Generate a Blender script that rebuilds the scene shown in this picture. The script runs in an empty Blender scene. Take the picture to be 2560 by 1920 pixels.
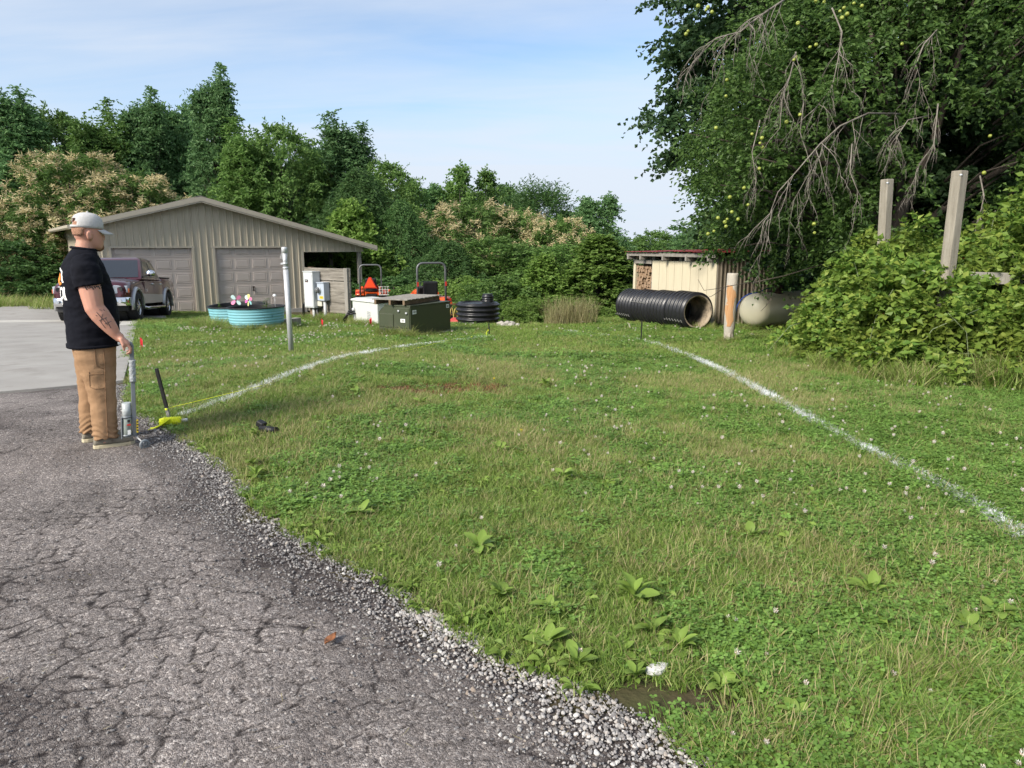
import bpy, bmesh, math, random
import numpy as np
from mathutils import Vector, Matrix, Euler

random.seed(11)
rng = np.random.default_rng(11)
PI = math.pi
R = math.radians
sc = bpy.context.scene
C = sc.collection

# ------------------------------------------------------------------ camera
CAM_H, PITCH, FPX = 1.55, R(11.1), 1775.0          # eye height, downward tilt, focal length in photo pixels
cam = bpy.data.cameras.new('camera')
cam.sensor_width = 36.0
cam.lens = 36.0 * FPX / 2560.0
cam.clip_start, cam.clip_end = 0.05, 12000
cam_o = bpy.data.objects.new('camera', cam)
cam_o.location = (0, 0, CAM_H)
cam_o.rotation_euler = (PI / 2 - PITCH, 0, 0)
C.objects.link(cam_o)
sc.camera = cam_o

# ------------------------------------------------------------------ sky, sun, exposure
SUN_EL, SUN_PHI = R(36), R(44)                     # elevation; degrees round to the left from straight behind the camera
sdir = Vector((-math.sin(SUN_PHI) * math.cos(SUN_EL), -math.cos(SUN_PHI) * math.cos(SUN_EL), math.sin(SUN_EL)))
w = bpy.data.worlds.new('World')
sc.world = w
w.use_nodes = True
nt = w.node_tree
nt.nodes.clear()
N = nt.nodes.new
out = N('ShaderNodeOutputWorld'); bg = N('ShaderNodeBackground'); sky = N('ShaderNodeTexSky')
sky.sky_type = 'NISHITA'; sky.sun_disc = False
sky.sun_elevation = SUN_EL
sky.sun_rotation = math.atan2(sdir.x, sdir.y)
sky.altitude = 200; sky.air_density = 1.0; sky.dust_density = .12; sky.ozone_density = 2.2
tc = N('ShaderNodeTexCoord'); sep = N('ShaderNodeSeparateXYZ')
nt.links.new(tc.outputs['Generated'], sep.inputs[0])
zc = N('ShaderNodeMath'); zc.operation = 'ADD'; zc.inputs[1].default_value = 0.16
nt.links.new(sep.outputs['Z'], zc.inputs[0])
zm = N('ShaderNodeMath'); zm.operation = 'MAXIMUM'; zm.inputs[1].default_value = 0.05
nt.links.new(zc.outputs[0], zm.inputs[0])
dx = N('ShaderNodeMath'); dx.operation = 'DIVIDE'; dy = N('ShaderNodeMath'); dy.operation = 'DIVIDE'
nt.links.new(sep.outputs['X'], dx.inputs[0]); nt.links.new(zm.outputs[0], dx.inputs[1])
nt.links.new(sep.outputs['Y'], dy.inputs[0]); nt.links.new(zm.outputs[0], dy.inputs[1])
cmb = N('ShaderNodeCombineXYZ')
nt.links.new(dx.outputs[0], cmb.inputs[0]); nt.links.new(dy.outputs[0], cmb.inputs[1])
def wnoise(rot, scl, scale, det, rough, dist, off=(0, 0, 0)):
    mp = N('ShaderNodeMapping'); mp.inputs['Rotation'].default_value = (0, 0, rot)
    mp.inputs['Scale'].default_value = (scl[0], scl[1], 1); mp.inputs['Location'].default_value = off
    nz = N('ShaderNodeTexNoise'); nz.inputs['Scale'].default_value = scale; nz.inputs['Detail'].default_value = det
    nz.inputs['Roughness'].default_value = rough; nz.inputs['Distortion'].default_value = dist
    nt.links.new(cmb.outputs[0], mp.inputs[0]); nt.links.new(mp.outputs[0], nz.inputs['Vector'])
    return nz
n1 = wnoise(R(-18), (.5, 1.0), .55, 5, .5, .4, (1.3, .2, 0))
n2 = wnoise(R(-22), (.5, 1.9), 1.6, 7, .55, .5, (.4, 2.0, 0))
ad = N('ShaderNodeMath'); ad.operation = 'MULTIPLY_ADD'; ad.inputs[1].default_value = .45
nt.links.new(n2.outputs['Fac'], ad.inputs[0]); nt.links.new(n1.outputs['Fac'], ad.inputs[2])
rp = N('ShaderNodeValToRGB')
rp.color_ramp.elements[0].position = .47; rp.color_ramp.elements[0].color = (0.04, 0.04, 0.04, 1)
rp.color_ramp.elements[1].position = .78; rp.color_ramp.elements[1].color = (.85, .85, .85, 1)
nt.links.new(ad.outputs[0], rp.inputs[0])
mx = N('ShaderNodeMixRGB'); mx.inputs['Color2'].default_value = (4.15, 4.5, 5.05, 1)
nt.links.new(rp.outputs[0], mx.inputs['Fac']); nt.links.new(sky.outputs[0], mx.inputs['Color1'])
hz = N('ShaderNodeMapRange'); hz.inputs[1].default_value = -.02; hz.inputs[2].default_value = .30; hz.inputs[3].default_value = .88; hz.inputs[4].default_value = 0.0; hz.interpolation_type = 'SMOOTHERSTEP'
nt.links.new(sep.outputs['Z'], hz.inputs[0])
mh = N('ShaderNodeMixRGB'); mh.inputs['Color2'].default_value = (2.75, 3.55, 4.7, 1)          # pale haze low in the sky, all the way round
nt.links.new(hz.outputs[0], mh.inputs['Fac']); nt.links.new(sky.outputs[0], mh.inputs['Color1']); nt.links.new(mh.outputs[0], mx.inputs['Color1'])
nt.links.new(mx.outputs[0], bg.inputs['Color'])
bg.inputs['Strength'].default_value = 0.095
nt.links.new(bg.outputs[0], out.inputs[0])

sl = bpy.data.lights.new('sun', 'SUN'); sl.energy = 3.2; sl.angle = R(20); sl.color = (1, .93, .82)
so = bpy.data.objects.new('sun', sl); so.rotation_euler = sdir.to_track_quat('Z', 'Y').to_euler(); so.location = (-20, -10, 30)
C.objects.link(so)
vs = sc.view_settings
vs.view_transform = 'Standard'; vs.look = 'None'; vs.gamma = 1; vs.exposure = 1.0; vs.use_curve_mapping = False
cy = sc.cycles
cy.max_bounces = 6; cy.diffuse_bounces = 3; cy.glossy_bounces = 3; cy.transmission_bounces = 5; cy.transparent_max_bounces = 6
cy.use_denoising = True; cy.denoiser = 'OPENIMAGEDENOISE'; cy.denoising_input_passes = 'RGB_ALBEDO_NORMAL'; cy.caustics_reflective = False; cy.caustics_refractive = False
cy.sample_clamp_indirect = 6; cy.use_adaptive_sampling = True; cy.adaptive_threshold = .025

# ------------------------------------------------------------------ helpers
def at(px, py, Y):
    """A point of the place at distance Y that lies in the direction of photo position (px, py)."""
    a, b = (px - 1280) / FPX, -(py - 960) / FPX
    d = Vector((a, math.cos(PITCH) + math.sin(PITCH) * b, -math.sin(PITCH) + math.cos(PITCH) * b))
    return Vector((0, 0, CAM_H)) + d * (Y / d.y)

def sg(t): return 1 / (1 + np.exp(-np.clip(t, -40, 40)))
def spl(t): return np.where(t > 30, t, np.log1p(np.exp(np.minimum(t, 30))))
def terr(x, y):
    """Height of the land."""
    x = np.asarray(x, float); y = np.asarray(y, float)
    t = np.minimum(y, 70) - 5
    z = -.02 * (t + np.sqrt(t * t + 4))
    z = z + .18 * np.exp(-(((x + 2.2) / 2.0) ** 2 + ((y - 9) / 2.8) ** 2))
    y0 = 19.4 + 11 * sg(-(x + 4) / .8) + 6 * sg((x - 2.5) / .35)
    d = .25 * spl((y - y0) * 2.5) / 2.5
    z = z - 5 * (1 - np.exp(-d / 5))
    z = z + .35 * sg(-(x + 14.2) / .7) * sg((y - 22) / 1.0)
    z = z - .02 * spl((np.minimum(y, 70) - 19) * 2) / 2 * sg(-(x + 6.2) / .6)
    z = z - np.where(y > 80, 25 * (1 - np.exp(-(np.maximum(y, 80) - 80) / 150)), 0)
    return z
def tz(x, y): return float(terr(x, y))

EDGE = np.array([(2.0, 0.0), (.62, 1.89), (.47, 2.08), (.31, 2.22), (.18, 2.34), (.02, 2.47), (-.16, 2.64), (-.38, 2.84), (-.61, 3.14), (-.92, 3.41),
                 (-1.13, 3.61), (-1.58, 4.15), (-1.94, 4.78), (-2.4, 5.26), (-2.8, 5.79), (-3.27, 6.3), (-3.87, 7.06), (-4.59, 8.3), (-6.1, 11.17), (-11.1, 21.05)])
def xe(y): return np.interp(y, EDGE[:, 1], EDGE[:, 0], left=4.5)      # edge between the drive (left) and the lawn (right)

class Lattice:
    """Smooth value noise for building relief and patches."""
    def __init__(s, seed): s.g = np.random.default_rng(seed).random((256, 256))
    def __call__(s, x, y):
        x = np.asarray(x, float); y = np.asarray(y, float)
        xi = np.floor(x).astype(int); yi = np.floor(y).astype(int)
        fx = x - xi; fy = y - yi
        fx = fx * fx * (3 - 2 * fx); fy = fy * fy * (3 - 2 * fy)
        g = s.g; a = xi & 255; b = (xi + 1) & 255; c = yi & 255; d = (yi + 1) & 255
        return (g[a, c] * (1 - fx) + g[b, c] * fx) * (1 - fy) + (g[a, d] * (1 - fx) + g[b, d] * fx) * fy
    def fbm(s, x, y, o=4):
        r = 0; amp = .5; tot = 0
        for k in range(o):
            r = r + amp * s(x * 2 ** k + 17.3 * k, y * 2 ** k + 5.1 * k); tot += amp; amp *= .5
        return r / tot
L1, L2, L3 = Lattice(1), Lattice(2), Lattice(3)

def worley(x, y, seed=5):
    """Distances to the two nearest of a set of scattered points (unit cells)."""
    g = np.random.default_rng(seed).random((64, 64, 2))
    xi = np.floor(x).astype(int); yi = np.floor(y).astype(int)
    f1 = np.full(x.shape, 9.); f2 = np.full(x.shape, 9.)
    for a in (-1, 0, 1):
        for b in (-1, 0, 1):
            cx, cy_ = xi + a, yi + b
            p = g[cx & 63, cy_ & 63]
            d = np.hypot(cx + p[..., 0] - x, cy_ + p[..., 1] - y)
            nf1 = np.minimum(f1, d)
            f2 = np.minimum(f2, np.maximum(f1, d)); f1 = nf1
    return f1, f2

# ---- objects
def props(o, label=None, cat=None, group=None, kind=None):
    if label: o['label'] = label
    if cat: o['category'] = cat
    if group: o['group'] = group
    if kind: o['kind'] = kind
    return o
def thing(name, label, cat, loc=(0, 0, 0), rz=0, group=None, tilt=(0, 0)):
    o = bpy.data.objects.new(name, None); o.empty_display_size = .2
    C.objects.link(o); o.location = loc; o.rotation_euler = (tilt[0], tilt[1], rz)
    return props(o, label, cat, group)
def link(name, me, parent=None, loc=None, rot=None, scl=None):
    o = bpy.data.objects.new(name, me); C.objects.link(o)
    if parent is not None: o.parent = parent
    if loc is not None: o.location = loc
    if rot is not None: o.rotation_euler = rot
    if scl is not None: o.scale = scl
    return o
def copy_tree(o, parent=None):
    c = o.copy(); C.objects.link(c); c.parent = parent
    for ch in list(o.children): copy_tree(ch, c)
    return c

def np_mesh(name, V, Q, mats=(), smooth=False, mi=None):
    """A mesh from vertex and (tri or quad) index arrays, fast."""
    me = bpy.data.meshes.new(name)
    V = np.asarray(V, np.float32); Q = np.asarray(Q, np.int32); k = Q.shape[1]
    me.vertices.add(len(V)); me.vertices.foreach_set('co', V.ravel())
    me.loops.add(Q.size); me.loops.foreach_set('vertex_index', Q.ravel())
    me.polygons.add(len(Q)); me.polygons.foreach_set('loop_start', np.arange(0, Q.size, k, dtype=np.int32))
    me.polygons.foreach_set('use_smooth', np.full(len(Q), smooth))
    if mi is not None: me.polygons.foreach_set('material_index', np.asarray(mi, np.int32))
    for m in (mats if isinstance(mats, (list, tuple)) else [mats]): me.materials.append(m)
    me.update(calc_edges=True); me.validate()
    return me

class MB:
    """Collects boxes, tubes, lathes and prisms into one mesh."""
    def __init__(s): s.v = []; s.f = []; s.mi = []; s.sm = []
    def add(s, V, F, mi=0, smooth=False, M=None):
        n = len(s.v)
        for p in V: s.v.append(tuple(M @ Vector(p)) if M is not None else tuple(p))
        for f in F: s.f.append(tuple(i + n for i in f)); s.mi.append(mi); s.sm.append(smooth)
        return s
    def box(s, c, size, rz=0, mi=0, rot=None, taper=1.0):
        hx, hy, hz = size[0] / 2, size[1] / 2, size[2] / 2
        V = [(sx * hx * (taper if sz > 0 else 1), sy * hy * (taper if sz > 0 else 1), sz * hz) for sz in (-1, 1) for sy in (-1, 1) for sx in (-1, 1)]
        F = [(0, 2, 3, 1), (4, 5, 7, 6), (0, 1, 5, 4), (2, 6, 7, 3), (0, 4, 6, 2), (1, 3, 7, 5)]
        M = Matrix.Translation(c) @ (Euler(rot).to_matrix().to_4x4() if rot else Matrix.Rotation(rz, 4, 'Z'))
        return s.add(V, F, mi, False, M)
    def span(s, a, b, mi=0):
        return s.box([(a[i] + b[i]) / 2 for i in range(3)], [abs(b[i] - a[i]) for i in range(3)], 0, mi)
    def bar(s, p, q, w, h, mi=0, up=(0, 0, 1)):
        p, q = Vector(p), Vector(q); d = q - p
        x = d.normalized(); u = Vector(up)
        if abs(x.dot(u)) > .98: u = Vector((0, 1, 0))
        y = u.cross(x).normalized(); z = x.cross(y)
        M = Matrix((x, y, z)).transposed().to_4x4(); M.translation = (p + q) / 2
        hx, hy, hz = d.length / 2, w / 2, h / 2
        V = [(a * hx, b * hy, c * hz) for c in (-1, 1) for b in (-1, 1) for a in (-1, 1)]
        return s.add(V, [(0, 2, 3, 1), (4, 5, 7, 6), (0, 1, 5, 4), (2, 6, 7, 3), (0, 4, 6, 2), (1, 3, 7, 5)], mi, False, M)
    def loft(s, rings, mi=0, smooth=True, caps=True, close=True):
        n = len(rings[0]); b = len(s.v)
        for r in rings:
            for p in r: s.v.append(tuple(p))
        for i in range(len(rings) - 1):
            for j in range(n if close else n - 1):
                k = (j + 1) % n
                s.f.append((b + i * n + j, b + i * n + k, b + (i + 1) * n + k, b + (i + 1) * n + j)); s.mi.append(mi); s.sm.append(smooth)
        if caps:
            s.f.append(tuple(b + j for j in range(n))[::-1]); s.mi.append(mi); s.sm.append(False)
            e = b + (len(rings) - 1) * n
            s.f.append(tuple(e + j for j in range(n))); s.mi.append(mi); s.sm.append(False)
        return s
    def tube(s, path, r, n=8, mi=0, caps=True, smooth=True, flat=1.0):
        P = [Vector(p) for p in path]; rings = []
        rr = r if isinstance(r, (list, tuple)) else [r] * len(P)
        ref = None
        for i, p in enumerate(P):
            d = (P[min(i + 1, len(P) - 1)] - P[max(i - 1, 0)]).normalized()
            if ref is None:
                ref = Vector((0, 0, 1)) if abs(d.z) < .9 else Vector((1, 0, 0))
            u = (ref - d * ref.dot(d)).normalized(); v = d.cross(u); ref = u
            rings.append([p + (u * math.cos(2 * PI * k / n) + v * flat * math.sin(2 * PI * k / n)) * rr[i] for k in range(n)])
        return s.loft(rings, mi, smooth, caps)
    def cyl(s, p, q, r0, r1=None, n=16, mi=0, caps=True, smooth=True):
        return s.tube([p, q], [r0, r0 if r1 is None else r1], n, mi, caps, smooth)
    def lathe(s, prof, n=24, mi=0, M=None, smooth=True, caps=False):
        rings = []
        for (r, z) in prof:
            ring = [Vector((r * math.cos(2 * PI * k / n), r * math.sin(2 * PI * k / n), z)) for k in range(n)]
            rings.append([M @ p for p in ring] if M is not None else ring)
        return s.loft(rings, mi, smooth, caps)
    def prism(s, poly, y0, y1, mi=0, M=None, axis='y'):
        n = len(poly)
        if axis == 'y': V = [(a, y0, b) for a, b in poly] + [(a, y1, b) for a, b in poly]
        elif axis == 'x': V = [(y0, a, b) for a, b in poly] + [(y1, a, b) for a, b in poly]
        else: V = [(a, b, y0) for a, b in poly] + [(a, b, y1) for a, b in poly]
        F = [tuple(range(n)), tuple(range(2 * n - 1, n - 1, -1))] + [(i, i + n, (i + 1) % n + n, (i + 1) % n) for i in range(n)]
        return s.add(V, F, mi, False, M)
    def ball(s, c, r, n=10, m=6, mi=0, smooth=True, M=None):
        rx, ry, rz = r if isinstance(r, (list, tuple)) else (r, r, r)
        rings = []
        for i in range(m + 1):
            t = -PI / 2 + PI * (i / m); t = max(min(t, PI / 2 - .02), -PI / 2 + .02)
            ring = [Vector((c[0] + rx * math.cos(t) * math.cos(2 * PI * k / n), c[1] + ry * math.cos(t) * math.sin(2 * PI * k / n), c[2] + rz * math.sin(t))) for k in range(n)]
            rings.append([M @ p for p in ring] if M is not None else ring)
        return s.loft(rings, mi, smooth, True)
    def mesh(s, name, mats):
        me = bpy.data.meshes.new(name); me.from_pydata(s.v, [], s.f)
        for m in (mats if isinstance(mats, (list, tuple)) else [mats]): me.materials.append(m)
        me.polygons.foreach_set('material_index', s.mi); me.polygons.foreach_set('use_smooth', s.sm)
        bm = bmesh.new(); bm.from_mesh(me); bmesh.ops.recalc_face_normals(bm, faces=bm.faces); bm.to_mesh(me); bm.free()
        me.update(); return me
    def build(s, name, mats, parent=None, bevel=0, seg=2, loc=None, rot=None):
        o = link(name, s.mesh(name, mats), parent, loc, rot)
        if bevel:
            b = o.modifiers.new('edge', 'BEVEL'); b.width = bevel; b.segments = seg; b.limit_method = 'ANGLE'; b.angle_limit = R(35)
        return o

def bake(o):
    """Apply an object's modifiers to its mesh."""
    dg = bpy.context.evaluated_depsgraph_get(); dg.update()
    me = bpy.data.meshes.new_from_object(o.evaluated_get(dg))
    o.modifiers.clear(); old = o.data; o.data = me
    if old.users == 0: bpy.data.meshes.remove(old)
    return o
def cut(o, mb):
    """Cut the builder's solid out of an object."""
    c = mb.build('cutter', [], None); c.matrix_world = o.matrix_world
    m = o.modifiers.new('cut', 'BOOLEAN'); m.object = c; m.operation = 'DIFFERENCE'; m.solver = 'EXACT'
    bpy.context.view_layer.update(); bake(o)
    me = c.data; bpy.data.objects.remove(c); bpy.data.meshes.remove(me)
    return o

# ---- materials
def newmat(name):
    m = bpy.data.materials.new(name); m.use_nodes = True
    t = m.node_tree; t.nodes.clear()
    o = t.nodes.new('ShaderNodeOutputMaterial'); b = t.nodes.new('ShaderNodeBsdfPrincipled')
    t.links.new(b.outputs[0], o.inputs['Surface'])
    return m, t, b, o
def mat(name, col, rough=.6, metal=0, var=.14, vs=6, bump=0, bs=80, spec=.4, coat=0, col2=None, stretch=(1, 1, 1), trans=0, ior=1.45, dirt=None, ds=2.0, dlo=.5, dhi=.75):
    """Base colour varied by noise, optional second colour, fine bump and patches of dirt."""
    m, t, b, o = newmat(name); n = t.nodes.new; l = t.links.new
    co = n('ShaderNodeTexCoord'); mp = n('ShaderNodeMapping'); mp.inputs['Scale'].default_value = stretch
    l(co.outputs['Object'], mp.inputs[0])
    nz = n('ShaderNodeTexNoise'); nz.inputs['Scale'].default_value = vs; nz.inputs['Detail'].default_value = 6; nz.inputs['Roughness'].default_value = .6
    l(mp.outputs[0], nz.inputs['Vector'])
    mxn = n('ShaderNodeMixRGB')
    c2 = col2 or tuple(c * (1 + var) for c in col); c1 = col if col2 else tuple(c * (1 - var) for c in col)
    mxn.inputs['Color1'].default_value = (*c1, 1); mxn.inputs['Color2'].default_value = (*c2, 1)
    rpn = n('ShaderNodeMapRange'); rpn.inputs[1].default_value = .3; rpn.inputs[2].default_value = .7
    l(nz.outputs['Fac'], rpn.inputs[0]); l(rpn.outputs[0], mxn.inputs['Fac'])
    last = mxn.outputs[0]
    if dirt:
        dz = n('ShaderNodeTexNoise'); dz.inputs['Scale'].default_value = ds; dz.inputs['Detail'].default_value = 8; dz.inputs['Roughness'].default_value = .65
        l(mp.outputs[0], dz.inputs['Vector'])
        dr = n('ShaderNodeMapRange'); dr.inputs[1].default_value = dlo; dr.inputs[2].default_value = dhi
        l(dz.outputs['Fac'], dr.inputs[0])
        dm = n('ShaderNodeMixRGB'); dm.inputs['Color2'].default_value = (*dirt, 1)
        l(dr.outputs[0], dm.inputs['Fac']); l(last, dm.inputs['Color1']); last = dm.outputs[0]
    l(last, b.inputs['Base Color'])
    b.inputs['Roughness'].default_value = rough; b.inputs['Metallic'].default_value = metal
    b.inputs['Specular IOR Level'].default_value = spec; b.inputs['Coat Weight'].default_value = coat; b.inputs['Coat Roughness'].default_value = .06
    if trans: b.inputs['Transmission Weight'].default_value = trans; b.inputs['IOR'].default_value = ior
    if bump:
        bz = n('ShaderNodeTexNoise'); bz.inputs['Scale'].default_value = bs; bz.inputs['Detail'].default_value = 5
        l(mp.outputs[0], bz.inputs['Vector'])
        bp = n('ShaderNodeBump'); bp.inputs['Strength'].default_value = bump; bp.inputs['Distance'].default_value = .02
        l(bz.outputs['Fac'], bp.inputs['Height']); l(bp.outputs[0], b.inputs['Normal'])
    return m
def leafmat(name, cols, trans=.3, rough=.55, patch=None, pscale=.35, obj=.25, spec=.3):
    """Leaf or blade material: each separate leaf takes its own shade; each plant differs a little; optional patches over the land."""
    m, t, b, o = newmat(name); n = t.nodes.new; l = t.links.new
    g = n('ShaderNodeNewGeometry'); rp = n('ShaderNodeValToRGB'); cr = rp.color_ramp
    while len(cr.elements) < len(cols): cr.elements.new(.5)
    for i, c in enumerate(cols):
        cr.elements[i].position = i / (len(cols) - 1); cr.elements[i].color = (*c, 1)
    l(g.outputs['Random Per Island'], rp.inputs[0])
    last = rp.outputs[0]
    if patch:
        nz = n('ShaderNodeTexNoise'); nz.inputs['Scale'].default_value = pscale; nz.inputs['Detail'].default_value = 4
        l(g.outputs['Position'], nz.inputs['Vector'])
        mr = n('ShaderNodeMapRange'); mr.inputs[1].default_value = .42; mr.inputs[2].default_value = .68; mr.inputs[4].default_value = .75
        l(nz.outputs['Fac'], mr.inputs[0])
        mm = n('ShaderNodeMixRGB'); mm.inputs['Color2'].default_value = (*patch, 1)
        l(mr.outputs[0], mm.inputs['Fac']); l(last, mm.inputs['Color1']); last = mm.outputs[0]
    oi = n('ShaderNodeObjectInfo'); hv = n('ShaderNodeHueSaturation')
    mv = n('ShaderNodeMapRange'); mv.inputs[3].default_value = 1 - obj; mv.inputs[4].default_value = 1 + obj
    l(oi.outputs['Random'], mv.inputs[0]); l(mv.outputs[0], hv.inputs['Value']); l(last, hv.inputs['Color'])
    l(hv.outputs[0], b.inputs['Base Color'])
    b.inputs['Roughness'].default_value = rough; b.inputs['Specular IOR Level'].default_value = spec
    if trans:
        tr = n('ShaderNodeBsdfTranslucent'); ms = n('ShaderNodeMixShader'); ms.inputs[0].default_value = trans
        l(hv.outputs[0], tr.inputs['Color']); l(b.outputs[0], ms.inputs[1]); l(tr.outputs[0], ms.inputs[2]); l(ms.outputs[0], o.inputs['Surface'])
    return m
# ================================================================== THE LAND
M_soil = mat('soil', (.060, .062, .026), .95, var=.25, vs=3, bump=.6, bs=30, col2=(.078, .058, .036), spec=.1)
xs = np.unique(np.concatenate([-np.geomspace(60, 7000, 24), np.linspace(-60, -16, 45), np.arange(-16, 12.01, .25), np.linspace(12, 60, 45), np.geomspace(60, 7000, 24)]))
ys = np.unique(np.concatenate([np.linspace(-40, -3, 20), np.arange(-3, 31, .25), np.linspace(31, 90, 60), np.geomspace(90, 6000, 40)]))
X, Y = np.meshgrid(xs, ys); Z = terr(X, Y) - np.where((X < xe(Y) - .1) & (Y < 27), .02, 0)
Z = Z + np.where((np.abs(X) < 12) & (Y < 25), .02 * (L1.fbm(X * 1.3, Y * 1.3) - .5), 0)
idx = np.arange(X.size).reshape(X.shape)
Q = np.stack([idx[:-1, :-1], idx[:-1, 1:], idx[1:, 1:], idx[1:, :-1]], -1).reshape(-1, 4)
ground = link('ground', np_mesh('ground', np.stack([X, Y, Z], -1).reshape(-1, 3), Q, M_soil, True))
props(ground, kind='structure')

# distant wooded ridge
M_hill = mat('far woods', (.035, .06, .03), .95, var=.35, vs=.02, spec=.05)
hx = np.linspace(-3500, 4500, 160); hy = np.linspace(2600, 4200, 14)
X, Y = np.meshgrid(hx, hy)
prof = np.sin((Y - 2600) / 1600 * PI)
Z = -26 + prof * (30 + 26 * L2.fbm(X / 700, Y / 900) + 6 * L3.fbm(X / 60, Y / 60))
idx = np.arange(X.size).reshape(X.shape)
Q = np.stack([idx[:-1, :-1], idx[:-1, 1:], idx[1:, 1:], idx[1:, :-1]], -1).reshape(-1, 4)
props(link('hills', np_mesh('hills', np.stack([X, Y, Z], -1).reshape(-1, 3), Q, M_hill, True)), kind='structure')

# ------------------------------------------------------------------ the broken asphalt drive
def asphalt_mat():
    m, t, b, o = newmat('worn asphalt'); n = t.nodes.new; l = t.links.new
    co = n('ShaderNodeTexCoord')
    v1 = n('ShaderNodeTexVoronoi'); v1.inputs['Scale'].default_value = 105; l(co.outputs['Object'], v1.inputs['Vector'])
    v2 = n('ShaderNodeTexVoronoi'); v2.inputs['Scale'].default_value = 260; l(co.outputs['Object'], v2.inputs['Vector'])
    s1 = n('ShaderNodeSeparateColor'); l(v1.outputs['Color'], s1.inputs[0])
    s2 = n('ShaderNodeSeparateColor'); l(v2.outputs['Color'], s2.inputs[0])
    r1 = n('ShaderNodeValToRGB'); e = r1.color_ramp.elements
    e[0].position = 0; e[0].color = (.070, .060, .056, 1); e[1].position = 1; e[1].color = (.58, .53, .49, 1)
    k = e.new(.45); k.color = (.150, .130, .120, 1); k = e.new(.82); k.color = (.265, .234, .218, 1)
    l(s1.outputs[0], r1.inputs[0])
    r2 = n('ShaderNodeValToRGB'); e = r2.color_ramp.elements
    e[0].color = (.078, .067, .062, 1); e[1].color = (.44, .395, .37, 1); k = e.new(.6); k.color = (.185, .160, .148, 1)
    l(s2.outputs[1], r2.inputs[0])
    mx1 = n('ShaderNodeMixRGB'); mx1.inputs[0].default_value = .5; l(r1.outputs[0], mx1.inputs[1]); l(r2.outputs[0], mx1.inputs[2])
    nz = n('ShaderNodeTexNoise'); nz.inputs['Scale'].default_value = 1.4; nz.inputs['Detail'].default_value = 6; l(co.outputs['Object'], nz.inputs['Vector'])
    mr = n('ShaderNodeMapRange'); mr.inputs[1].default_value = .35; mr.inputs[2].default_value = .65; mr.inputs[3].default_value = .82; mr.inputs[4].default_value = 1.3
    l(nz.outputs['Fac'], mr.inputs[0])
    hs = n('ShaderNodeHueSaturation'); l(mx1.outputs[0], hs.inputs['Color']); l(mr.outputs[0], hs.inputs['Value'])
    at1 = n('ShaderNodeAttribute'); at1.attribute_name = 'crack'
    mx2 = n('ShaderNodeMixRGB'); mx2.inputs[2].default_value = (.024, .019, .018, 1)
    l(at1.outputs['Fac'], mx2.inputs[0]); l(hs.outputs[0], mx2.inputs[1])
    at2 = n('ShaderNodeAttribute'); at2.attribute_name = 'loose'
    mm = n('ShaderNodeMath'); mm.operation = 'MULTIPLY'; mm.inputs[1].default_value = .80; l(at2.outputs['Fac'], mm.inputs[0])
    mx3 = n('ShaderNodeMixRGB'); mx3.inputs[2].default_value = (.052, .042, .040, 1)
    l(mm.outputs[0], mx3.inputs[0]); l(mx2.outputs[0], mx3.inputs[1])
    l(mx3.outputs[0], b.inputs['Base Color']); b.inputs['Roughness'].default_value = .9; b.inputs['Specular IOR Level'].default_value = .25
    bp = n('ShaderNodeBump'); bp.inputs['Strength'].default_value = .7; bp.inputs['Distance'].default_value = .006
    ad = n('ShaderNodeMath'); ad.operation = 'ADD'; l(v1.outputs['Distance'], ad.inputs[0]); l(v2.outputs['Distance'], ad.inputs[1])
    iv = n('ShaderNodeMath'); iv.operation = 'MULTIPLY'; iv.inputs[1].default_value = -1; l(ad.outputs[0], iv.inputs[0])
    l(iv.outputs[0], bp.inputs['Height']); l(bp.outputs[0], b.inputs['Normal'])
    return m
M_asph = asphalt_mat()
def conc_edge(x): return 8.61 + .663 * (x + 4.84) + .12 * (L2.fbm(x * 2.2, x * 0 + 3.3) - .5)   # where the asphalt stops at the concrete
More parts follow.
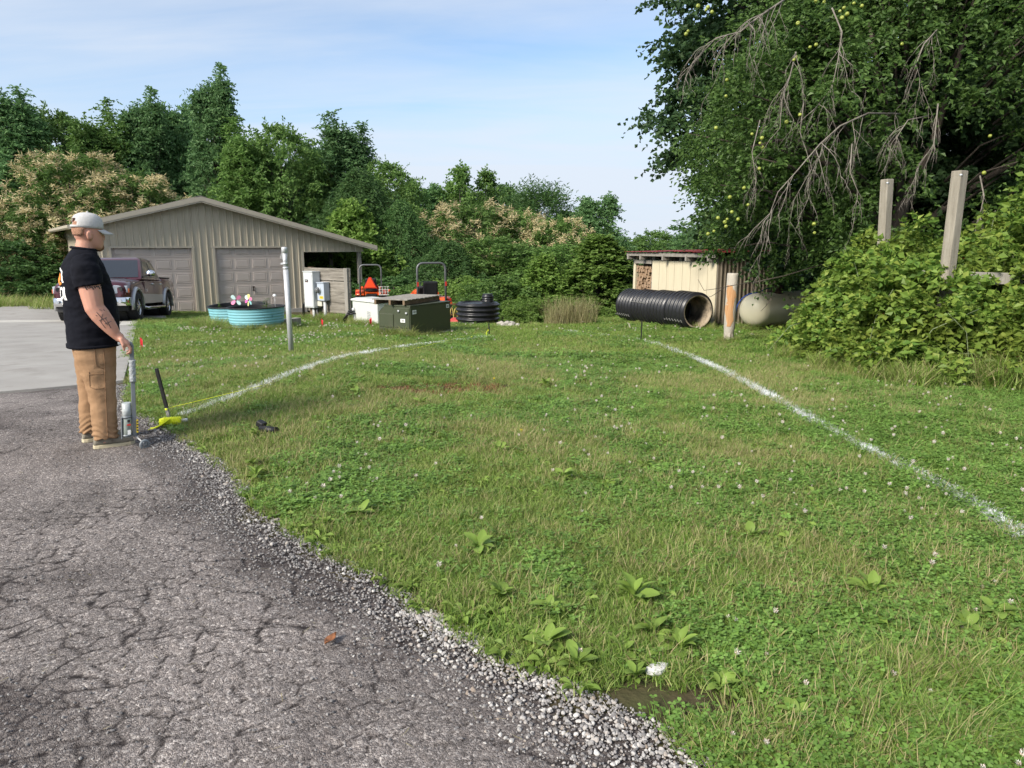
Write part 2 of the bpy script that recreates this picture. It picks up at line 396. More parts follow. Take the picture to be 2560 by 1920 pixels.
def drive_sheet(xa, xb, ya, yb, st, name):
    xs = np.arange(xa, xb + st / 2, st); ys = np.arange(ya, yb + st / 2, st)
    X, Y = np.meshgrid(xs, ys)
    wx = X + .10 * (L1.fbm(X * 7, Y * 7, 5) - .5); wy = Y + .10 * (L2.fbm(X * 7 + 9, Y * 7, 5) - .5)
    f1, f2 = worley(wx / .125 + 50, wy / .105 + 50, 5); g1, g2 = worley(wx / .55 + 31, wy / .45 + 31, 8)
    pat = L3.fbm(X * .8 + 3, Y * .8 + 1, 4)
    w1 = .05 + .09 * np.clip((L1.fbm(X * 3 + 4, Y * 3, 4) - .45) * 3, 0, 1)
    c = np.clip(1 - (f2 - f1) / w1, 0, 1) * np.clip((pat - .40) * 6, 0, 1)
    c2 = np.clip(1 - (g2 - g1) / .03, 0, 1) * np.clip((L3.fbm(X * 1.7 + 9, Y * 1.7, 3) - .42) * 6, 0, 1)
    crack = np.clip(np.maximum(c, c2 * .9) * (.95 + .8 * L2.fbm(X * 9, Y * 9)), 0, 1)
    near = np.clip(1 - (xe(Y) - X) / .85, 0, 1)                     # crumbled towards the lawn
    loose = np.clip((L1.fbm(X * 1.1 + 40, Y * 1.1, 5) - .56) * 6, 0, 1) * .8 + np.clip(near * 1.7 - .25 + 1.0 * (L2.fbm(X * 3, Y * 3) - .5), 0, 1)
    loose = np.clip(loose, 0, 1)
    Z = terr(X, Y) + .012 + .02 * (L1.fbm(X * 2, Y * 2) - .5) + .007 * (L2(X * 40, Y * 40) - .5) - .004 * crack - .008 * loose + .005 * (L3(X * 90, Y * 90) - .5)
    Z = Z - .012 * np.clip(near * 2 - 1, 0, 1)
    idx = np.arange(X.size).reshape(X.shape)
    Q = np.stack([idx[:-1, :-1], idx[:-1, 1:], idx[1:, 1:], idx[1:, :-1]], -1)
    cx = X[:-1, :-1] + st / 2; cy_ = Y[:-1, :-1] + st / 2
    keep = (cx < xe(cy_) + .03) & (cy_ < conc_edge(cx) + .12)
    Q = Q[keep].reshape(-1, 4)
    used, inv = np.unique(Q, return_inverse=True)
    V = np.stack([X, Y, Z], -1).reshape(-1, 3)[used]
    me = np_mesh(name, V, inv.reshape(-1, 4), M_asph, True)
    for nm, arr in (('crack', crack), ('loose', loose)):
        a = me.attributes.new(nm, 'FLOAT', 'POINT'); a.data.foreach_set('value', arr.ravel()[used].astype(np.float32))
    return me
drive = props(link('driveway', drive_sheet(-5.2, 1.5, 1.2, 6.6, .0105, 'driveway')), kind='structure')
link('far_asphalt', drive_sheet(-5.2, -1.9, 6.6, 8.9, .03, 'far_asphalt'), drive)
link('side_asphalt', drive_sheet(-24.9, -5.2, -6.0, 8.2, .1, 'side_asphalt'), drive)
link('near_asphalt', drive_sheet(-5.2, 4.6, -6.0, 1.2, .1, 'near_asphalt'), drive)

# ------------------------------------------------------------------ concrete apron in slabs
M_conc = mat('concrete', (.34, .325, .30), .85, var=.1, vs=1.2, bump=.25, bs=90, col2=(.27, .255, .235), dirt=(.17, .15, .13), ds=1.6, dlo=.55, dhi=.85)
M_conc2 = mat('pale concrete', (.46, .44, .40), .85, var=.1, vs=2, bump=.2, bs=70)
apron = props(thing('concrete_apron', None, None), kind='structure')
A = np.array([-4.72, 8.47]); B = np.array([-11.1, 21.05])                      # right-hand edge of the apron, front to back
ed = (B - A) / np.linalg.norm(B - A); en = np.array([-ed[1], ed[0]])            # along the edge / away to the left
def slab(s0, s1, t0, t1, m, g=.006, dz=.03, name='slab'):
    s0 += g; s1 -= g; t0 += g; t1 -= g
    ns, nk = max(2, int((s1 - s0) / .4)), max(2, int(abs(t1 - t0) / .4))
    S, T = np.meshgrid(np.linspace(s0, s1, ns + 1), np.linspace(t0, t1, nk + 1))
    S = np.maximum(S, (.2 + (.663 * en[0] - en[1]) * T) / (ed[1] - .663 * ed[0]) + .05 * (L2.fbm(T * 3, T * 0 + 2.2) - .5))   # the front slabs end at the asphalt
    PX = A[0] + ed[0] * S + en[0] * T; PY = A[1] + ed[1] * S + en[1] * T
    Z = terr(PX, PY) + dz
    idx = np.arange(PX.size).reshape(PX.shape)
    Q = np.stack([idx[:-1, :-1], idx[:-1, 1:], idx[1:, 1:], idx[1:, :-1]], -1).reshape(-1, 4)
    V = np.stack([PX, PY, Z], -1).reshape(-1, 3); n0 = len(V)
    ring = np.concatenate([idx[0, :], idx[1:, -1], idx[-1, -2::-1], idx[-2:0:-1, 0]])
    V = np.concatenate([V, V[ring] - np.array([0, 0, .1])])
    k = len(ring); j = np.arange(k)
    Q = np.concatenate([Q, np.stack([ring, n0 + j, n0 + (j + 1) % k, ring[(j + 1) % k]], -1)])
    return link(name, np_mesh(name, V, Q, m), apron)
cuts = [-2.2, 2.6, 7.2, 11.6, 14.1]
for i in range(4):
    slab(cuts[i], cuts[i + 1], 0, .42, M_conc2 if i == 3 else M_conc)
    slab(cuts[i], cuts[i + 1], .42, 4.6, M_conc); slab(cuts[i], cuts[i + 1], 4.6, 9.2, M_conc); slab(cuts[i], cuts[i + 1], 9.2, 14, M_conc)
slab(13.2 + .9, 15.1, 0.0, 14, M_conc2, name='slab')
slab(15.1, 21.5, -.8, 4.2, M_conc, name='slab')
# ================================================================== GARAGE
M_side = mat('taupe steel siding', (.47, .42, .325), .5, var=.05, vs=1.5, spec=.4, stretch=(1, 1, .3))
M_side_core = mat('wall sheathing', (.25, .23, .2), .8)
M_trim = mat('taupe trim', (.45, .405, .325), .5, var=.04)
M_roof = mat('brown steel roof', (.17, .155, .135), .45, var=.06, spec=.5)
M_gdoor = mat('garage door paint', (.48, .42, .38), .55, var=.04, vs=3, bump=.05, bs=150)
M_black = mat('black plastic', (.012, .012, .013), .5, var=.2)
M_black_metal = mat('black painted steel', (.015, .015, .016), .4, var=.2)
M_grey_wood = mat('grey weathered timber', (.17, .155, .135), .9, col2=(.32, .30, .265), vs=9, stretch=(1, 1, .12), bump=.5, bs=60)
M_conc3 = mat('foundation concrete', (.36, .34, .31), .9, var=.15, vs=5, bump=.3, bs=40)

GA = R(36)
G = thing('garage', 'taupe metal sided garage with two overhead doors and an open lean-to', 'garage', (-12.33, 27.97, -1.094), GA)
G.scale = (1.13, 1.13, 1.13)
RU, RZ, SL = .30, 3.86, .256                           # ridge position and underside height, roof pitch
def roof_under(u): return RZ - abs(u - RU) * SL
DEPTH = 10.0
DH = 2.23
doors = [(-2.53, -.02), (.65, 3.16)]
segs = [(-3.02, -2.53, 0), (-2.53, -.02, DH), (-.02, .65, 0), (.65, 3.16, DH), (3.16, 3.83, 0), (3.83, 6.24, 2.10)]
def siding(x0, x1, z0, zf, parent, M=None, pitch=.2286, name='siding_panel'):
    """One steel sheet with its raised ribs; zf gives the height of the top edge."""
    pts = [x0]
    k = math.ceil((x0 - .03) / pitch)
    prof = [(x0, 0)]
    while k * pitch < x1:
        c = k * pitch
        for (dx, h) in ((-.026, 0), (-.012, .03), (.012, .03), (.026, 0)):
            if x0 < c + dx < x1: prof.append((c + dx, h))
        for q in (.33, .66):                                # low stiffening ribs between
            cc = c + q * pitch
            for (dx, h) in ((-.008, 0), (0, .005), (.008, 0)):
                if x0 < cc + dx < x1: prof.append((cc + dx, h))
        k += 1
    prof.append((x1, 0)); prof.sort()
    V = []; F = []
    for i, (x, h) in enumerate(prof):
        V += [(x, -.012 - h, z0), (x, -.012 - h, zf(x)), (x, 0, z0), (x, 0, zf(x))]
    n = len(prof)
    for i in range(n - 1):
        a, b = 4 * i, 4 * (i + 1)
        F += [(a, b, b + 1, a + 1), (a + 1, b + 1, b + 3, a + 3), (a, a + 2, b + 2, b)]
    F += [(0, 1, 3, 2), (4 * n - 4, 4 * n - 2, 4 * n - 1, 4 * n - 3)]
    mb = MB(); mb.add(V, F, 0, False, M)
    return mb.build(name, M_side, parent)
wall = MB()
for (a, b, z) in segs:
    top = lambda u: roof_under(u) - .02
    poly = [(a, z), (b, z), (b, top(b))] + ([(RU, top(RU))] if a < RU < b else []) + [(a, top(a))]
    wall.prism(poly, .002, .10)
    n = max(1, round((b - a) / .914)); st = (b - a) / n
    for i in range(n):
        x0, x1 = a + i * st + .0015, a + (i + 1) * st - .0015
        if x0 < RU < x1:
            siding(x0, RU, z, top, G); siding(RU, x1, z, top, G)
        else: siding(x0, x1, z, top, G)
wall.box((-3.0 + .055, DEPTH / 2 + .1, 1.45), (.10, DEPTH - .01, 2.9)); wall.box((3.78, DEPTH / 2 + .1, 1.45), (.10, DEPTH - .01, 2.9))
wall.box((.4, DEPTH + .1, 1.4), (6.7, .1, 2.8))
wall.build('wall', M_side_core, G)
Mleft = Matrix.Translation((-3.02, 0, 0)) @ Matrix.Rotation(-PI / 2, 4, 'Z')   # sheets on the left-hand wall
for i in range(11):
    x0 = -DEPTH + i * DEPTH / 11
    siding(x0 + .0015, x0 + DEPTH / 11 - .0015, 0, lambda u: roof_under(-3.02) - .03, G, Mleft)
# corner and opening trim
for (x, z0, z1) in ((-3.02, 0, roof_under(-3.02) - .05), (3.79, 0, 2.10)):
    t = MB(); t.box((x, -.022, (z0 + z1) / 2), (.09, .05, z1 - z0)); t.build('corner_trim', M_trim, G)
t = MB(); t.box((5.03, -.02, 2.085), (2.44, .06, .03)); t.build('drip_trim', M_trim, G)
for (a, b) in doors:
    for x in (a, b):
        t = MB(); t.box((x, -.004, DH / 2), (.075, .075, DH)); t.build('door_jamb', M_trim, G)
    t = MB(); t.box(((a + b) / 2, -.004, DH + .03), (b - a + .15, .075, .06)); t.build('door_header', M_trim, G)
    d = MB()
    rows = 5; rh = (DH - .05) / 4.6
    for r in range(rows):
        z0 = .02 + r * rh; z1 = min(z0 + rh - .008, DH + .02)
        d.box(((a + b) / 2, .075, (z0 + z1) / 2), (b - a - .07, .04, z1 - z0))
    d.box(((a + b) / 2, .083, DH / 2), (b - a - .08, .02, DH - .02))
    do = d.build('garage_door', M_gdoor, G, .004)
    cw = (b - a - .12) / 4
    for r in range(rows):
        for c in range(4):
            z0 = .02 + r * rh + .075; z1 = min(.02 + (r + 1) * rh - .075, DH + .02)
            if z1 - z0 < .08: continue
            x0 = a + .06 + c * cw + .055; x1 = x0 + cw - .11
            p = MB(); q = .028; y0, y1, y2 = .055, .060, .043
            p.add([(x0, y0, z0), (x1, y0, z0), (x1, y0, z1), (x0, y0, z1),
                   (x0 + q * .4, y2, z0 + q * .4), (x1 - q * .4, y2, z0 + q * .4), (x1 - q * .4, y2, z1 - q * .4), (x0 + q * .4, y2, z1 - q * .4),
                   (x0 + q, y1 - .003, z0 + q), (x1 - q, y1 - .003, z0 + q), (x1 - q, y1 - .003, z1 - q), (x0 + q, y1 - .003, z1 - q),
                   (x0 + q * 1.8, y2, z0 + q * 1.8), (x1 - q * 1.8, y2, z0 + q * 1.8), (x1 - q * 1.8, y2, z1 - q * 1.8), (x0 + q * 1.8, y2, z1 - q * 1.8)],
                  [(k + i, k + (i + 1) % 4, k + 4 + (i + 1) % 4, k + 4 + i) for k in (0, 4, 8) for i in range(4)] + [(12, 13, 14, 15)])
            p.build('door_panel', M_gdoor, do)
    if a > 0:
        hd = MB(); hx_ = (a + b) / 2 + .03
        hd.box((hx_, .03, .78), (.03, .02, .17)); hd.box((hx_ + .0, .018, .84), (.075, .02, .03)); hd.box((hx_, .018, .72), (.075, .02, .03))
        hd.build('door_handle', M_black_metal, do)
f = MB()
f.box((-2.775, .02, -.10), (.5, .25, .2)); f.box((.315, .02, -.10), (.67, .25, .2)); f.box((3.5, .02, -.10), (.67, .25, .2)); f.box((-1.27, .2, -.08), (2.5, .5, .16)); f.box((1.9, .2, -.08), (2.5, .5, .16))
f.box((-2.97, 5.2, -.3), (.2, 10, .62)); f.build('foundation', M_conc3, G)
# roof: two slopes, rake and eave trim
EU = (-3.53, 6.70)
for s, ue in ((-1, EU[0]), (1, EU[1])):
    th = .07
    z0, z1 = roof_under(RU), RZ - abs(ue - RU) * SL
    r = MB(); r.prism([(RU, z0 + .0), (ue, z1), (ue, z1 + th), (RU, z0 + th)], -.30, DEPTH + .3)
    ro = r.build('roof', M_roof, G)
    k = MB(); d = MB()
    k.prism([(RU, z0 + th + .012), (ue, z1 + th + .012), (ue, z1 - .07), (RU, z0 - .07)], -.345, -.302); k.build('rake_trim', M_trim, ro)
    d.prism([(RU, z0 - .075), (ue, z1 - .075), (ue, z1 - .12), (RU, z0 - .12)], -.33, -.29); d.build('rake_drip', M_trim, ro)
    c = MB(); c.prism([(RU - s * -.0, z0 + th + .02), (RU + s * .16, z0 + th + .02 - .16 * SL), (RU + s * .16, z0 + th + .035 - .16 * SL), (RU, z0 + th + .04)], -.35, DEPTH + .32); c.build('ridge_cap', M_roof, ro)
    for i in range(17):                                     # standing ribs of the roof sheets
        u = ue + (RU - ue) * 0; y = -.2 + i * .63
        rb = MB(); rb.bar((RU + s * .18, y, z0 + th - .18 * SL + .01), (ue, y, z1 + th + .01), .04, .02); rb.build('roof_rib', M_roof, ro)
    sf = MB(); sf.prism([(ue, z1 - .005), (ue - s * (.42 if s < 0 else .4), z1 - .005 + (.42 * SL if s < 0 else .4 * SL)), (ue - s * .42, z1 - .03 + .1), (ue, z1 - .03)], -.29, DEPTH + .25); sf.build('soffit', M_trim, ro)
gt = MB()
ue = EU[0]; ze = RZ - abs(ue - RU) * SL
gt.prism([(ue - .002, ze + .06), (ue - .12, ze + .06), (ue - .11, ze - .02), (ue - .07, ze - .06), (ue - .002, ze - .06)], -.30, DEPTH + .3)
gu = gt.build('gutter', M_trim, G)
dsp = MB(); dsp.tube([(ue - .06, 9.6, ze - .06), (ue - .06, 9.6, ze - .22), (-3.10, 9.75, ze - .5), (-3.10, 9.78, .1)], .04, 8); dsp.build('downspout', M_trim, gu)
# lean-to posts, beam and rafters
for v in (.0, 2.9, 5.8, 8.9):
    p = MB(); p.box((6.10, v + .09, 1.0), (.14, .14, 2.25)); p.build('lean_to_post', M_grey_wood, G, .006)
b = MB(); b.box((6.1, 5, 2.17), (.09, 9.9, .2)); b.build('lean_to_beam', M_grey_wood, G)
for v in (1.5, 3, 4.5, 6, 7.5, 9):
    b = MB(); b.bar((3.85, v, roof_under(3.85) - .1), (6.5, v, roof_under(6.5) - .1), .05, .14); b.build('rafter', M_grey_wood, G)

# ================================================================== PICKUP TRUCK  (local: +x forward, +y to its left)
def car_paint(name, c, coat=1.0, metal=.35):
    return mat(name, c, .32, metal, var=.05, vs=4, spec=.5, coat=coat)
M_maroon = car_paint('maroon paint', (.075, .012, .02))
M_silver = car_paint('silver paint', (.42, .43, .44), .6, .6)
M_chrome = mat('chrome', (.75, .76, .78), .09, 1, var=.03)
M_rim = mat('polished alloy', (.55, .55, .56), .22, 1, var=.06)
M_glass = mat('tinted glass', (.012, .014, .016), .06, 0, var=.1, spec=.9, coat=.6)
M_tyre = mat('tyre rubber', (.018, .018, .019), .8, var=.25, vs=20)
M_lens = mat('headlight lens', (.45, .47, .5), .12, .3, var=.2, vs=30, spec=.8, coat=1)
M_amber = mat('amber lens', (.55, .12, .03), .2, 0, spec=.6)
az = math.atan2(-.975, .222)
WB, TR, WR = 3.57, .865, .42
fl = Vector((-11.29, 21.2)); ca, sa = math.cos(az), math.sin(az)
cx_, cy2 = fl.x - (ca * WB / 2 - sa * TR), fl.y - (sa * WB / 2 + ca * TR)
Tk = thing('pickup_truck', 'maroon and silver crew cab pickup truck parked before the garage', 'pickup truck', (cx_, cy2, -.785), az)
Tk.rotation_euler = (0, R(-3.3), az)
def sect(x, hw, zb, zt, crown=.03, tuck=.08):
    """Body cross-section: bottom tuck, vertical side, rounded shoulder, slightly crowned top."""
    h = [(hw - tuck, zb), (hw - .02, zb + .12), (hw, zb + .35 * (zt - zb)), (hw - .005, zb + .62 * (zt - zb)), (hw - .035, zt - .09), (hw - .09, zt - .025), (hw * .55, zt + crown * .7), (0, zt + crown)]
    return [Vector((x, y, z)) for y, z in h] + [Vector((x, -y, z)) for y, z in h[-2::-1]]
b = MB()
b.loft([sect(2.66, .80, .62, 1.02), sect(2.60, .93, .56, 1.10), sect(2.35, .985, .50, 1.16, .05), sect(1.9, 1.0, .47, 1.19, .06), sect(1.1, 1.0, .47, 1.235, .06), sect(.95, 1.0, .47, 1.24, .03),
        sect(-.5, 1.0, .47, 1.25, .02), sect(-1.22, 1.0, .47, 1.26, .01), sect(-1.25, 1.0, .47, 1.30, .0, ), sect(-2.3, 1.0, .50, 1.31, .0), sect(-2.95, .98, .58, 1.30, .0)])
body = b.build('body', M_maroon, Tk)
k = MB()
for wx in (WB / 2, -WB / 2):
    k.cyl((wx, -1.2, .42), (wx, 1.2, .42), .50, .50, 28)
k.box((-2.13, 0, 1.4), (1.55, 1.62, .7))                        # the load bed
cut(body, k)
for wx in (WB / 2, -WB / 2):                                    # dark wheel housings
    h = MB(); h.cyl((wx, -.80, .42), (wx, .80, .42), .515, .515, 24); h.build('wheel_housing', M_black, Tk)
for s in (-1, 1):                                               # silver lower side panels
    lo = MB(); lo.prism([(WB / 2 - .56, .50), (-WB / 2 + .56, .50), (-WB / 2 + .56, .76), (WB / 2 - .56, .80)], s * .985, s * 1.008)
    lo.build('side_panel', M_silver, Tk, .004)
cabin = MB()
zb, zt = 1.23, 1.90
V = [(1.02, .955, zb), (-1.24, .955, zb), (-1.24, -.955, zb), (1.02, -.955, zb), (.98, .94, zb + .04), (-1.23, .94, zb + .04), (-1.23, -.94, zb + .04), (.98, -.94, zb + .04),
     (.20, .735, zt - .03), (-.98, .735, zt - .03), (-.98, -.735, zt - .03), (.20, -.735, zt - .03), (.05, .62, zt + .035), (-.88, .62, zt + .03), (-.88, -.62, zt + .03), (.05, -.62, zt + .035)]
F = [(k + i, k + (i + 1) % 4, k + 4 + (i + 1) % 4, k + 4 + i) for k in (0, 4, 8) for i in range(4)] + [(12, 13, 14, 15), (3, 2, 1, 0)]
cabin.add(V, F, 0, True); cabin.build('cab', M_maroon, Tk, .02, 3)
def on_quad(a, b_, c, d, u0, u1, v0, v1, off):
    a, b_, c, d = map(Vector, (a, b_, c, d)); nrm = (b_ - a).cross(d - a).normalized() * off
    P = lambda u, v: (a * (1 - u) * (1 - v) + b_ * u * (1 - v) + c * u * v + d * (1 - u) * v) + nrm
    return [P(u0, v0), P(u1, v0), P(u1, v1), P(u0, v1)]
def pane(name, quad, m, th=.012, parent=Tk):
    q = quad; nrm = (q[1] - q[0]).cross(q[3] - q[0]).normalized() * th
    mb = MB(); mb.add([*q, *[p - nrm for p in q]], [(0, 1, 2, 3), (7, 6, 5, 4), (0, 4, 5, 1), (1, 5, 6, 2), (2, 6, 7, 3), (3, 7, 4, 0)])
    return mb.build(name, m, parent, .004)
v = [Vector(p) for p in V]
pane('windshield', on_quad(v[7], v[4], v[8], v[11], .045, .955, .04, .95, .012), M_glass)
for s in (1, -1):
    a, b_, c, d = (v[4], v[5], v[9], v[8]) if s > 0 else (v[6], v[7], v[11], v[10])
    if s > 0:
        pane('front_window', [p for p in on_quad(a, b_, c, d, .10, .50, .05, .90, .012)], M_glass); pane('rear_window', on_quad(a, b_, c, d, .54, .93, .05, .90, .012), M_glass)
    else:
        pane('front_window', on_quad(a, b_, c, d, .50, .90, .05, .90, .012), M_glass); pane('rear_window', on_quad(a, b_, c, d, .07, .46, .05, .90, .012), M_glass)
pane('back_glass', on_quad(v[5], v[6], v[10], v[9], .1, .9, .1, .85, .012), M_glass)
bd = MB(); bd.box((-2.13, 0, 1.315), (1.62, 1.72, .05)); bd.build('bed_cover', M_black, Tk, .01)
tl = MB(); tl.box((-2.96, 0, 1.0), (.04, 1.7, .55)); tl.build('tailgate', M_maroon, Tk, .02)
for s in (-1, 1):                                               # doors as raised skins with gaps between
    for (x0, x1) in ((.93, -.12), (-.14, -1.16)):
        d = MB(); d.prism([(x0, .80), (x1, .80), (x1, 1.19), (x0, 1.19)], s * .985, s * 1.004)
        dr = d.build('door', M_maroon, Tk, .006)
        h = MB(); hx_ = x1 + .16
        h.tube([(hx_ - .11, s * 1.0, 1.09), (hx_ - .07, s * 1.035, 1.095), (hx_ + .05, s * 1.035, 1.095), (hx_ + .1, s * 1.0, 1.09)], .018, 8); h.build('door_handle', M_chrome, dr)
    fr = MB()
    for wx in (WB / 2, -WB / 2):                                # fender flares
        ring = []
        for i in range(15):
            t = R(-8 + i * 196 / 14)
            c_, s_ = math.cos(t), math.sin(t)
            ring.append([Vector((wx + r_ * c_, s * y_, .42 + r_ * s_)) for r_, y_ in ((.50, .95), (.50, 1.055), (.53, 1.065), (.585, 1.03), (.60, .985))])
        f = MB(); f.loft(ring, 0, True, True, True); f.build('fender_flare', M_silver, Tk)
    st = MB(); st.tube([(WB / 2 - .62, s * .98, .40), (WB / 2 - .68, s * 1.07, .36), (-WB / 2 + .70, s * 1.07, .36), (-WB / 2 + .64, s * .98, .40)], .05, 10, flat=.7); st.build('side_step', M_rim, Tk)
    mi = MB(); mi.ball((.80, s * 1.17, 1.42), (.075, .135, .105), 12, 8); mo = mi.build('wing_mirror', M_chrome, Tk)
    ma = MB(); ma.bar((.80, s * .93, 1.31), (.80, s * 1.10, 1.36), .06, .05); ma.build('mirror_arm', M_black, mo)
    hl = MB(); hl.loft([[Vector((2.50, s * .97, .83)), Vector((2.50, s * .97, 1.04)), Vector((2.62, s * .62, 1.06)), Vector((2.62, s * .62, .80))],
                        [Vector((2.56, s * .97, .84)), Vector((2.56, s * .97, 1.03)), Vector((2.70, s * .62, 1.05)), Vector((2.70, s * .62, .81))]], 0, False)
    ho = hl.build('headlight', M_lens, Tk, .02, 3)
    pj = MB(); pj.cyl((2.60, s * .80, .94), (2.66, s * .79, .94), .07, .065, 14); pj.build('projector', M_black, ho)
    am = MB(); am.box((2.50, s * .975, .90), (.10, .03, .12)); am.build('turn_signal', M_amber, ho)
    fg = MB(); fg.cyl((2.76, s * .80, .60), (2.80, s * .80, .60), .055, .05, 12); fg.build('fog_light', M_lens, Tk)
    bg_ = MB()
    for k, (bx, bw, bz) in enumerate(((.82, .05, .93), (.70, .11, .93), (.70, .12, .88))):
        bg_.box((bx, s * 1.012, bz), (bw, .01, .028))
    bg_.build('badge', M_chrome, Tk)
gr = MB(); gr.loft([[Vector((x, y, z)) for y, z in ((-.60, .80), (-.54, .74), (.54, .74), (.60, .80), (.52, 1.08), (.40, 1.13), (-.40, 1.13), (-.52, 1.08))] for x in (2.62, 2.70)], 0, False)
go = gr.build('grille', M_black, Tk, .01)
gf = MB()
ol = [(-.62, .80), (-.55, .725), (.55, .725), (.62, .80), (.54, 1.10), (.41, 1.155), (-.41, 1.155), (-.54, 1.10)]
for i in range(8): gf.bar((2.715, *ol[i]), (2.715, *ol[(i + 1) % 8]), .05, .05)
gf.build('grille_frame', M_chrome, go, .012)
hm = MB()                                                       # honeycomb bars
for r in range(6):
    for c in range(9):
        y = -.48 + c * .12 + (.06 if r % 2 else 0); z = .79 + r * .062
        if abs(y) > .5: continue
        hm.bar((2.712, y - .035, z), (2.712, y + .035, z + .0), .012, .012)
        hm.bar((2.712, y + .035, z), (2.712, y + .06, z + .031), .012, .012); hm.bar((2.712, y - .035, z), (2.712, y - .06, z + .031), .012, .012)
hm.build('honeycomb', M_chrome, go)
bp = MB()
def bsec(y, x, zt_): return [Vector((x - .14, y, .46)), Vector((x, y, .47)), Vector((x + .035, y, .56)), Vector((x, y, zt_)), Vector((x - .14, y, zt_ + .01))]
bp.loft([bsec(-1.0, 2.50, .70), bsec(-.93, 2.66, .71), bsec(-.6, 2.77, .71), bsec(0, 2.80, .70), bsec(.6, 2.77, .71), bsec(.93, 2.66, .71), bsec(1.0, 2.50, .70)])
bo = bp.build('front_bumper', M_chrome, Tk, .015)
it = MB(); it.box((2.825, 0, .56), (.03, .72, .10)); it.build('bumper_intake', M_black, bo, .01)
vl = MB(); vl.loft([[Vector((2.40, y, .30)), Vector((x, y, .33)), Vector((x, y, .46)), Vector((2.40, y, .46))] for y, x in ((-.92, 2.50), (-.6, 2.68), (.6, 2.68), (.92, 2.50))], 0, False); vl.build('valance', M_black, Tk)
rb = MB(); rb.box((-3.0, 0, .60), (.14, 1.85, .20)); rb.build('rear_bumper', M_chrome, Tk, .03)
fr = MB(); fr.box((0, .45, .38), (5.0, .12, .16)); fr.box((0, -.45, .38), (5.0, .12, .16)); fr.build('chassis', M_black, Tk)
an = MB(); an.tube([(1.25, -.85, 1.24), (1.15, -.86, 2.0)], .004, 5); an.build('antenna', M_black, Tk)
# wheel: tyre with tread blocks, spoked rim
tm = MB(); tm.lathe([(.25, -.135), (.37, -.145), (.405, -.125), (.42, -.09), (.42, .09), (.405, .125), (.37, .145), (.25, .135)], 40, 0, Matrix.Rotation(PI / 2, 4, 'X'))
for k in range(40):
    a = 2 * PI * k / 40
    for yy in (-.10, -.05, 0, .05, .10):
        tm.box((.42 * math.cos(a), yy, .42 * math.sin(a)), (.014, .042, .045), rot=(0, -a, 0))
rm = MB()
rm.lathe([(.25, -.12), (.262, .10), (.275, .125), (.262, .13), (.245, .10), (.235, -.10)], 32, 0, Matrix.Rotation(PI / 2, 4, 'X'))
for k in range(5):
    a = 2 * PI * k / 5
    for o_ in (-.13, .13):
        rm.bar((.05 * math.cos(a), -.10, .05 * math.sin(a)), (.25 * math.cos(a + o_), -.085, .25 * math.sin(a + o_)), .045, .035)
rm.cyl((0, -.07, 0), (0, -.125, 0), .075, .06, 16)
M_disc = mat('brake disc', (.05, .05, .052), .6, .5)
dm = MB(); dm.cyl((0, -.02, 0), (0, .05, 0), .235, .235, 24)
tme, rme, dme = tm.mesh('tyre', M_tyre), rm.mesh('rim', M_rim), dm.mesh('brake', M_disc)
for wx in (WB / 2, -WB / 2):
    for s in (1, -1):
        wo = link('wheel', dme, Tk, (wx, s * .90, .42), (0, 0, 0 if s < 0 else PI))
        link('tyre', tme, wo); link('rim', rme, wo)
# ================================================================== YARD EQUIPMENT
M_galv = mat('galvanised steel', (.55, .56, .57), .45, .35, var=.12, vs=14)
M_pvc = mat('grey pvc', (.48, .49, .49), .5, var=.06)
M_cabinet = mat('pale grey enamel', (.56, .58, .58), .4, var=.03, spec=.5)
M_cabinet2 = mat('blue grey enamel', (.42, .47, .54), .4, var=.03, spec=.5)
M_gen = mat('off white enamel', (.58, .59, .56), .4, var=.04, spec=.5, dirt=(.40, .40, .36), ds=3, dlo=.6, dhi=.9)
M_tgreen = mat('olive green enamel', (.052, .062, .034), .42, var=.06, vs=2, spec=.5, dirt=(.075, .075, .05), ds=3, dlo=.55, dhi=.85)
M_white = mat('white sticker', (.8, .8, .78), .5, var=.04)
M_yel = mat('yellow sticker', (.75, .55, .03), .5, var=.05)
M_red = mat('red vinyl flag', (.55, .02, .03), .5, var=.1, vs=30)
M_print = mat('black print', (.02, .02, .02), .6)
M_redprint = mat('red print', (.5, .03, .02), .6)
M_teal = mat('turquoise paint', (.19, .43, .49), .55, var=.07, vs=4, dirt=(.05, .16, .19), ds=7, dlo=.62, dhi=.8, spec=.3)
M_potting = mat('potting soil', (.03, .022, .016), .95, var=.4, vs=40, bump=1, bs=60)
M_neon = mat('fluorescent yellow twine', (.78, .86, .02), .6, var=.12, vs=120, bump=.6, bs=200)
M_clear = mat('clear meter glass', (.75, .78, .78), .05, 0, spec=.8, trans=.85)
M_oldwood = mat('weathered board', (.12, .105, .085), .9, col2=(.34, .31, .265), vs=5, stretch=(.35, 4, 4), bump=.7, bs=40, dirt=(.05, .042, .035), ds=6, dlo=.6, dhi=.72)
M_brownwood = mat('brown timber', (.13, .085, .05), .9, col2=(.24, .17, .11), vs=6, stretch=(1, 1, .2), bump=.5, bs=40)

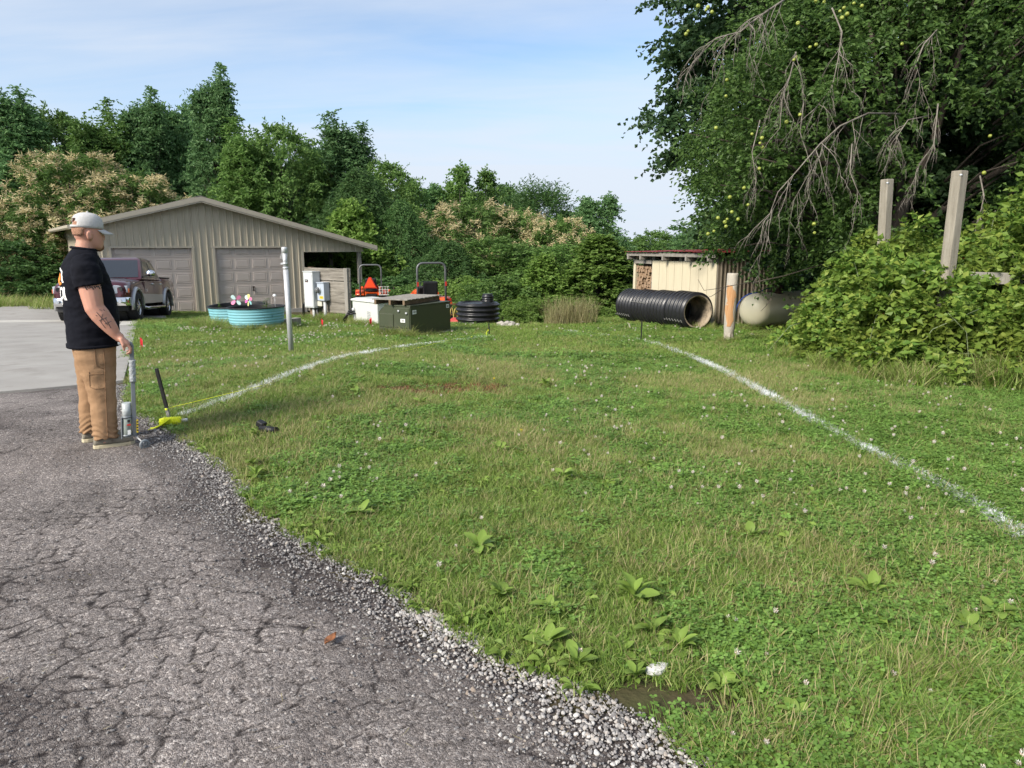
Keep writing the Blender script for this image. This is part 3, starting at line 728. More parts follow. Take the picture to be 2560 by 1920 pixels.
def letters(txt, size, M, m, parent, name='lettering', ext=.0015):
    """Raised or printed lettering as a thin mesh."""
    cu = bpy.data.curves.new('text', 'FONT'); cu.body = txt; cu.size = size; cu.align_x = 'CENTER'; cu.align_y = 'CENTER'; cu.extrude = ext; cu.resolution_u = 2
    o = bpy.data.objects.new('text', cu); C.objects.link(o); bpy.context.view_layer.update()
    dg = bpy.context.evaluated_depsgraph_get(); me = bpy.data.meshes.new_from_object(o.evaluated_get(dg))
    bpy.data.objects.remove(o); bpy.data.curves.remove(cu)
    me.transform(M); me.materials.clear(); me.materials.append(m)
    return link(name, me, parent)
def face_M(c, rz=0):
    """Puts lettering on an upright face whose outward side looks along -y, turned by rz."""
    return Matrix.Translation(c) @ Matrix.Rotation(rz, 4, 'Z') @ Matrix.Rotation(PI / 2, 4, 'X')

# ---- steel pipe post with clamp and wire
P = thing('steel_pole', 'tall galvanised steel pipe pole standing alone in the lawn', 'pole', (-3.66, 11.66, tz(-3.66, 11.66) - .05), tilt=(R(-.5), R(-.6)))
m = MB(); m.cyl((0, 0, 0), (0, 0, 1.45), .042, .042, 20); m.build('lower_pipe', M_galv, P)
m = MB(); m.cyl((0, 0, 1.45), (0, 0, 1.70), .036, .036, 20); m.build('upper_pipe', M_galv, P)
m = MB(); m.lathe([(.037, 1.70), (.048, 1.705), (.048, 1.77), (.044, 1.79), (.002, 1.795)], 20); m.build('cap', M_galv, P)
m = MB(); m.cyl((0, 0, 1.44), (0, 0, 1.475), .045, .045, 20); m.build('coupling', M_galv, P)
m = MB(); m.cyl((0, 0, 1.515), (0, 0, 1.545), .041, .041, 20); m.box((-.055, 0, 1.53), (.04, .012, .03)); m.build('clamp', M_galv, P)
m = MB(); m.tube([(-.037, 0, 1.70), (-.06, 0, 1.67), (-.062, 0, 1.62), (-.05, 0, 1.60), (-.055, 0, 1.58), (-.07, 0, 1.63), (-.05, 0, 1.66)], .004, 5); m.build('wire', M_galv, P)
m = MB(); m.tube([(.037, 0, 1.74), (.052, 0, 1.72), (.05, 0, 1.66), (.04, 0, 1.64)], .004, 5); m.build('wire', M_galv, P)

# ---- planter tubs
def tub(loc, r, h, label, tilt=(0, 0)):
    T = thing('planter_tub', label, 'planter', loc, 0, 'turquoise planter tubs', tilt)
    m = MB()
    pr = [(r * .80, 0), (r * .86, .02), (r * .87, h * .26), (r * .86, h * .285), (r * .93, h * .33), (r * .945, h * .36)]
    nb = 5
    for i in range(nb):
        z0 = h * (.37 + .55 * i / nb); z1 = h * (.37 + .55 * (i + 1) / nb); rr = r * (.945 + .05 * i / nb)
        pr += [(rr - .012, z0), (rr + .004, z0 + .012), (rr + .008, (z0 + z1) / 2), (rr + .004, z1 - .012)]
    pr += [(r * .995, h * .93), (r * 1.01, h * .955)]
    m.lathe(pr, 56); m.build('shell', M_teal, T)
    m = MB(); m.lathe([(r * 1.008, h * .955), (r * 1.03, h * .965), (r * 1.03, h), (r * .97, h), (r * .96, h * .96), (r * .93, h * .6)], 56); m.build('rim', M_black, T)
    m = MB(); m.lathe([(r * .94, h * .80), (r * .5, h * .84), (.01, h * .86)], 40); m.build('soil', M_potting, T)
    return T
t1 = (-6.27, 17.45); t2 = (-7.19, 18.65)
TA = tub((t1[0], t1[1], tz(*t1) - .03), .67, .60, 'turquoise ribbed planter tub beside the steel pole', (0, R(-1)))
TB = tub((t2[0], t2[1], tz(*t2) - .05), .70, .62, 'turquoise black-rimmed planter tub behind the pinwheels, half hidden', (R(2), R(-2)))
petal_cols = [(.55, .75, .72), (.75, .25, .42), (.62, .60, .25), (.30, .60, .62), (.62, .12, .36)]
M_pet = [mat('petal %d' % i, c, .45, var=.05) for i, c in enumerate(petal_cols)]
def pinwheel(loc, rz, order, label, tilt):
    T = thing('pinwheel', label, 'pinwheel', loc, rz, 'garden pinwheels')
    m = MB(); m.tube([(0, .015, -.28), (0, .012, 0)], .005, 6); m.build('stick', M_black, T)
    m = MB(); m.ball((0, -.01, 0), .018, 8, 6); m.build('hub', M_black, T)
    n = len(order)
    for i, k in enumerate(order):
        a = 2 * PI * i / n + tilt
        mb = MB(); rings = []
        pts = []
        for j in range(12):
            t = 2 * PI * j / 12
            u = .085 + .066 * math.cos(t); v_ = .042 * math.sin(t) * (1 + .25 * math.cos(t))
            pts.append((u * math.cos(a) - v_ * math.sin(a), u * math.sin(a) + v_ * math.cos(a), -.012 - .25 * v_))
        mb.add([(p[0], p[2], p[1]) for p in pts] + [(p[0], p[2] + .003, p[1]) for p in pts], [tuple(range(12)), tuple(range(23, 11, -1))] + [(j, (j + 1) % 12, 12 + (j + 1) % 12, 12 + j) for j in range(12)])
        mb.build('petal', M_pet[k], T)
zt1 = tz(*t1)
p = at(590, 750, 17.35); pinwheel(p, R(10), [1, 0, 1, 0], 'pastel pinwheel with pink and mint petals on the left of the tub', R(42))
p = at(622, 750, 17.2); pinwheel(p, R(-35), [2, 0, 4, 2, 3, 1], 'pinwheel with yellow, magenta and blue petals in the turquoise tub', R(80))
M_weed = leafmat('weed leaf', [(.06, .14, .02), (.12, .22, .04), (.16, .26, .06)], .3)
def sprig(name, label, cat, loc, h, n, size, spread=.1, m=None, group=None):
    T = thing(name, label, cat, loc, 0, group)
    st = MB(); V = []; Q = []
    for i in range(max(1, n // 7)):
        a = random.random() * 6.28; q = (math.cos(a) * spread * random.random(), math.sin(a) * spread * random.random())
        st.tube([(0, 0, 0), (q[0] * .6, q[1] * .6, h * .5), (q[0], q[1], h * (.8 + .2 * random.random()))], [.006, .005, .002], 5)
        for j in range(7):
            t = .3 + .7 * j / 7; b = random.random() * 6.28; s = size * (1.2 - .6 * t)
            c = Vector((q[0] * t, q[1] * t, h * t)); d = Vector((math.cos(b), math.sin(b), .3)); k = Vector((-d.y, d.x, 0)).normalized()
            n0 = len(V); V += [c, c + d * s * .5 + k * s * .28, c + d * s - Vector((0, 0, s * .2)), c + d * s * .5 - k * s * .28]; Q.append((n0, n0 + 1, n0 + 2, n0 + 3))
    st.build('stem', M_weed, T)
    link('leaves', np_mesh('leaves', [tuple(v) for v in V], Q, m or M_weed), T)
    return T
p = at(667, 765, 17.3); sprig('tub_plant', 'broad green leafy plant at the back of the turquoise tub', 'plant', (p.x, p.y, zt1 + .45), .34, 21, .13, .05)
p = at(549, 772, 18.0); sprig('tub_plant', 'thin green sprig in the tub near the garage wall', 'plant', (p.x, p.y, tz(*t2) + .45), .24, 14, .08, .05)
p = at(688, 765, 17.4)
T = thing('garden_ornament', 'small white mushroom-shaped garden ornament on a thin stick', 'ornament', (p.x, p.y, zt1 + .42))
m = MB(); m.tube([(0, 0, 0), (0, 0, .42)], .004, 5); m.build('stick', M_galv, T)
m = MB(); m.lathe([(.045, .40), (.04, .43), (.025, .45), (.002, .455)], 12); m.build('cap', M_white, T)

# ---- plank backboard for the meters
def bank(): pass
bl, br = Vector((-6.1, 21.15)), Vector((-4.5, 19.95))
bdv = (br - bl); bw = bdv.length; brz = math.atan2(bdv.y, bdv.x)
bz0 = tz(bl.x, bl.y)
B = thing('meter_backboard', 'grey weathered plank backboard on posts carrying the electric boxes', 'backboard', (bl.x, bl.y, bz0), brz)
ph = .30; z = .30
for i in range(4):
    m = MB(); m.box((bw / 2 + random.uniform(-.01, .01), 0, z + ph / 2 + .04 * (1 if i == 3 else 0)), (bw, .05, ph - .006 + (.05 if i == 3 else 0))); m.build('plank', M_oldwood, B, .006); z += ph
for x in (.18, bw - .09):
    m = MB(); m.box((x, .10 if x < 1 else -.03, .70), (.14, .14, 1.75)); m.build('post', M_grey_wood if x > 1 else M_brownwood, B, .006)
m = MB(); m.box((.42, -.09, .20), (.16, .12, .50)); m.build('short_post', M_brownwood, B, .006)
def on_board(u, v, z): 
    c, s = math.cos(brz), math.sin(brz); return (bl.x + c * u - s * v, bl.y + s * u + c * v, bz0 + z)
E1 = thing('electric_cabinet', 'tall pale grey electrical cabinet with a small black nameplate', 'electrical cabinet', on_board(.52, -.17, 0), brz)
m = MB(); m.box((0, 0, .94), (.42, .26, 1.02)); m.build('case', M_cabinet, E1, .008)
m = MB(); m.box((0, -.136, .93), (.38, .012, .94)); m.build('door', M_cabinet, E1, .005)
m = MB(); m.box((0, -.005, 1.462), (.45, .29, .02)); m.build('rain_lid', M_cabinet, E1, .004)
m = MB(); m.box((-.05, -.146, 1.20), (.13, .008, .07)); no = m.build('nameplate', M_print, E1)
for k in range(5):
    q = MB(); q.box((-.082 + k * .014, -.1515, 1.20 + .004), (.009, .003, .017)); q.build('nameplate_mark', M_white, no)
q = MB(); q.box((-.03, -.1515, 1.182), (.03, .003, .008)); q.build('nameplate_mark', M_redprint, no)
for x in (-.02, .06):
    pass
m = MB(); m.cyl((.03, .0, -.1), (.03, .0, .44), .042, .042, 14); m.build('conduit', M_pvc, E1)
m = MB(); m.tube([(.14, .02, .44), (.15, .02, .30), (.20, .03, .12), (.30, .05, -.05)], .028, 10); m.build('flexible_conduit', mat('grey flexible conduit', (.16, .16, .165), .6, var=.1), E1)
E2 = thing('electric_meter', 'blue grey meter box with round glass meter and yellow sticker', 'meter', on_board(.98, -.14, 0), brz)
m = MB(); m.box((0, 0, .90), (.30, .20, .50)); m.build('case', M_cabinet2, E2, .008)
m = MB(); m.box((0, -.003, 1.16), (.33, .24, .02)); m.build('rain_lid', M_cabinet2, E2, .004)
m = MB(); Mf = Matrix.Translation((-.06, -.10, .95)) @ Matrix.Rotation(PI / 2, 4, 'X')
m.lathe([(.088, 0), (.088, .03), (.08, .035)], 24, 0, Mf, True, True); m.build('meter_ring', M_galv, E2)
m = MB(); m.lathe([(.08, .03), (.08, .085), (.065, .11), (.002, .118)], 24, 0, Mf); m.build('meter_glass', M_clear, E2)
m = MB(); m.lathe([(.06, .03), (.06, .07), (.002, .072)], 20, 0, Mf); m.build('meter_face', M_white, E2)
m = MB(); m.lathe([(.045, .074), (.03, .08), (.002, .082)], 16, 0, Mf); m.build('meter_dial', M_print, E2)
m = MB(); m.box((.03, -.103, .74), (.16, .006, .075)); st = m.build('caution_sticker', M_yel, E2)
for k in range(2):
    q = MB(); q.box((.03, -.107, .758 - k * .024), (.12 - .02 * k, .002, .009)); q.build('sticker_text', M_print, st)
m = MB(); m.cyl((.05, 0, -.12), (.05, 0, .66), .045, .045, 14); m.build('conduit', M_pvc, E2)
m = MB(); m.box((-.16, .02, .55), (.22, .12, .14)); m.build('junction_box', mat('cream plastic', (.55, .53, .45), .5), E2, .01)
T = thing('black_conduit', 'black bent conduit pipe on the left of the tall grey cabinet', 'pipe', on_board(.05, -.16, 0), brz)
m = MB(); m.tube([(.16, .1, .53), (.08, .04, .54), (.02, .0, .50), (0, 0, .40), (0, 0, -.08)], .038, 10); m.build('pipe', M_black, T)
T = thing('timber_block', 'short grey timber block lying beside the turquoise tub', 'timber', (-5.82, 18.55, tz(-5.82, 18.55) - .02), R(62))
m = MB(); m.box((0, 0, .11), (.62, .22, .22)); m.build('timber', M_grey_wood, T, .012)

# ---- standby generator
gA, gB = Vector((-4.29, 19.13)), Vector((-3.45, 18.2))                           # long left side, back to front
gd = (gA - gB).normalized(); grz = math.atan2(gd.y, gd.x)                          # local x runs back along the long side
Gn = thing('generator', 'off white standby generator cabinet with side louvres', 'generator', (gB.x, gB.y, tz(gB.x, gB.y) - .02), grz)
gl, gw, gh = 1.25, .66, .57
m = MB(); m.box((gl / 2, -gw / 2, .07 + gh / 2), (gl, gw, gh)); m.build('case', M_gen, Gn, .02)
m = MB(); rr = []
for z_, g_ in ((gh + .06, .03), (gh + .075, .035), (gh + .11, .03), (gh + .145, -.08)):
    rr.append([Vector((-g_, g_, z_)), Vector((gl + g_, g_, z_)), Vector((gl + g_, -gw - g_, z_)), Vector((-g_, -gw - g_, z_))])
m.loft(rr, 0, False); m.build('lid', M_gen, Gn, .012)
m = MB(); m.box((gl / 2, -gw / 2, .03), (gl + .1, gw + .1, .09)); m.build('base_pad', M_conc3, Gn)
for k in range(7):
    m = MB(); m.box((.42, .004, .13 + k * .042), (.16, .012, .022), rot=(R(25), 0, 0)); m.build('louvre', mat('louvre grey', (.33, .34, .33), .5) if k == 0 else bpy.data.materials['louvre grey'], Gn)  # slats in one plain mid grey, darker than the case
m = MB(); m.tube([(1.1, -.02, .3), (1.1, .05, .3), (1.1, .16, .28)], .022, 8); m.build('inlet', M_black_metal, Gn)
for k in range(3):
    m = MB(); m.tube([(1.15, .02, .40 - .05 * k), (1.22, .14 + .03 * k, .36 - .05 * k), (1.32, .16 + .04 * k, .15), (1.42, .12, -.03)], .022, 8); m.build('hose', M_black, Gn)
m = MB(); m.lathe([(.05, 0), (.05, .05), (.03, .07)], 10, 0, Matrix.Translation((1.15, 0, .40)) @ Matrix.Rotation(-PI / 2, 4, 'X'), True, True); m.build('valve', M_galv, Gn)

# ---- pad-mounted transformer
tA, tB, tC = Vector((-2.16, 15.08)), Vector((-2.98, 15.83)), Vector((-1.42, 16.4))
tw, tl_ = .86, (tC - tA).length
trz = math.atan2((tC - tA).y, (tC - tA).x)                                        # local x along the big dark side
Tf = thing('transformer', 'olive green pad-mounted electrical transformer box with white stickers', 'transformer', (tA.x, tA.y, tz(tA.x, tA.y)), trz)
th_ = .66
m = MB(); m.prism([(0, .03), (0, th_), (tw * .80, th_ + .015), (tw * .97, th_ - .10), (tw, th_ - .16), (tw, .03)], 0, tl_, axis='x'); m.build('case', M_tgreen, Tf, .012)
m = MB(); m.box((tl_ / 2 - .02, tw / 2, -.035), (tl_ + .14, tw + .12, .10)); m.build('concrete_pad', M_conc3, Tf, .01)
m = MB(); m.box((tl_ / 2, tw * .40, th_ + .012), (tl_ + .02, tw * .82, .03)); m.build('top_lid', M_tgreen, Tf, .01)
for (a, b_, z0, z1) in ((.02, .5, .20, th_ - .03), (.52, .98, .20, th_ - .17)):
    m = MB(); m.box((-.008, tw * (a + b_) / 2, (z0 + z1) / 2), (.016, tw * (b_ - a) - .01, z1 - z0)); m.build('door', M_tgreen, Tf, .006)
m = MB(); m.box((-.006, tw / 2, .11), (.012, tw * .96, .15)); m.build('sill_panel', M_tgreen, Tf, .006)
for (y, z_) in ((tw * .10, .52), (tw * .34, .56)):
    m = MB(); m.lathe([(.028, 0), (.02, .012), (.03, .02), (.003, .025)], 10, 0, Matrix.Translation((-.016, y, z_)) @ Matrix.Rotation(-PI / 2, 4, 'Y'), True, True); m.build('bolt', M_galv, Tf)
def sticker(face, u, z_, w_, h_):
    m = MB()
    if face == 'side': m.box((u, -.003, z_), (w_, .006, h_))
    else: m.box((-.019, u, z_), (.006, w_, h_))
    s = m.build('sticker', M_white, Tf)
    q = MB()
    for k in range(2):
        if face == 'side': q = MB(); q.box((u, -.0075, z_ + .012 - k * .024), (w_ * .6, .003, h_ * .14)); q.build('print_line', M_print, s)
        else: q = MB(); q.box((-.0235, u, z_ + .012 - k * .024), (.003, w_ * .6, h_ * .14)); q.build('print_line', M_print, s)
sticker('side', .14, th_ - .12, .13, .085); sticker('side', tl_ - .12, th_ - .08, .11, .085); sticker('door', tw * .22, .36, .12, .075)
# pallet on top
pc = at(1010, 748, 16.1)
Pl = thing('wooden_pallet', 'old wooden pallet lying flat on the green transformer', 'pallet', (tA.x + .02, tA.y + .25, tz(tA.x, tA.y) + th_ + .035), trz + R(8), tilt=(0, 0))
for y in (.06, .40, .76):
    m = MB(); m.box((.53, y, .05), (1.62, .05, .10)); m.build('stringer', M_brownwood, Pl, .004)
for k in range(9):
    m = MB(); m.box((-.20 + k * .185, .41 + random.uniform(-.01, .01), .11), (.15, .88, .02), rz=random.uniform(-.015, .015)); m.build('deck_board', M_grey_wood, Pl, .003)

# ---- survey flags, stakes, twine
def flag(px, py, Yd, label, lean):
    p = at(px, py, Yd); z0 = tz(p.x, p.y)
    T = thing('marker_flag', label, 'marker flag', (p.x, p.y, z0), 0, 'red marker flags')
    h = .30
    m = MB(); m.tube([(0, 0, -.05), (lean * .5, 0, h)], .0022, 5); m.build('wire', M_red, T)
    m = MB(); V = []; nn = 5
    for i in range(nn):
        for j in range(4):
            u = i / (nn - 1); v_ = j / 3
            V.append((lean * .5 + .055 * u * (1 - .35 * v_) * (1 if lean > 0 else -1) * .9 , .02 * math.sin(u * 5) * (1 - v_ * .4), h - .13 * v_ - .055 * u))
    F = [(i * 4 + j, i * 4 + j + 1, (i + 1) * 4 + j + 1, (i + 1) * 4 + j) for i in range(nn - 1) for j in range(3)]
    m.add(V, F, 0, True); f = m.build('flag', M_red, T); f.modifiers.new('thick', 'SOLIDIFY').thickness = .002
flag(352, 886, 11.9, 'red marker flag in the grass behind the paint marking wand', .03)
flag(803, 827, 17.0, 'red marker flag in front of the grey conduits of the meters', .03)
flag(931, 822, 17.5, 'small red marker flag beside the olive green transformer', -.03)
M_steel_dark = mat('dark stake steel', (.02, .02, .021), .55, .4, var=.4, vs=25)
M_stake_lt = mat('scuffed stake end', (.20, .20, .19), .7, .2, var=.5, vs=30)
def stake(base, top, w_, label, scuff=.25):
    T = thing('stake', label, 'stake', base, 0, 'line stakes')
    d = Vector(top) - Vector(base)
    m = MB(); m.bar(d * scuff, d, w_, w_ * .8); m.build('shaft', M_steel_dark, T, .002)
    m = MB(); m.bar(d * -.12, d * scuff, w_ * .98, w_ * .78); m.build('scuffed_end', M_stake_lt, T, .002)
    return T
s1 = (-3.10, 6.25, tz(-3.10, 6.25)); s2 = (-.48, 15.0, tz(-.48, 15)); s3 = (2.63, 14.37, tz(2.63, 14.37))
p = at(391, 921, 6.25); s1t = (p.x, p.y, p.z)
stake(s1, s1t, .028, 'black stake leaning over the neon twine spool')
p = at(1222, 808, 15.0); stake(s2, tuple(p), .026, 'dark stake at the far end of the neon twine near the transformer')
p = at(1605, 800, 14.37); stake(s3, tuple(p), .024, 'thin dark stake in front of the black culvert pipes', .1)
T = thing('twine_line', 'taut neon yellow guide twine strung between two stakes above the grass', 'twine', (0, 0, 0))
k1 = Vector(s1) + (Vector(s1t) - Vector(s1)) * .24; p = at(1219, 826, 15.0)
m = MB(); m.tube([k1, k1.lerp(p, .33) - Vector((0, 0, .006)), k1.lerp(p, .66) - Vector((0, 0, .006)), p], .0022, 5); m.build('strand', M_neon, T)
m = MB()
for k in range(3): m.lathe([(.014, -.003), (.018, 0), (.014, .003)], 10, 0, Matrix.Translation(k1 + Vector((0, 0, -.012 + k * .006))))
m.build('knot', M_neon, T)
m = MB(); m.tube([p, p + Vector((-.03, -.02, -.06)), p + Vector((.0, -.03, -.14)), p + Vector((.03, -.02, -.17)), p + Vector((.035, 0, -.05)), p + Vector((.01, 0, .02))], .006, 6); m.build('loose_loop', M_neon, T)
# spool of twine
sp = at(430, 1064, 6.05); zz = tz(sp.x, sp.y)
Sp = thing('twine_spool', 'neon yellow spool of twine lying at the lawn edge', 'twine spool', (sp.x, sp.y, zz + .045), R(18))
m = MB(); pr = [(.012, -.10), (.030, -.095), (.036, -.07)] + [(.038 + .004 * math.sin(i * 2.1) + .002 * (i % 2), -.06 + i * .006) for i in range(22)] + [(.036, .075), (.03, .08), (.012, .082)]
m.lathe(pr, 24, 0, Matrix.Rotation(PI / 2, 4, 'Y') @ Matrix.Rotation(0, 4, 'Z'), True, True); m.build('winding', M_neon, Sp)
m = MB(); m.cyl((.075, 0, 0), (.13, 0, .005), .015, .015, 12); m.build('core', M_white, Sp)
for k in range(7):
    m = MB(); a = random.uniform(-1, 1)
    m.tube([(-.06 + .01 * k, -.03, .0 + .005 * k), (-.10, -.05 - .01 * k, -.02), (-.13 - .02 * random.random(), -.06 + .02 * a, -.038), (-.16 - .03 * random.random(), -.05 + .04 * a, -.042)], .0035, 5); m.build('loose_strand', M_neon, Sp)
# black fitting lost in the grass
fx, fy = -2.11, 5.78
T = thing('drain_fitting', 'small black plastic fitting half buried in the grass', 'fitting', (fx, fy, tz(fx, fy)), R(-25))
m = MB(); m.cyl((0, 0, .045), (.17, 0, .045), .028, .032, 12); m.build('tube', M_black, T)
m = MB(); m.box((-.02, .03, .075), (.07, .06, .05), rot=(0, R(20), 0)); m.build('collar', M_black, T, .008)
T = thing('stone_chip', 'flat white stone chip on the bare soil near the gravel', 'stone', (.53, 2.37, tz(.53, 2.37) + .012), R(30))
m = MB(); m.loft([[Vector((.055 * s_ * math.cos(a) * (1.2 if a < 1 else .8), .03 * s_ * math.sin(a), z_)) for a in [i * PI / 4 for i in range(8)]] for s_, z_ in ((.8, 0), (1, .008), (.9, .02), (.5, .024))], 0, False); m.build('chip', mat('white stone', (.62, .61, .58), .8, var=.1, vs=40, bump=.3, bs=150), T)
T = thing('fallen_leaf', 'curled brown dead leaf lying on the cracked asphalt', 'leaf', (-.72, 2.57, tz(-.72, 2.57) + .02), R(70))
m = MB(); V = []; F = []
for i in range(6):
    t = i / 5; w_ = .018 * math.sin(PI * min(1, t * 1.05)) + .001
    V += [(-.04 + .08 * t, -w_, .012 * abs(t - .5) + .012), (-.04 + .08 * t, 0, .012 * abs(t - .5)), (-.04 + .08 * t, w_, .012 * abs(t - .5) + .013)]
for i in range(5):
    for j in range(2): F.append((i * 3 + j, i * 3 + j + 1, (i + 1) * 3 + j + 1, (i + 1) * 3 + j))
m.add(V, F, 0, True); m.build('blade', mat('dead leaf', (.24, .10, .045), .8, var=.3, vs=60), T).modifiers.new('thick', 'SOLIDIFY').thickness = .001
# ================================================================== TRACTORS, PIPES, SHED, TANK, POSTS
M_orange = mat('orange enamel', (.62, .085, .012), .4, var=.06, vs=6, coat=.4)
M_triangle = mat('orange red reflector', (.85, .07, .015), .5, var=.04)
M_seat = mat('black vinyl', (.018, .018, .02), .55, var=.2)
M_rops = mat('grey roll bar paint', (.13, .135, .14), .45, .3, var=.08)
M_rust = mat('rusty steel', (.12, .05, .025), .85, var=.4, vs=25, col2=(.22, .11, .06))
M_ymetal = mat('faded yellow steel', (.50, .38, .12), .6, var=.2, vs=10)
M_lamp = mat('white lamp box', (.70, .70, .66), .5)

def tractor(loc, rz, label, S=1.0, smv=True, bars=M_rops):
    """Compact tractor, +x forward."""
    T = thing('tractor', label, 'tractor', loc, rz); T.scale = (S, S, S)
    m = MB(); m.box((0, 0, .52), (.55, .42, .40)); m.box((.55, 0, .48), (.8, .30, .30)); m.build('chassis', M_black_metal, T, .03)
    m = MB(); m.loft([[Vector((x, y * w_, z)) for y, z in ((-.26, z0), (-.26, z1 - .08), (-.16, z1), (.16, z1), (.26, z1 - .08), (.26, z0))] for x, w_, z0, z1 in ((.45, 1, .62, 1.08), (.9, .98, .58, 1.05), (1.22, .85, .55, .95), (1.28, .7, .6, .88))]); m.build('hood', M_orange, T, .02)
    for s in (-1, 1):
        wm = MB(); wm.lathe([(.20, -.12), (.36, -.13), (.40, -.11), (.40, .11), (.36, .13), (.20, .12)], 30, 0, Matrix.Rotation(PI / 2, 4, 'X'))
        for k in range(18):
            a = 2 * PI * k / 18
            for d in (-1, 1): wm.box((.405 * math.cos(a + .08 * d), d * .055, .405 * math.sin(a + .08 * d)), (.03, .11, .04), rot=(0, -a, d * .5))
        w1 = wm.build('rear_wheel', M_tyre, T, 0, loc=(0, s * .46, .41))
        rm_ = MB(); rm_.lathe([(.20, -.10), (.21, .10), (.06, .06), (.01, .06)], 20, 0, Matrix.Rotation(PI / 2, 4, 'X')); rm_.lathe([(.2, -.1), (.05, -.05), (.01, -.05)], 20, 0, Matrix.Rotation(PI / 2, 4, 'X')); rm_.build('rim', M_orange, w1)
        fm = MB(); fm.lathe([(.12, -.08), (.24, -.085), (.265, -.06), (.265, .06), (.24, .085), (.12, .08), (.01, .05)], 24, 0, Matrix.Rotation(PI / 2, 4, 'X')); fm.lathe([(.12, -.08), (.01, -.05)], 24, 0, Matrix.Rotation(PI / 2, 4, 'X'))
        fm.build('front_wheel', M_tyre, T, 0, loc=(1.12, s * .40, .27))
        fd_ = MB(); ring = []
        for i in range(9):
            t = R(20 + i * 15)
            ring.append([Vector((.46 * math.cos(t), s * y_, .43 + .46 * math.sin(t) + dz_)) for y_, dz_ in ((.26, 0), (.58, 0), (.58, -.03), (.26, -.03))])
        fd_.loft(ring); fd_.build('fender', M_orange, T)
        tl2 = MB(); tl2.box((-.30, s * .50, .80), (.05, .14, .08)); tl2.build('tail_light', M_redprint, T, .01)
    st = MB(); st.box((.0, 0, .86), (.44, .44, .10)); st.build('seat', M_seat, T, .04, 3)
    st = MB(); st.box((-.20, 0, 1.10), (.10, .42, .45), rot=(0, R(-10), 0)); st.build('backrest', M_seat, T, .05, 3)
    dsh = MB(); dsh.box((.42, 0, .98), (.16, .40, .34), rot=(0, R(-18), 0)); dsh.build('dashboard', M_black, T, .03)
    sw = MB(); Ms = Matrix.Translation((.27, 0, 1.20)) @ Matrix.Rotation(R(-28), 4, 'Y')
    sw.tube([Ms @ Vector((.17 * math.cos(a), .17 * math.sin(a), 0)) for a in [2 * PI * k / 20 for k in range(21)]], .014, 6)
    for k in range(3): sw.bar(Ms @ Vector((0, 0, -.02)), Ms @ Vector((.17 * math.cos(k * 2.1), .17 * math.sin(k * 2.1), 0)), .02, .01)
    sw.cyl(Ms @ Vector((0, 0, -.02)), Vector((.42, 0, 1.02)), .016, .02, 8); sw.build('steering_wheel', M_black, T)
    for k in range(2):
        lv = MB(); lv.tube([(.25 - .1 * k, -.27, .75), (.22 - .1 * k, -.30, 1.02)], .012, 6); lv.ball((.22 - .1 * k, -.30, 1.04), .025, 8, 6); lv.build('lever', M_black, T)
    rb_ = MB(); hw = .40; zt_ = 1.82; cr = .16
    path = [(-.34, -hw, .55), (-.34, -hw, zt_ - cr)] + [(-.34, -hw + cr - cr * math.cos(R(a)), zt_ - cr + cr * math.sin(R(a))) for a in (22, 45, 67, 90)] + [(-.34, hw - cr + cr * math.sin(R(a)), zt_ - cr + cr * math.cos(R(a))) for a in (0, 22, 45, 67, 90)] + [(-.34, hw, .55)]
    rb_.tube(path, .032, 10); ro_ = rb_.build('roll_bar', bars, T)
    if not smv:
        for s in (-1, 1):
            q = MB(); q.box((-.378, s * hw, 1.25), (.012, .05, .12)); q.build('reflector', M_redprint, ro_)
    la = MB()
    for s in (-1, 1):
        l_ = MB(); l_.tube([(.35, s * .36, .95), (.9, s * .38, .80), (1.45, s * .38, .45)], .05, 6); l_.build('loader_arm', M_orange, T)
    bk = MB(); bk.loft([[Vector((1.45 + x, y, z)) for x, z in ((0, .45), (.04, .12), (.45, .08), (.42, .11), (.07, .16), (.03, .47))] for y in (-.6, .6)], 0, False); bk.build('bucket', M_orange, T)
    if smv:
        tr_ = MB(); tr_.prism([(-.20, 0), (.20, 0), (.035, .34), (-.035, .34)], -.43, -.415, axis='x', M=Matrix.Translation((0, .02, .98))); t_ = tr_.build('slow_vehicle_triangle', M_triangle, T, .004)
        tr_ = MB(); tr_.prism([(-.25, -.03), (.25, -.03), (.045, .385), (-.045, .385)], -.414, -.40, axis='x', M=Matrix.Translation((0, .02, .98))); tr_.build('triangle_border', M_redprint, t_, .004)
        cr_ = MB()                                                                  # white wire crate hung at the rear corner
        c0 = Vector((-.46, -.48, .72))
        for i in range(4):
            for j in range(4):
                cr_.box((c0.x - .10, c0.y - .15 + .1 * i, c0.z + .1 * j), (.012, .02, .30) if j == 0 and False else (.012, .075, .018)); cr_.box((c0.x - .10, c0.y - .15 + .1 * i, c0.z + .15), (.012, .02, .32))
                cr_.box((c0.x - .05 + .04 * j, c0.y + .17, c0.z + .1 * i), (.03, .012, .02)); cr_.box((c0.x - .06 + .05 * j, c0.y + .17, c0.z + .15), (.016, .012, .32))
        cr_.box((c0.x, c0.y, c0.z - .01), (.2, .34, .02)); cr_.build('crate', M_lamp, T)
        am_ = MB(); am_.ball((-.40, -.68, .86), .05, 10, 6); am_.build('amber_lamp', M_amber, T)
    hk = MB(); hk.bar((-.3, -.22, .35), (-.85, -.28, .30), .05, .05); hk.bar((-.3, .22, .35), (-.85, .28, .30), .05, .05); hk.bar((-.3, 0, .6), (-.8, 0, .62), .04, .04); hk.build('hitch', M_black_metal, T)
    return T
tp = at(921, 700, 25.2); tractor((tp.x + .05, 25.4, tz(tp.x, 25.4)), R(99), 'orange tractor with slow vehicle triangle behind the white generator', .93)
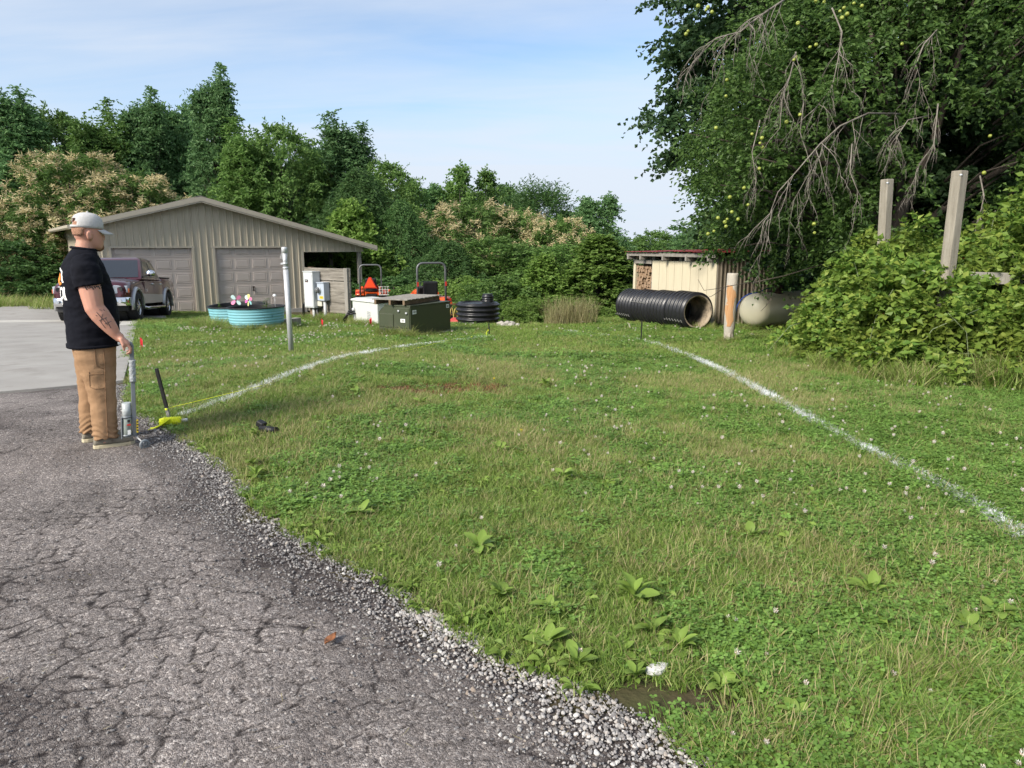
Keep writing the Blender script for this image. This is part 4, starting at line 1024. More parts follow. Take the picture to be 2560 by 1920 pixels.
tp = at(1076, 700, 21.8); tractor((tp.x - .1, 22.1, tz(tp.x, 22.1) + .0), R(112), 'dark tractor with red reflectors on its roll bar behind the transformer', 1.1, False)

# hay-rake like implement with yellow tines
ip = at(1165, 760, 21.3)
T = thing('farm_implement', 'rusty implement with yellow bent bars behind the stacked black rings', 'farm implement', (ip.x, 21.4, tz(ip.x, 21.4)), R(12))
for z_ in (.86, .55):
    m = MB(); m.bar((-.62, -.2, z_), (.95, .1, z_), .04, .04); m.build('rail', M_rust, T)
for x in (-.6, -.1, .35, .9):
    m = MB(); m.bar((x, -.12 + .1 * x, -.05), (x, -.12 + .1 * x, .88), .045, .045); m.build('upright', M_rust, T)
for k in range(7):
    x = -.52 + k * .12
    m = MB(); m.tube([(x, -.24, .50), (x + .02, -.27, .72), (x + .05, -.25, .80), (x + .08, -.27, .70), (x + .11, -.28, .42), (x + .06, -.33, .30)], .013, 6); m.build('tine', M_ymetal, T)
m = MB(); m.box((.05, -.22, .74), (.16, .06, .30)); m.build('guard', mat('faded pink plastic', (.55, .28, .2), .6), T, .02)
m = MB(); m.box((.1, -.05, .22), (1.4, .5, .10)); m.build('bed', M_rust, T)
ip = at(1160, 790, 19.6)
T = thing('mower_deck', 'faded red mower deck in the grass beside the black rings', 'mower deck', (ip.x + .02, 19.5, tz(ip.x, 19.5)), R(-8))
M_fred = mat('faded red paint', (.42, .055, .045), .6, var=.25, vs=8)
m = MB(); m.loft([[Vector((x, .22 * k_ * math.cos(a), .06 + .13 * k_ * max(0, math.sin(a)) + .02)) for a in [PI * i / 7 for i in range(8)]] for x, k_ in ((-.42, .5), (-.34, .95), (0, 1.1), (.32, .95), (.40, .45))]); m.build('shell', M_fred, T, .01)
m = MB(); m.cyl((-.1, 0, .18), (-.1, 0, .26), .09, .07, 14); m.cyl((.2, 0, .16), (.2, 0, .22), .06, .05, 12); m.build('pulley', M_fred, T)

# black ringed riser with a small one standing on it
M_hdpe = mat('black polyethylene', (.016, .016, .019), .33, var=.25, vs=9, spec=.5, dirt=(.07, .066, .06), ds=4, dlo=.6, dhi=.85)
rx, ry = -.93, 19.35; rz0 = tz(rx, ry)
T = thing('ringed_riser', 'wide black ribbed plastic riser standing upright like stacked rings', 'riser', (rx, ry, rz0 - .02))
pr = []
for k in range(5):
    z0 = .03 + k * .125
    pr += [(.55, z0)] + [(.55 + .055 * math.sin(PI * i / 6), z0 + .012 + .10 * (i / 6)) for i in range(1, 6)] + [(.55, z0 + .112)]
pr += [(.55, .655), (.50, .66), (.49, .60)]
m = MB(); m.lathe([(.55, 0)] + pr, 56); m.build('shell', M_hdpe, T)
m = MB(); m.lathe([(.50, .62), (.02, .64)], 40); m.build('lid', M_hdpe, T)
T = thing('ribbed_adapter', 'small black ribbed pipe adapter on top of the wide riser', 'pipe adapter', (rx + .27, ry - .02, rz0 + .635))
pr = [(.15, 0)]
for k in range(3): pr += [(.15, .01 + k * .06), (.165, .02 + k * .06), (.165, .045 + k * .06), (.15, .055 + k * .06)]
pr += [(.135, .20), (.14, .215), (.14, .225), (.02, .226)]
m = MB(); m.lathe(pr, 32); m.build('shell', M_hdpe, T)
M_rock = mat('pale limestone', (.42, .39, .35), .9, var=.2, vs=12, bump=.6, bs=30)
def rock(name, label, loc, r, seed, m=M_rock, group=None, flat=.75):
    q = random.Random(seed); bm = bmesh.new(); bmesh.ops.create_icosphere(bm, subdivisions=2, radius=1)
    for v_ in bm.verts:
        f = 1 + .32 * (L1(v_.co.x * 1.7 + seed * 3.1 + 60, v_.co.y * 1.7 + v_.co.z * 1.3 + 60) - .5) * 2
        v_.co = Vector((v_.co.x * f, v_.co.y * f * .85, v_.co.z * f * flat))
    me = bpy.data.meshes.new(name); bm.to_mesh(me); bm.free(); me.materials.append(m)
    o = link(name, me, None, loc, (q.random() * .5, q.random() * .5, q.random() * 6), (r, r, r)); props(o, label, 'rock', group); return o
for i, (px, py, r) in enumerate(((1252, 808, .125), (1268, 812, .12), (1282, 809, .115), (1276, 817, .10), (1260, 817, .10), (1293, 817, .085), (1246, 814, .07))):
    p = at(px, py, 18.7 - (py - 808) * .05); lab = ['pale rock nearest the black rings, top of the small rock pile', 'pale rock in the middle of the small rock pile', 'pale rock on the right top of the small rock pile', 'pale rock at the front of the small rock pile', 'pale rock at the front left of the rock pile', 'pale rock at the right end of the rock pile', 'smallest pale rock against the black rings'][i]
    rock('rock', lab, (p.x, p.y, tz(p.x, p.y) + r * .45), r, i, group='rock pile')

# ---- culvert pipes along the shed
cdir = Vector((.342, -.94, 0)).normalized(); near = Vector((4.56, 17.4, 0))
clab = ['black corrugated culvert pipe section furthest from the wooden post', 'second black corrugated culvert section counting from the far end', 'third black corrugated culvert section, next to the open-ended one', 'black corrugated culvert section with its muddy open end showing']
M_mud = mat('dried mud inside', (.022, .021, .021), .7, col2=(.24, .20, .155), vs=2.2, dirt=(.36, .29, .21), ds=1.5, dlo=.46, dhi=.54)
M_rope = mat('grey cord', (.22, .22, .20), .8, var=.2)
for i in range(4):
    c = near - cdir * (.86 * (3 - i) + .86); zc_ = tz(c.x, c.y)
    ln = .84
    T = thing('culvert_pipe', clab[i], 'culvert pipe', (c.x, c.y, min(zc_, tz((c + cdir * .8).x, (c + cdir * .8).y)) + .47), math.atan2(cdir.y, cdir.x) + R((0, 1.2, -.8, .6)[i]), 'culvert pipes')
    Mx = Matrix.Rotation(PI / 2, 4, 'Y')
    r0, r1 = .385, .475; nb = 5; pr = [(r0 + .02, 0.0)]
    for k in range(nb):
        a0 = .01 + k * (ln - .02) / nb; w_ = (ln - .02) / nb
        pr += [(r0, a0 + w_ * .04), (r0, a0 + w_ * .16), (r1 - .012, a0 + w_ * .30), (r1, a0 + w_ * .42), (r1, a0 + w_ * .72), (r1 - .012, a0 + w_ * .84), (r0, a0 + w_ * .98)]
    pr += [(r0 + .02, ln)]
    m = MB(); m.lathe(pr, 48, 0, Mx); m.build('corrugated_shell', M_hdpe, T)
    m = MB(); pi_ = [(r0 + .02, 0), (r0 - .012, .003)] + [(r0 - .012 + .008 * math.sin(k * PI), k * ln / 12) for k in range(1, 12)] + [(r0 - .012, ln - .003), (r0 + .02, ln)]
    m.lathe(pi_, 48, 0, Mx); m.build('liner', M_mud if i == 3 else M_hdpe, T)
    if i in (0, 3):
        m = MB(); m.tube([(.02 + t * (ln - .04), -(r1 + .012) * math.cos(R(28)), -(r1 + .012) * math.sin(R(28 + 4 * math.sin(t * 40)))) for t in [j / 24 for j in range(25)]], .006, 5); m.build('lashing', M_rope, T)
    if i == 1:
        m = MB(); m.tube([(.02 + t * (ln - .04), -(r1 + .012) * math.cos(R(18)), (r1 + .012) * math.sin(R(18))) for t in [j / 8 for j in range(9)]], .006, 5); m.build('lashing', M_rope, T)

# ---- firewood shed
M_cream = mat('cream painted board', (.56, .50, .36), .7, var=.06, vs=3, stretch=(3, 3, .5), dirt=(.40, .37, .26), ds=5, dlo=.62, dhi=.9)
M_tin = mat('brown steel sheet', (.20, .165, .12), .55, .2, var=.12, vs=4)
M_redroof = mat('rusty red tin', (.22, .03, .025), .6, .2, var=.3, vs=6)
sl0 = Vector((3.62, 21.55)); sdv = Vector((.425, -.905)).normalized(); srz = math.atan2(sdv.y, sdv.x); SLN = 3.70
sz0 = -.62
Sh = thing('firewood_shed', 'cream board firewood shed with a red tin roof and open bay', 'shed', (sl0.x, sl0.y, sz0), srz)
ht = 1.73
for x in (.06, .98, 2.2, SLN - .05):
    m = MB(); m.box((x, .07, ht / 2 + .08), (.11, .10, ht + .16)); m.build('post', M_cream if x < .1 else M_grey_wood, Sh, .005)
bw_ = (SLN - .98) / 8
for k in range(8):
    x0 = .98 + k * bw_
    m = MB(); m.box((x0 + bw_ / 2, .0, ht / 2 + .0), (bw_ - .012, .022, ht)); m.build('board', M_cream, Sh, .003)
m = MB(); m.box((SLN / 2, .03, ht - .04), (SLN - .02, .03, .09)); m.build('top_plate', M_grey_wood, Sh)
m = MB(); m.box((.53, .0, ht - .05), (.84, .05, .10)); m.build('bay_header', M_grey_wood, Sh)
for x in (.08, .70, 1.75, 2.75, SLN - .08):
    m = MB(); m.box((x, .7, ht + .085), (.06, 1.9, .13)); m.build('rafter', M_grey_wood, Sh)
m = MB(); m.box((SLN / 2 + .06, -.20, ht + .17), (SLN + .16, .05, .10)); m.build('fascia', M_grey_wood, Sh, .004)
for k in range(5):
    x0 = -.03 + k * .78
    m = MB(); n = 8
    V = []; F = []
    for i in range(n + 1):
        xx = x0 + .82 * i / n; h = .012 * (i % 2)
        for (y, z_) in ((-.30, ht + .235), (1.95, ht + .28)):
            V.append((xx, y, z_ + h + .006 * k % .013 + (.02 if k in (2, 3) else 0)))
    for i in range(n): F.append((2 * i, 2 * i + 2, 2 * i + 3, 2 * i + 1))
    m.add(V, F); m.build('roof_sheet', M_redroof, Sh).modifiers.new('thick', 'SOLIDIFY').thickness = .006
for k in range(3):                                                                   # side wall of ribbed steel
    Mside = Matrix.Translation((SLN + .005, 0, 0)) @ Matrix.Rotation(PI / 2, 4, 'Z')
    o = siding(.02 + k * .66, .02 + (k + 1) * .66 - .004, .02, lambda u: ht + .15, Sh, Mside, .13, 'steel_sheet'); o.data.materials[0] = M_tin
m = MB(); m.box((SLN / 2, 1.98, ht / 2), (SLN, .03, ht)); m.build('back_wall', M_tin, Sh)
m = MB(); m.box((-.01, 1.2, ht / 2), (.03, 1.6, ht)); m.build('left_wall', M_tin, Sh)
M_bark = mat('split firewood', (.26, .17, .10), .9, col2=(.42, .31, .20), vs=9, bump=.4, bs=40)
M_endgrain = mat('log end grain', (.40, .28, .18), .9, col2=(.22, .14, .09), vs=14, bump=.3, bs=60)
log_me = []
for s_ in range(6):
    q = random.Random(s_); m = MB(); n = q.choice((3, 4, 5, 6))
    poly = [Vector((.062 * q.uniform(.75, 1.2) * math.cos(2 * PI * i / n + q.uniform(-.25, .25)), .055 * q.uniform(.75, 1.2) * math.sin(2 * PI * i / n + q.uniform(-.25, .25)))) for i in range(n)]
    V = [(p.x, 0, p.y) for p in poly] + [(p.x, .42, p.y) for p in poly]
    m.add(V, [(i, (i + 1) % n, n + (i + 1) % n, n + i) for i in range(n)], 0); m.add(V[:n], [tuple(range(n))], 1); m.add(V[n:], [tuple(range(n))], 1)
    log_me.append(m.mesh('firewood_log', [M_bark, M_endgrain]))
cs, sn = math.cos(srz), math.sin(srz); rowz = .10; li = 0
while rowz < ht - .16:
    x = .16 + random.uniform(0, .05)
    while x < .93:
        y = .06 + random.uniform(-.05, .06)
        o = link('firewood_log', random.choice(log_me), None, (sl0.x + cs * x - sn * y, sl0.y + sn * x + cs * y, sz0 + rowz), (random.uniform(-.06, .06), random.uniform(0, 6.28), srz + random.uniform(-.1, .1)))
        props(o, 'split firewood log, one of the alike logs stacked in the shed bay', 'firewood', 'firewood logs in the shed'); x += random.uniform(.09, .115)
    rowz += .088
m = MB(); m.box((.52, .60, .75), (.88, .03, 1.4)); m.build('bay_back', M_brownwood, Sh)

# ---- propane tank
M_tank = mat('cream tank paint', (.68, .62, .45), .45, var=.05, vs=2, spec=.45, dirt=(.42, .38, .27), ds=1.6, dlo=.62, dhi=.95)
pt = Vector((5.83, 17.05)); pa = R(34); pr_ = .40; pl_ = 2.1
pz = tz(pt.x, pt.y)
Pt = thing('propane_tank', 'cream horizontal propane tank with a rusty dome beside the shed', 'propane tank', (pt.x, pt.y, pz + .10 + pr_), pa)
m = MB(); prof = [(pr_ * math.sin(t) + .001, -.30 * math.cos(t)) for t in [PI / 2 * i / 8 for i in range(9)]] + [(pr_ + .004, .02), (pr_, .05), (pr_, pl_ - .05), (pr_ + .004, pl_ - .02)] + [(pr_ * math.cos(t) + .001, pl_ + .30 * math.sin(t)) for t in [PI / 2 * i / 8 for i in range(9)]]
m.lathe(prof, 48, 0, Matrix.Rotation(PI / 2, 4, 'Y')); m.build('vessel', M_tank, Pt)
m = MB(); m.lathe([(.19, -.03), (.19, .12), (.17, .17), (.10, .19), (.002, .195)], 24, 0, Matrix.Translation((.72, 0, pr_))); m.build('valve_dome', mat('rusty brown steel', (.055, .028, .02), .8, var=.4, vs=12), Pt)
for x in (.35, 1.75):
    m = MB(); m.box((x, 0, -pr_ - .01), (.10, .42, .16)); m.build('foot', M_rust, Pt)
for x in (.15, 1.3):
    m = MB(); m.tube([(x - .04, 0, pr_ - .01), (x - .03, 0, pr_ + .05), (x + .03, 0, pr_ + .05), (x + .04, 0, pr_ - .01)], .012, 6); m.build('lifting_eye', M_tank, Pt)
M_blue = mat('blue hose rubber', (.015, .06, .30), .45, var=.1)
T = thing('blue_hose', 'blue hose looped over the end of the propane tank', 'hose', (pt.x, pt.y, pz + .10 + pr_), pa)
hp = []
for i in range(16):
    t = i / 15; a = R(-165 + 75 * t)
    hp.append((-.29 * math.cos(R(10 + 80 * t)) - .02, .30 * math.cos(R(90 * t)) + .02, -.05 + (pr_ + .05) * math.sin(R(90 * t))))
hp += [(.2, .02, pr_ + .03), (.40, .01, pr_ + .10), (.55, .0, pr_ + .10), (.60, 0, pr_ + .02)]
m = MB(); m.tube(hp, .015, 8); m.build('hose', M_blue, T)
for i, (x, lab) in enumerate(((.30, 'grey concrete block under the near end of the propane tank'), (1.75, 'grey concrete block under the far end of the propane tank'))):
    c, s = math.cos(pa), math.sin(pa)
    T = thing('concrete_block', lab, 'concrete block', (pt.x + c * x, pt.y + s * x, tz(pt.x + c * x, pt.y + s * x) - .1), pa)
    m = MB(); m.box((0, 0, .08), (.20, .5, .19)); m.build('block', M_conc3, T, .008)

# ---- wooden posts
M_postwood = mat('bleached post wood', (.40, .36, .30), .9, col2=(.55, .50, .43), vs=5, stretch=(6, 6, .35), bump=.6, bs=30, dirt=(.30, .24, .18), ds=1.3, dlo=.5, dhi=.75)
M_palewood = mat('pale post timber', (.22, .195, .155), .85, col2=(.36, .325, .265), vs=5, stretch=(6, 6, .4), bump=.5, bs=40)
px_, py_ = 4.28, 13.95
T = thing('stub_post', 'weathered round wooden post with an orange bare patch and frayed foot', 'post', (px_, py_, tz(px_, py_)), tilt=(0, R(.6)))
m = MB(); rings = []
for k, z_ in enumerate([-.1, .0, .05, .14, .22, .30, .5, .8, 1.1, 1.33, 1.36, 1.37]):
    rr = [.095, .085, .078, .075, .088, .102, .105, .106, .106, .105, .102, .09][k]
    rings.append([Vector((rr * (1 + .05 * L1(a_ * 1.4 + 7, z_ * 2) + (.10 * (L2(a_ * 3, z_ * 14) - .5) if z_ < .3 else 0)) * math.cos(a_), rr * (1 + .05 * L1(a_ * 1.4 + 7, z_ * 2)) * math.sin(a_), z_)) for a_ in [2 * PI * j / 20 for j in range(20)]])
m.loft(rings); m.build('shaft', M_postwood, T)
m = MB(); rows = []
for k in range(15):                                                # bare orange wood where the grey has flaked away
    z_ = .34 + .80 * k / 14; h_ = (.55 + .5 * L2(k * .9, 3.3)) * (1 if 1 < k < 13 else .55); c_ = R(-118 + 14 * math.sin(k * .8))
    rows.append([Vector((.1085 * (1 + .05 * L1((c_ + h_ * j + 6.28) % 6.28 * 1.4 + 7, z_ * 2)) * math.cos(c_ + h_ * j), .1085 * (1 + .05 * L1((c_ + h_ * j + 6.28) % 6.28 * 1.4 + 7, z_ * 2)) * math.sin(c_ + h_ * j), z_)) for j in (-1, -.6, -.2, .2, .6, 1)])
m.loft(rows, 0, True, False, False); m.build('bare_patch', mat('orange bare wood', (.42, .19, .07), .85, col2=(.55, .33, .17), vs=7, stretch=(6, 6, .5), bump=.5, bs=40), T)
for i in range(7):
    a_ = i * .9; m = MB(); m.box((.088 * math.cos(a_), .088 * math.sin(a_), .14 + .03 * (i % 3)), (.05, .015, .26), rot=(R(6) * math.sin(a_), -R(6) * math.cos(a_), a_ + PI / 2), taper=.3); m.build('splinter', M_postwood, T)
def square_post(b, t, w_, label):
    T = thing('square_post', label, 'post', b, 0, 'tall square posts in the brambles')
    d = Vector(t) - Vector(b); m = MB(); m.bar((0, 0, 0), d, w_, w_ * .95, up=(.45, -1, 0)); m.build('timber', M_palewood, T, .01)
    m = MB(); m.lathe([(.02, -.01), (.016, .01), (.002, .014)], 8, 0, Matrix.Translation(d * .985 + Vector((-.03, -w_ * .55, -.02))) @ Matrix.Rotation(PI / 2, 4, 'X'), True, True); m.build('nail_head', M_galv, T)
a_ = at(2218, 448, 11.0); b_ = at(2207, 645, 11.0); d = (b_ - a_); b2 = a_ + d * ((a_.z - tz(a_.x, 11)) / (a_.z - b_.z)); square_post(tuple(b2), tuple(a_), .135, 'tall pale square post nearer the propane tank, rising from the brambles')
a_ = at(2400, 427, 9.6); b_ = at(2368, 685, 9.6); d = (b_ - a_); b2 = a_ + d * ((a_.z - tz(a_.x, 9.6)) / (a_.z - b_.z)); square_post(tuple(b2), tuple(a_), .145, 'tallest pale square post, leaning, rising from the brambles by a rail')
T = thing('fence_rail', 'grey weathered rail half hidden in the brambles by the tall post', 'rail', (0, 0, 0))
a_ = at(2300, 690, 9.75); b_ = at(2700, 702, 9.2); m = MB(); m.bar(a_, b_, .05, .15); m.build('board', M_grey_wood, T, .005)
b_ = at(2700, 702, 9.2); m = MB(); m.bar((b_.x, b_.y + .06, tz(b_.x, b_.y) - .1), (b_.x, b_.y + .06, b_.z + .1), .1, .1); m.build('rail_post', M_grey_wood, T)
m = MB(); q_ = a_.lerp(b_, .12); m.bar((q_.x, q_.y + .06, tz(q_.x, q_.y) - .1), (q_.x, q_.y + .06, q_.z + .06), .1, .1); m.build('rail_post', M_grey_wood, T)
# ================================================================== PERSON AND MARKING WAND
MX, MY = -3.25, 5.46
MRZ = math.atan2(3.25, 5.42)                      # local x runs across the line of sight to the right, local y away
MZ = tz(MX, MY) + .012
def skin_mat():
    """Skin with dark tattoo strokes on the right forearm and a ragged band above the elbow."""
    m, t, b, o = newmat('skin'); n = t.nodes.new; l = t.links.new
    co = n('ShaderNodeTexCoord')
    nz = n('ShaderNodeTexNoise'); nz.inputs['Scale'].default_value = 14; nz.inputs['Detail'].default_value = 5; l(co.outputs['Object'], nz.inputs['Vector'])
    mx_ = n('ShaderNodeMixRGB'); mx_.inputs[1].default_value = (.50, .245, .17, 1); mx_.inputs[2].default_value = (.60, .32, .235, 1)
    l(nz.outputs['Fac'], mx_.inputs[0])
    l(mx_.outputs[0], b.inputs['Base Color']); b.inputs['Roughness'].default_value = .5; b.inputs['Specular IOR Level'].default_value = .35
    b.inputs['Subsurface Weight'].default_value = .08; b.inputs['Subsurface Radius'].default_value = (.02, .008, .004); b.inputs['Subsurface Scale'].default_value = .4
    return m
M_skin = skin_mat()
M_ink = mat('tattoo ink', (.10, .075, .07), .6, var=.3, vs=60)
M_shirt = mat('navy black cotton', (.0062, .0068, .011), .9, var=.25, vs=10, bump=.12, bs=400, spec=.15)
M_duck = mat('tan duck canvas', (.335, .205, .115), .9, var=.12, vs=6, bump=.25, bs=260, spec=.15, dirt=(.25, .15, .085), ds=5, dlo=.5, dhi=.8)
M_cap = mat('heather grey cap cloth', (.52, .51, .50), .9, var=.10, vs=90, bump=.2, bs=300, spec=.1)
M_hair = mat('short reddish hair', (.36, .19, .12), .8, var=.3, vs=150, bump=.5, bs=300)
M_shoe = mat('dusty canvas shoe', (.24, .22, .175), .9, var=.15, vs=20, dirt=(.15, .13, .10), ds=14, dlo=.5, dhi=.65)
M_sole = mat('cream rubber sole', (.50, .44, .30), .8, var=.15, vs=30)
M_orange_ink = mat('orange print', (.75, .24, .035), .8, var=.05)
M_white_ink = mat('white print', (.78, .78, .76), .8, var=.03)
Man = thing('person', 'man in white cap, black shirt and tan work trousers holding a marking wand', 'person', (MX, MY, MZ), MRZ)

def ring(c, rx, ry, n=20, ax=(1, 0, 0), ay=(0, 1, 0), p=2.3, fx=1.0):
    ax, ay = Vector(ax), Vector(ay); out = []
    for k in range(n):
        t = 2 * PI * k / n; c_, s_ = math.cos(t), math.sin(t)
        u = math.copysign(abs(c_) ** (2 / p), c_); v_ = math.copysign(abs(s_) ** (2 / p), s_)
        out.append(Vector(c) + ax * rx * u * (fx if u > 0 else 1) + ay * ry * v_)
    return out
def remesh(o, vox, smooth=6, f=.5):
    r = o.modifiers.new('r', 'REMESH'); r.mode = 'VOXEL'; r.voxel_size = vox; r.use_smooth_shade = True
    s_ = o.modifiers.new('s', 'SMOOTH'); s_.factor = f; s_.iterations = smooth
    bpy.context.view_layer.update(); bake(o)
    o.data.polygons.foreach_set('use_smooth', [True] * len(o.data.polygons)); return o
def turn(deg):
    a = R(deg); return (math.cos(a), math.sin(a), 0), (-math.sin(a), math.cos(a), 0)

# --- body: head, neck, trunk, arms with hands, legs: one skin
body_ = MB()
HY = 16                                            # head turned a little away
hc = Vector((-.062, .02, 1.525))                   # chin height reference
ax, ay = turn(HY)
axv, ayv = Vector(ax), Vector(ay)
def H(x, y, z): return hc + axv * x + ayv * y + Vector((0, 0, z))
head = [(-.005, .045, .085, .028), (.012, .0, .098, .048), (.035, -.035, .102, .058), (.06, -.068, .103, .064), (.085, -.088, .100, .068), (.115, -.100, .098, .072), (.145, -.104, .098, .075), (.175, -.102, .094, .076), (.205, -.092, .082, .070), (.232, -.066, .056, .052), (.248, -.03, .02, .02)]
body_.loft([ring(H((a + b) / 2, 0, z), (b - a) / 2, w_, 20, ax, ay, 2.3) for z, a, b, w_ in head])
body_.loft([ring(H(.092, 0, .115), .008, .010, 8, ax, (0, 0, 1)), ring(H(.108, 0, .098), .012, .016, 8, ay, (0, 0, 1)), ring(H(.119, 0, .083), .012, .011, 8, ay, (0, 0, 1)), ring(H(.105, 0, .076), .014, .008, 8, ay, (0, 0, 1))])     # nose
body_.ball(H(.098, 0, .056), (.012, .024, .006)); body_.ball(H(.097, 0, .046), (.011, .02, .007))                   # lips
body_.ball(H(.084, 0, .133), (.018, .058, .010))                                                                     # brow
for s in (-1, 1):                                                                                                     # ears
    body_.loft([ring(H(-.008, s * .070, .10), .017, .030, 10, ax, (0, 0, 1)), ring(H(-.014, s * .082, .103), .022, .034, 10, ax, (0, 0, 1)), ring(H(-.018, s * .088, .106), .018, .028, 10, ax, (0, 0, 1))])
body_.loft([ring((-.10, .02, 1.40), .085, .10), ring((-.098, .02, 1.48), .070, .078), ring((-.088, .02, 1.54), .064, .068), ring((-.078, .02, 1.60), .062, .064)])       # neck
tx, ty = turn(6)
body_.loft([ring((-.06, .02, .80), .13, .17, 20, tx, ty), ring((-.06, .02, 1.0), .14, .175, 20, tx, ty), ring((-.085, .02, 1.25), .135, .19, 20, tx, ty), ring((-.10, .02, 1.40), .10, .18, 20, tx, ty), ring((-.10, .02, 1.47), .07, .10, 20, tx, ty)])
def limb(pts, rad, n=14): body_.tube(pts, rad, n)
S_ = Vector((-.095, -.185, 1.40)); E_ = Vector((-.045, -.225, 1.10)); W_ = Vector((.088, -.235, .893))
limb([S_, S_.lerp(E_, .35), S_.lerp(E_, .7), E_, E_.lerp(W_, .25), E_.lerp(W_, .55), E_.lerp(W_, .85), W_, W_ + Vector((.03, 0, -.03))], [.078, .076, .072, .066, .066, .058, .045, .036, .034])
# right hand: palm, four curled fingers, thumb along the handle
hd = Vector((.70, -.02, -.71)).normalized(); hs = Vector((.05, 1, 0)).normalized(); hu = hd.cross(hs) * -1
P0 = W_ + hd * .015
body_.loft([ring(P0, .030, .022, 10, hs, hu), ring(P0 + hd * .035, .046, .025, 10, hs, hu), ring(P0 + hd * .075, .050, .024, 10, hs, hu), ring(P0 + hd * .100, .047, .019, 10, hs, hu)])
for k in range(4):
    b0 = P0 + hd * (.088 - .004 * abs(k - 1.4)) + hs * (-.036 + .0245 * k)
    l_ = (.044, .048, .046, .038)[k]
    q1 = b0 + hd * l_ * .85 - hu * -.004 + Vector((0, 0, -.006)); q2 = q1 + (hd * .2 + Vector((-.25, 0, -1))).normalized() * l_ * .72; q3 = q2 + Vector((-.9, 0, -.25)).normalized() * l_ * .6
    body_.tube([b0 - hd * .01, b0, q1, q2, q3], [.0108, .011, .0106, .0098, .008], 8)
b0 = P0 + hd * .03 + hs * -.036; body_.tube([P0 + hd * .015 + hs * -.02, b0, b0 + Vector((.012, -.012, -.045)), b0 + Vector((.020, .0, -.078)), b0 + Vector((.018, .004, -.092))], [.014, .014, .0115, .010, .008], 8)
# left arm hangs on the far side
S2 = Vector((-.13, .215, 1.40)); E2_ = Vector((-.19, .27, 1.10)); W2 = Vector((-.17, .285, .86))
limb([S2, S2.lerp(E2_, .4), E2_, E2_.lerp(W2, .3), E2_.lerp(W2, .85), W2], [.07, .065, .053, .052, .035, .030])
hd2 = Vector((.1, .02, -1)).normalized(); hs2 = Vector((1, 0, .1)).normalized(); hu2 = hd2.cross(hs2)
body_.loft([ring(W2, .028, .022, 10, hs2, hu2), ring(W2 + hd2 * .05, .042, .02, 10, hs2, hu2), ring(W2 + hd2 * .095, .042, .017, 10, hs2, hu2)])
for k in range(4):
    b0 = W2 + hd2 * .088 + hs2 * (-.03 + .021 * k); l_ = (.035, .042, .044, .038)[k]
    body_.tube([b0, b0 + hd2 * l_, b0 + hd2 * l_ * 1.7 + hu2 * .012, b0 + hd2 * l_ * 2.1 + hu2 * .03], [.0095, .0095, .0085, .007], 8)
b0 = W2 + hd2 * .03 + hs2 * .03; body_.tube([b0, b0 + hd2 * .03 + hs2 * .02, b0 + hd2 * .065 + hs2 * .022], [.013, .011, .008], 8)
HPn, KN, AN = Vector((-.045, -.085, .86)), Vector((-.012, -.10, .45)), Vector((.0, -.10, .07))
HPf, KF, AF = Vector((-.075, .125, .86)), Vector((-.075, .15, .45)), Vector((-.075, .165, .07))
for a, b, c in ((HPn, KN, AN), (HPf, KF, AF)): limb([a, a.lerp(b, .5), b, b.lerp(c, .35), b.lerp(c, .8), c, c - Vector((0, 0, .03))], [.085, .08, .06, .058, .043, .04, .045])
bo_ = remesh(body_.build('body', M_skin, Man), .0065, 3)

# --- shirt
sh = MB()
sx, sy = turn(4)
tor = [(.795, -.062, .172, .215), (.83, -.060, .174, .217), (.90, -.058, .178, .218), (1.0, -.060, .183, .218), (1.10, -.068, .182, .218), (1.20, -.082, .176, .222), (1.30, -.096, .166, .225), (1.38, -.104, .148, .222), (1.44, -.106, .122, .195), (1.485, -.104, .098, .145), (1.515, -.100, .085, .105), (1.535, -.096, .078, .088)]
sh.loft([ring((x, .02, z), rx_, ry_, 28, sx, sy, 2.5) for z, x, rx_, ry_ in tor])
def sleeve(S0, E0, l_):
    d = (E0 - S0)
    pts = [S0 + Vector((.0, .05 if S0.y < 0 else -.05, .045)), S0 + d * .08, S0 + d * .25, S0 + d * l_ * .8, S0 + d * l_]
    sh.tube(pts, [.088, .098, .098, .096, .098], 18)
sleeve(S_, E_, .47); sleeve(S2, E2_, .47)
so_ = remesh(sh.build('shirt', M_shirt, Man), .009, 5)
tex = bpy.data.textures.new('folds', 'CLOUDS'); tex.noise_scale = .11; tex.noise_depth = 2
def wrinkle(o, st, scale):
    e = bpy.data.objects.new('tmp', None); C.objects.link(e); e.scale = scale
    d = o.modifiers.new('d', 'DISPLACE'); d.texture = tex; d.texture_coords = 'OBJECT'; d.texture_coords_object = e; d.strength = st; d.mid_level = .5
    bpy.context.view_layer.update(); bake(o); bpy.data.objects.remove(e)
wrinkle(so_, .022, (1.0, 1.0, .55))
cl = MB(); cl.tube([Vector((-.096, .02, 1.53)) + Vector(sx) * .083 * math.cos(t) + Vector(sy) * .093 * math.sin(t) + Vector((0, 0, -.012 * math.cos(t))) for t in [2 * PI * k / 24 for k in range(25)]], .010, 6); cl.build('collar', M_shirt, so_)
hm_ = MB(); hm_.loft([ring((-.062, .02, z), .176 + d, .219 + d, 28, sx, sy, 2.5) for z, d in ((.79, -.004), (.79, .004), (.812, .005), (.812, -.004))], caps=False); hm_.build('hem', M_shirt, so_)

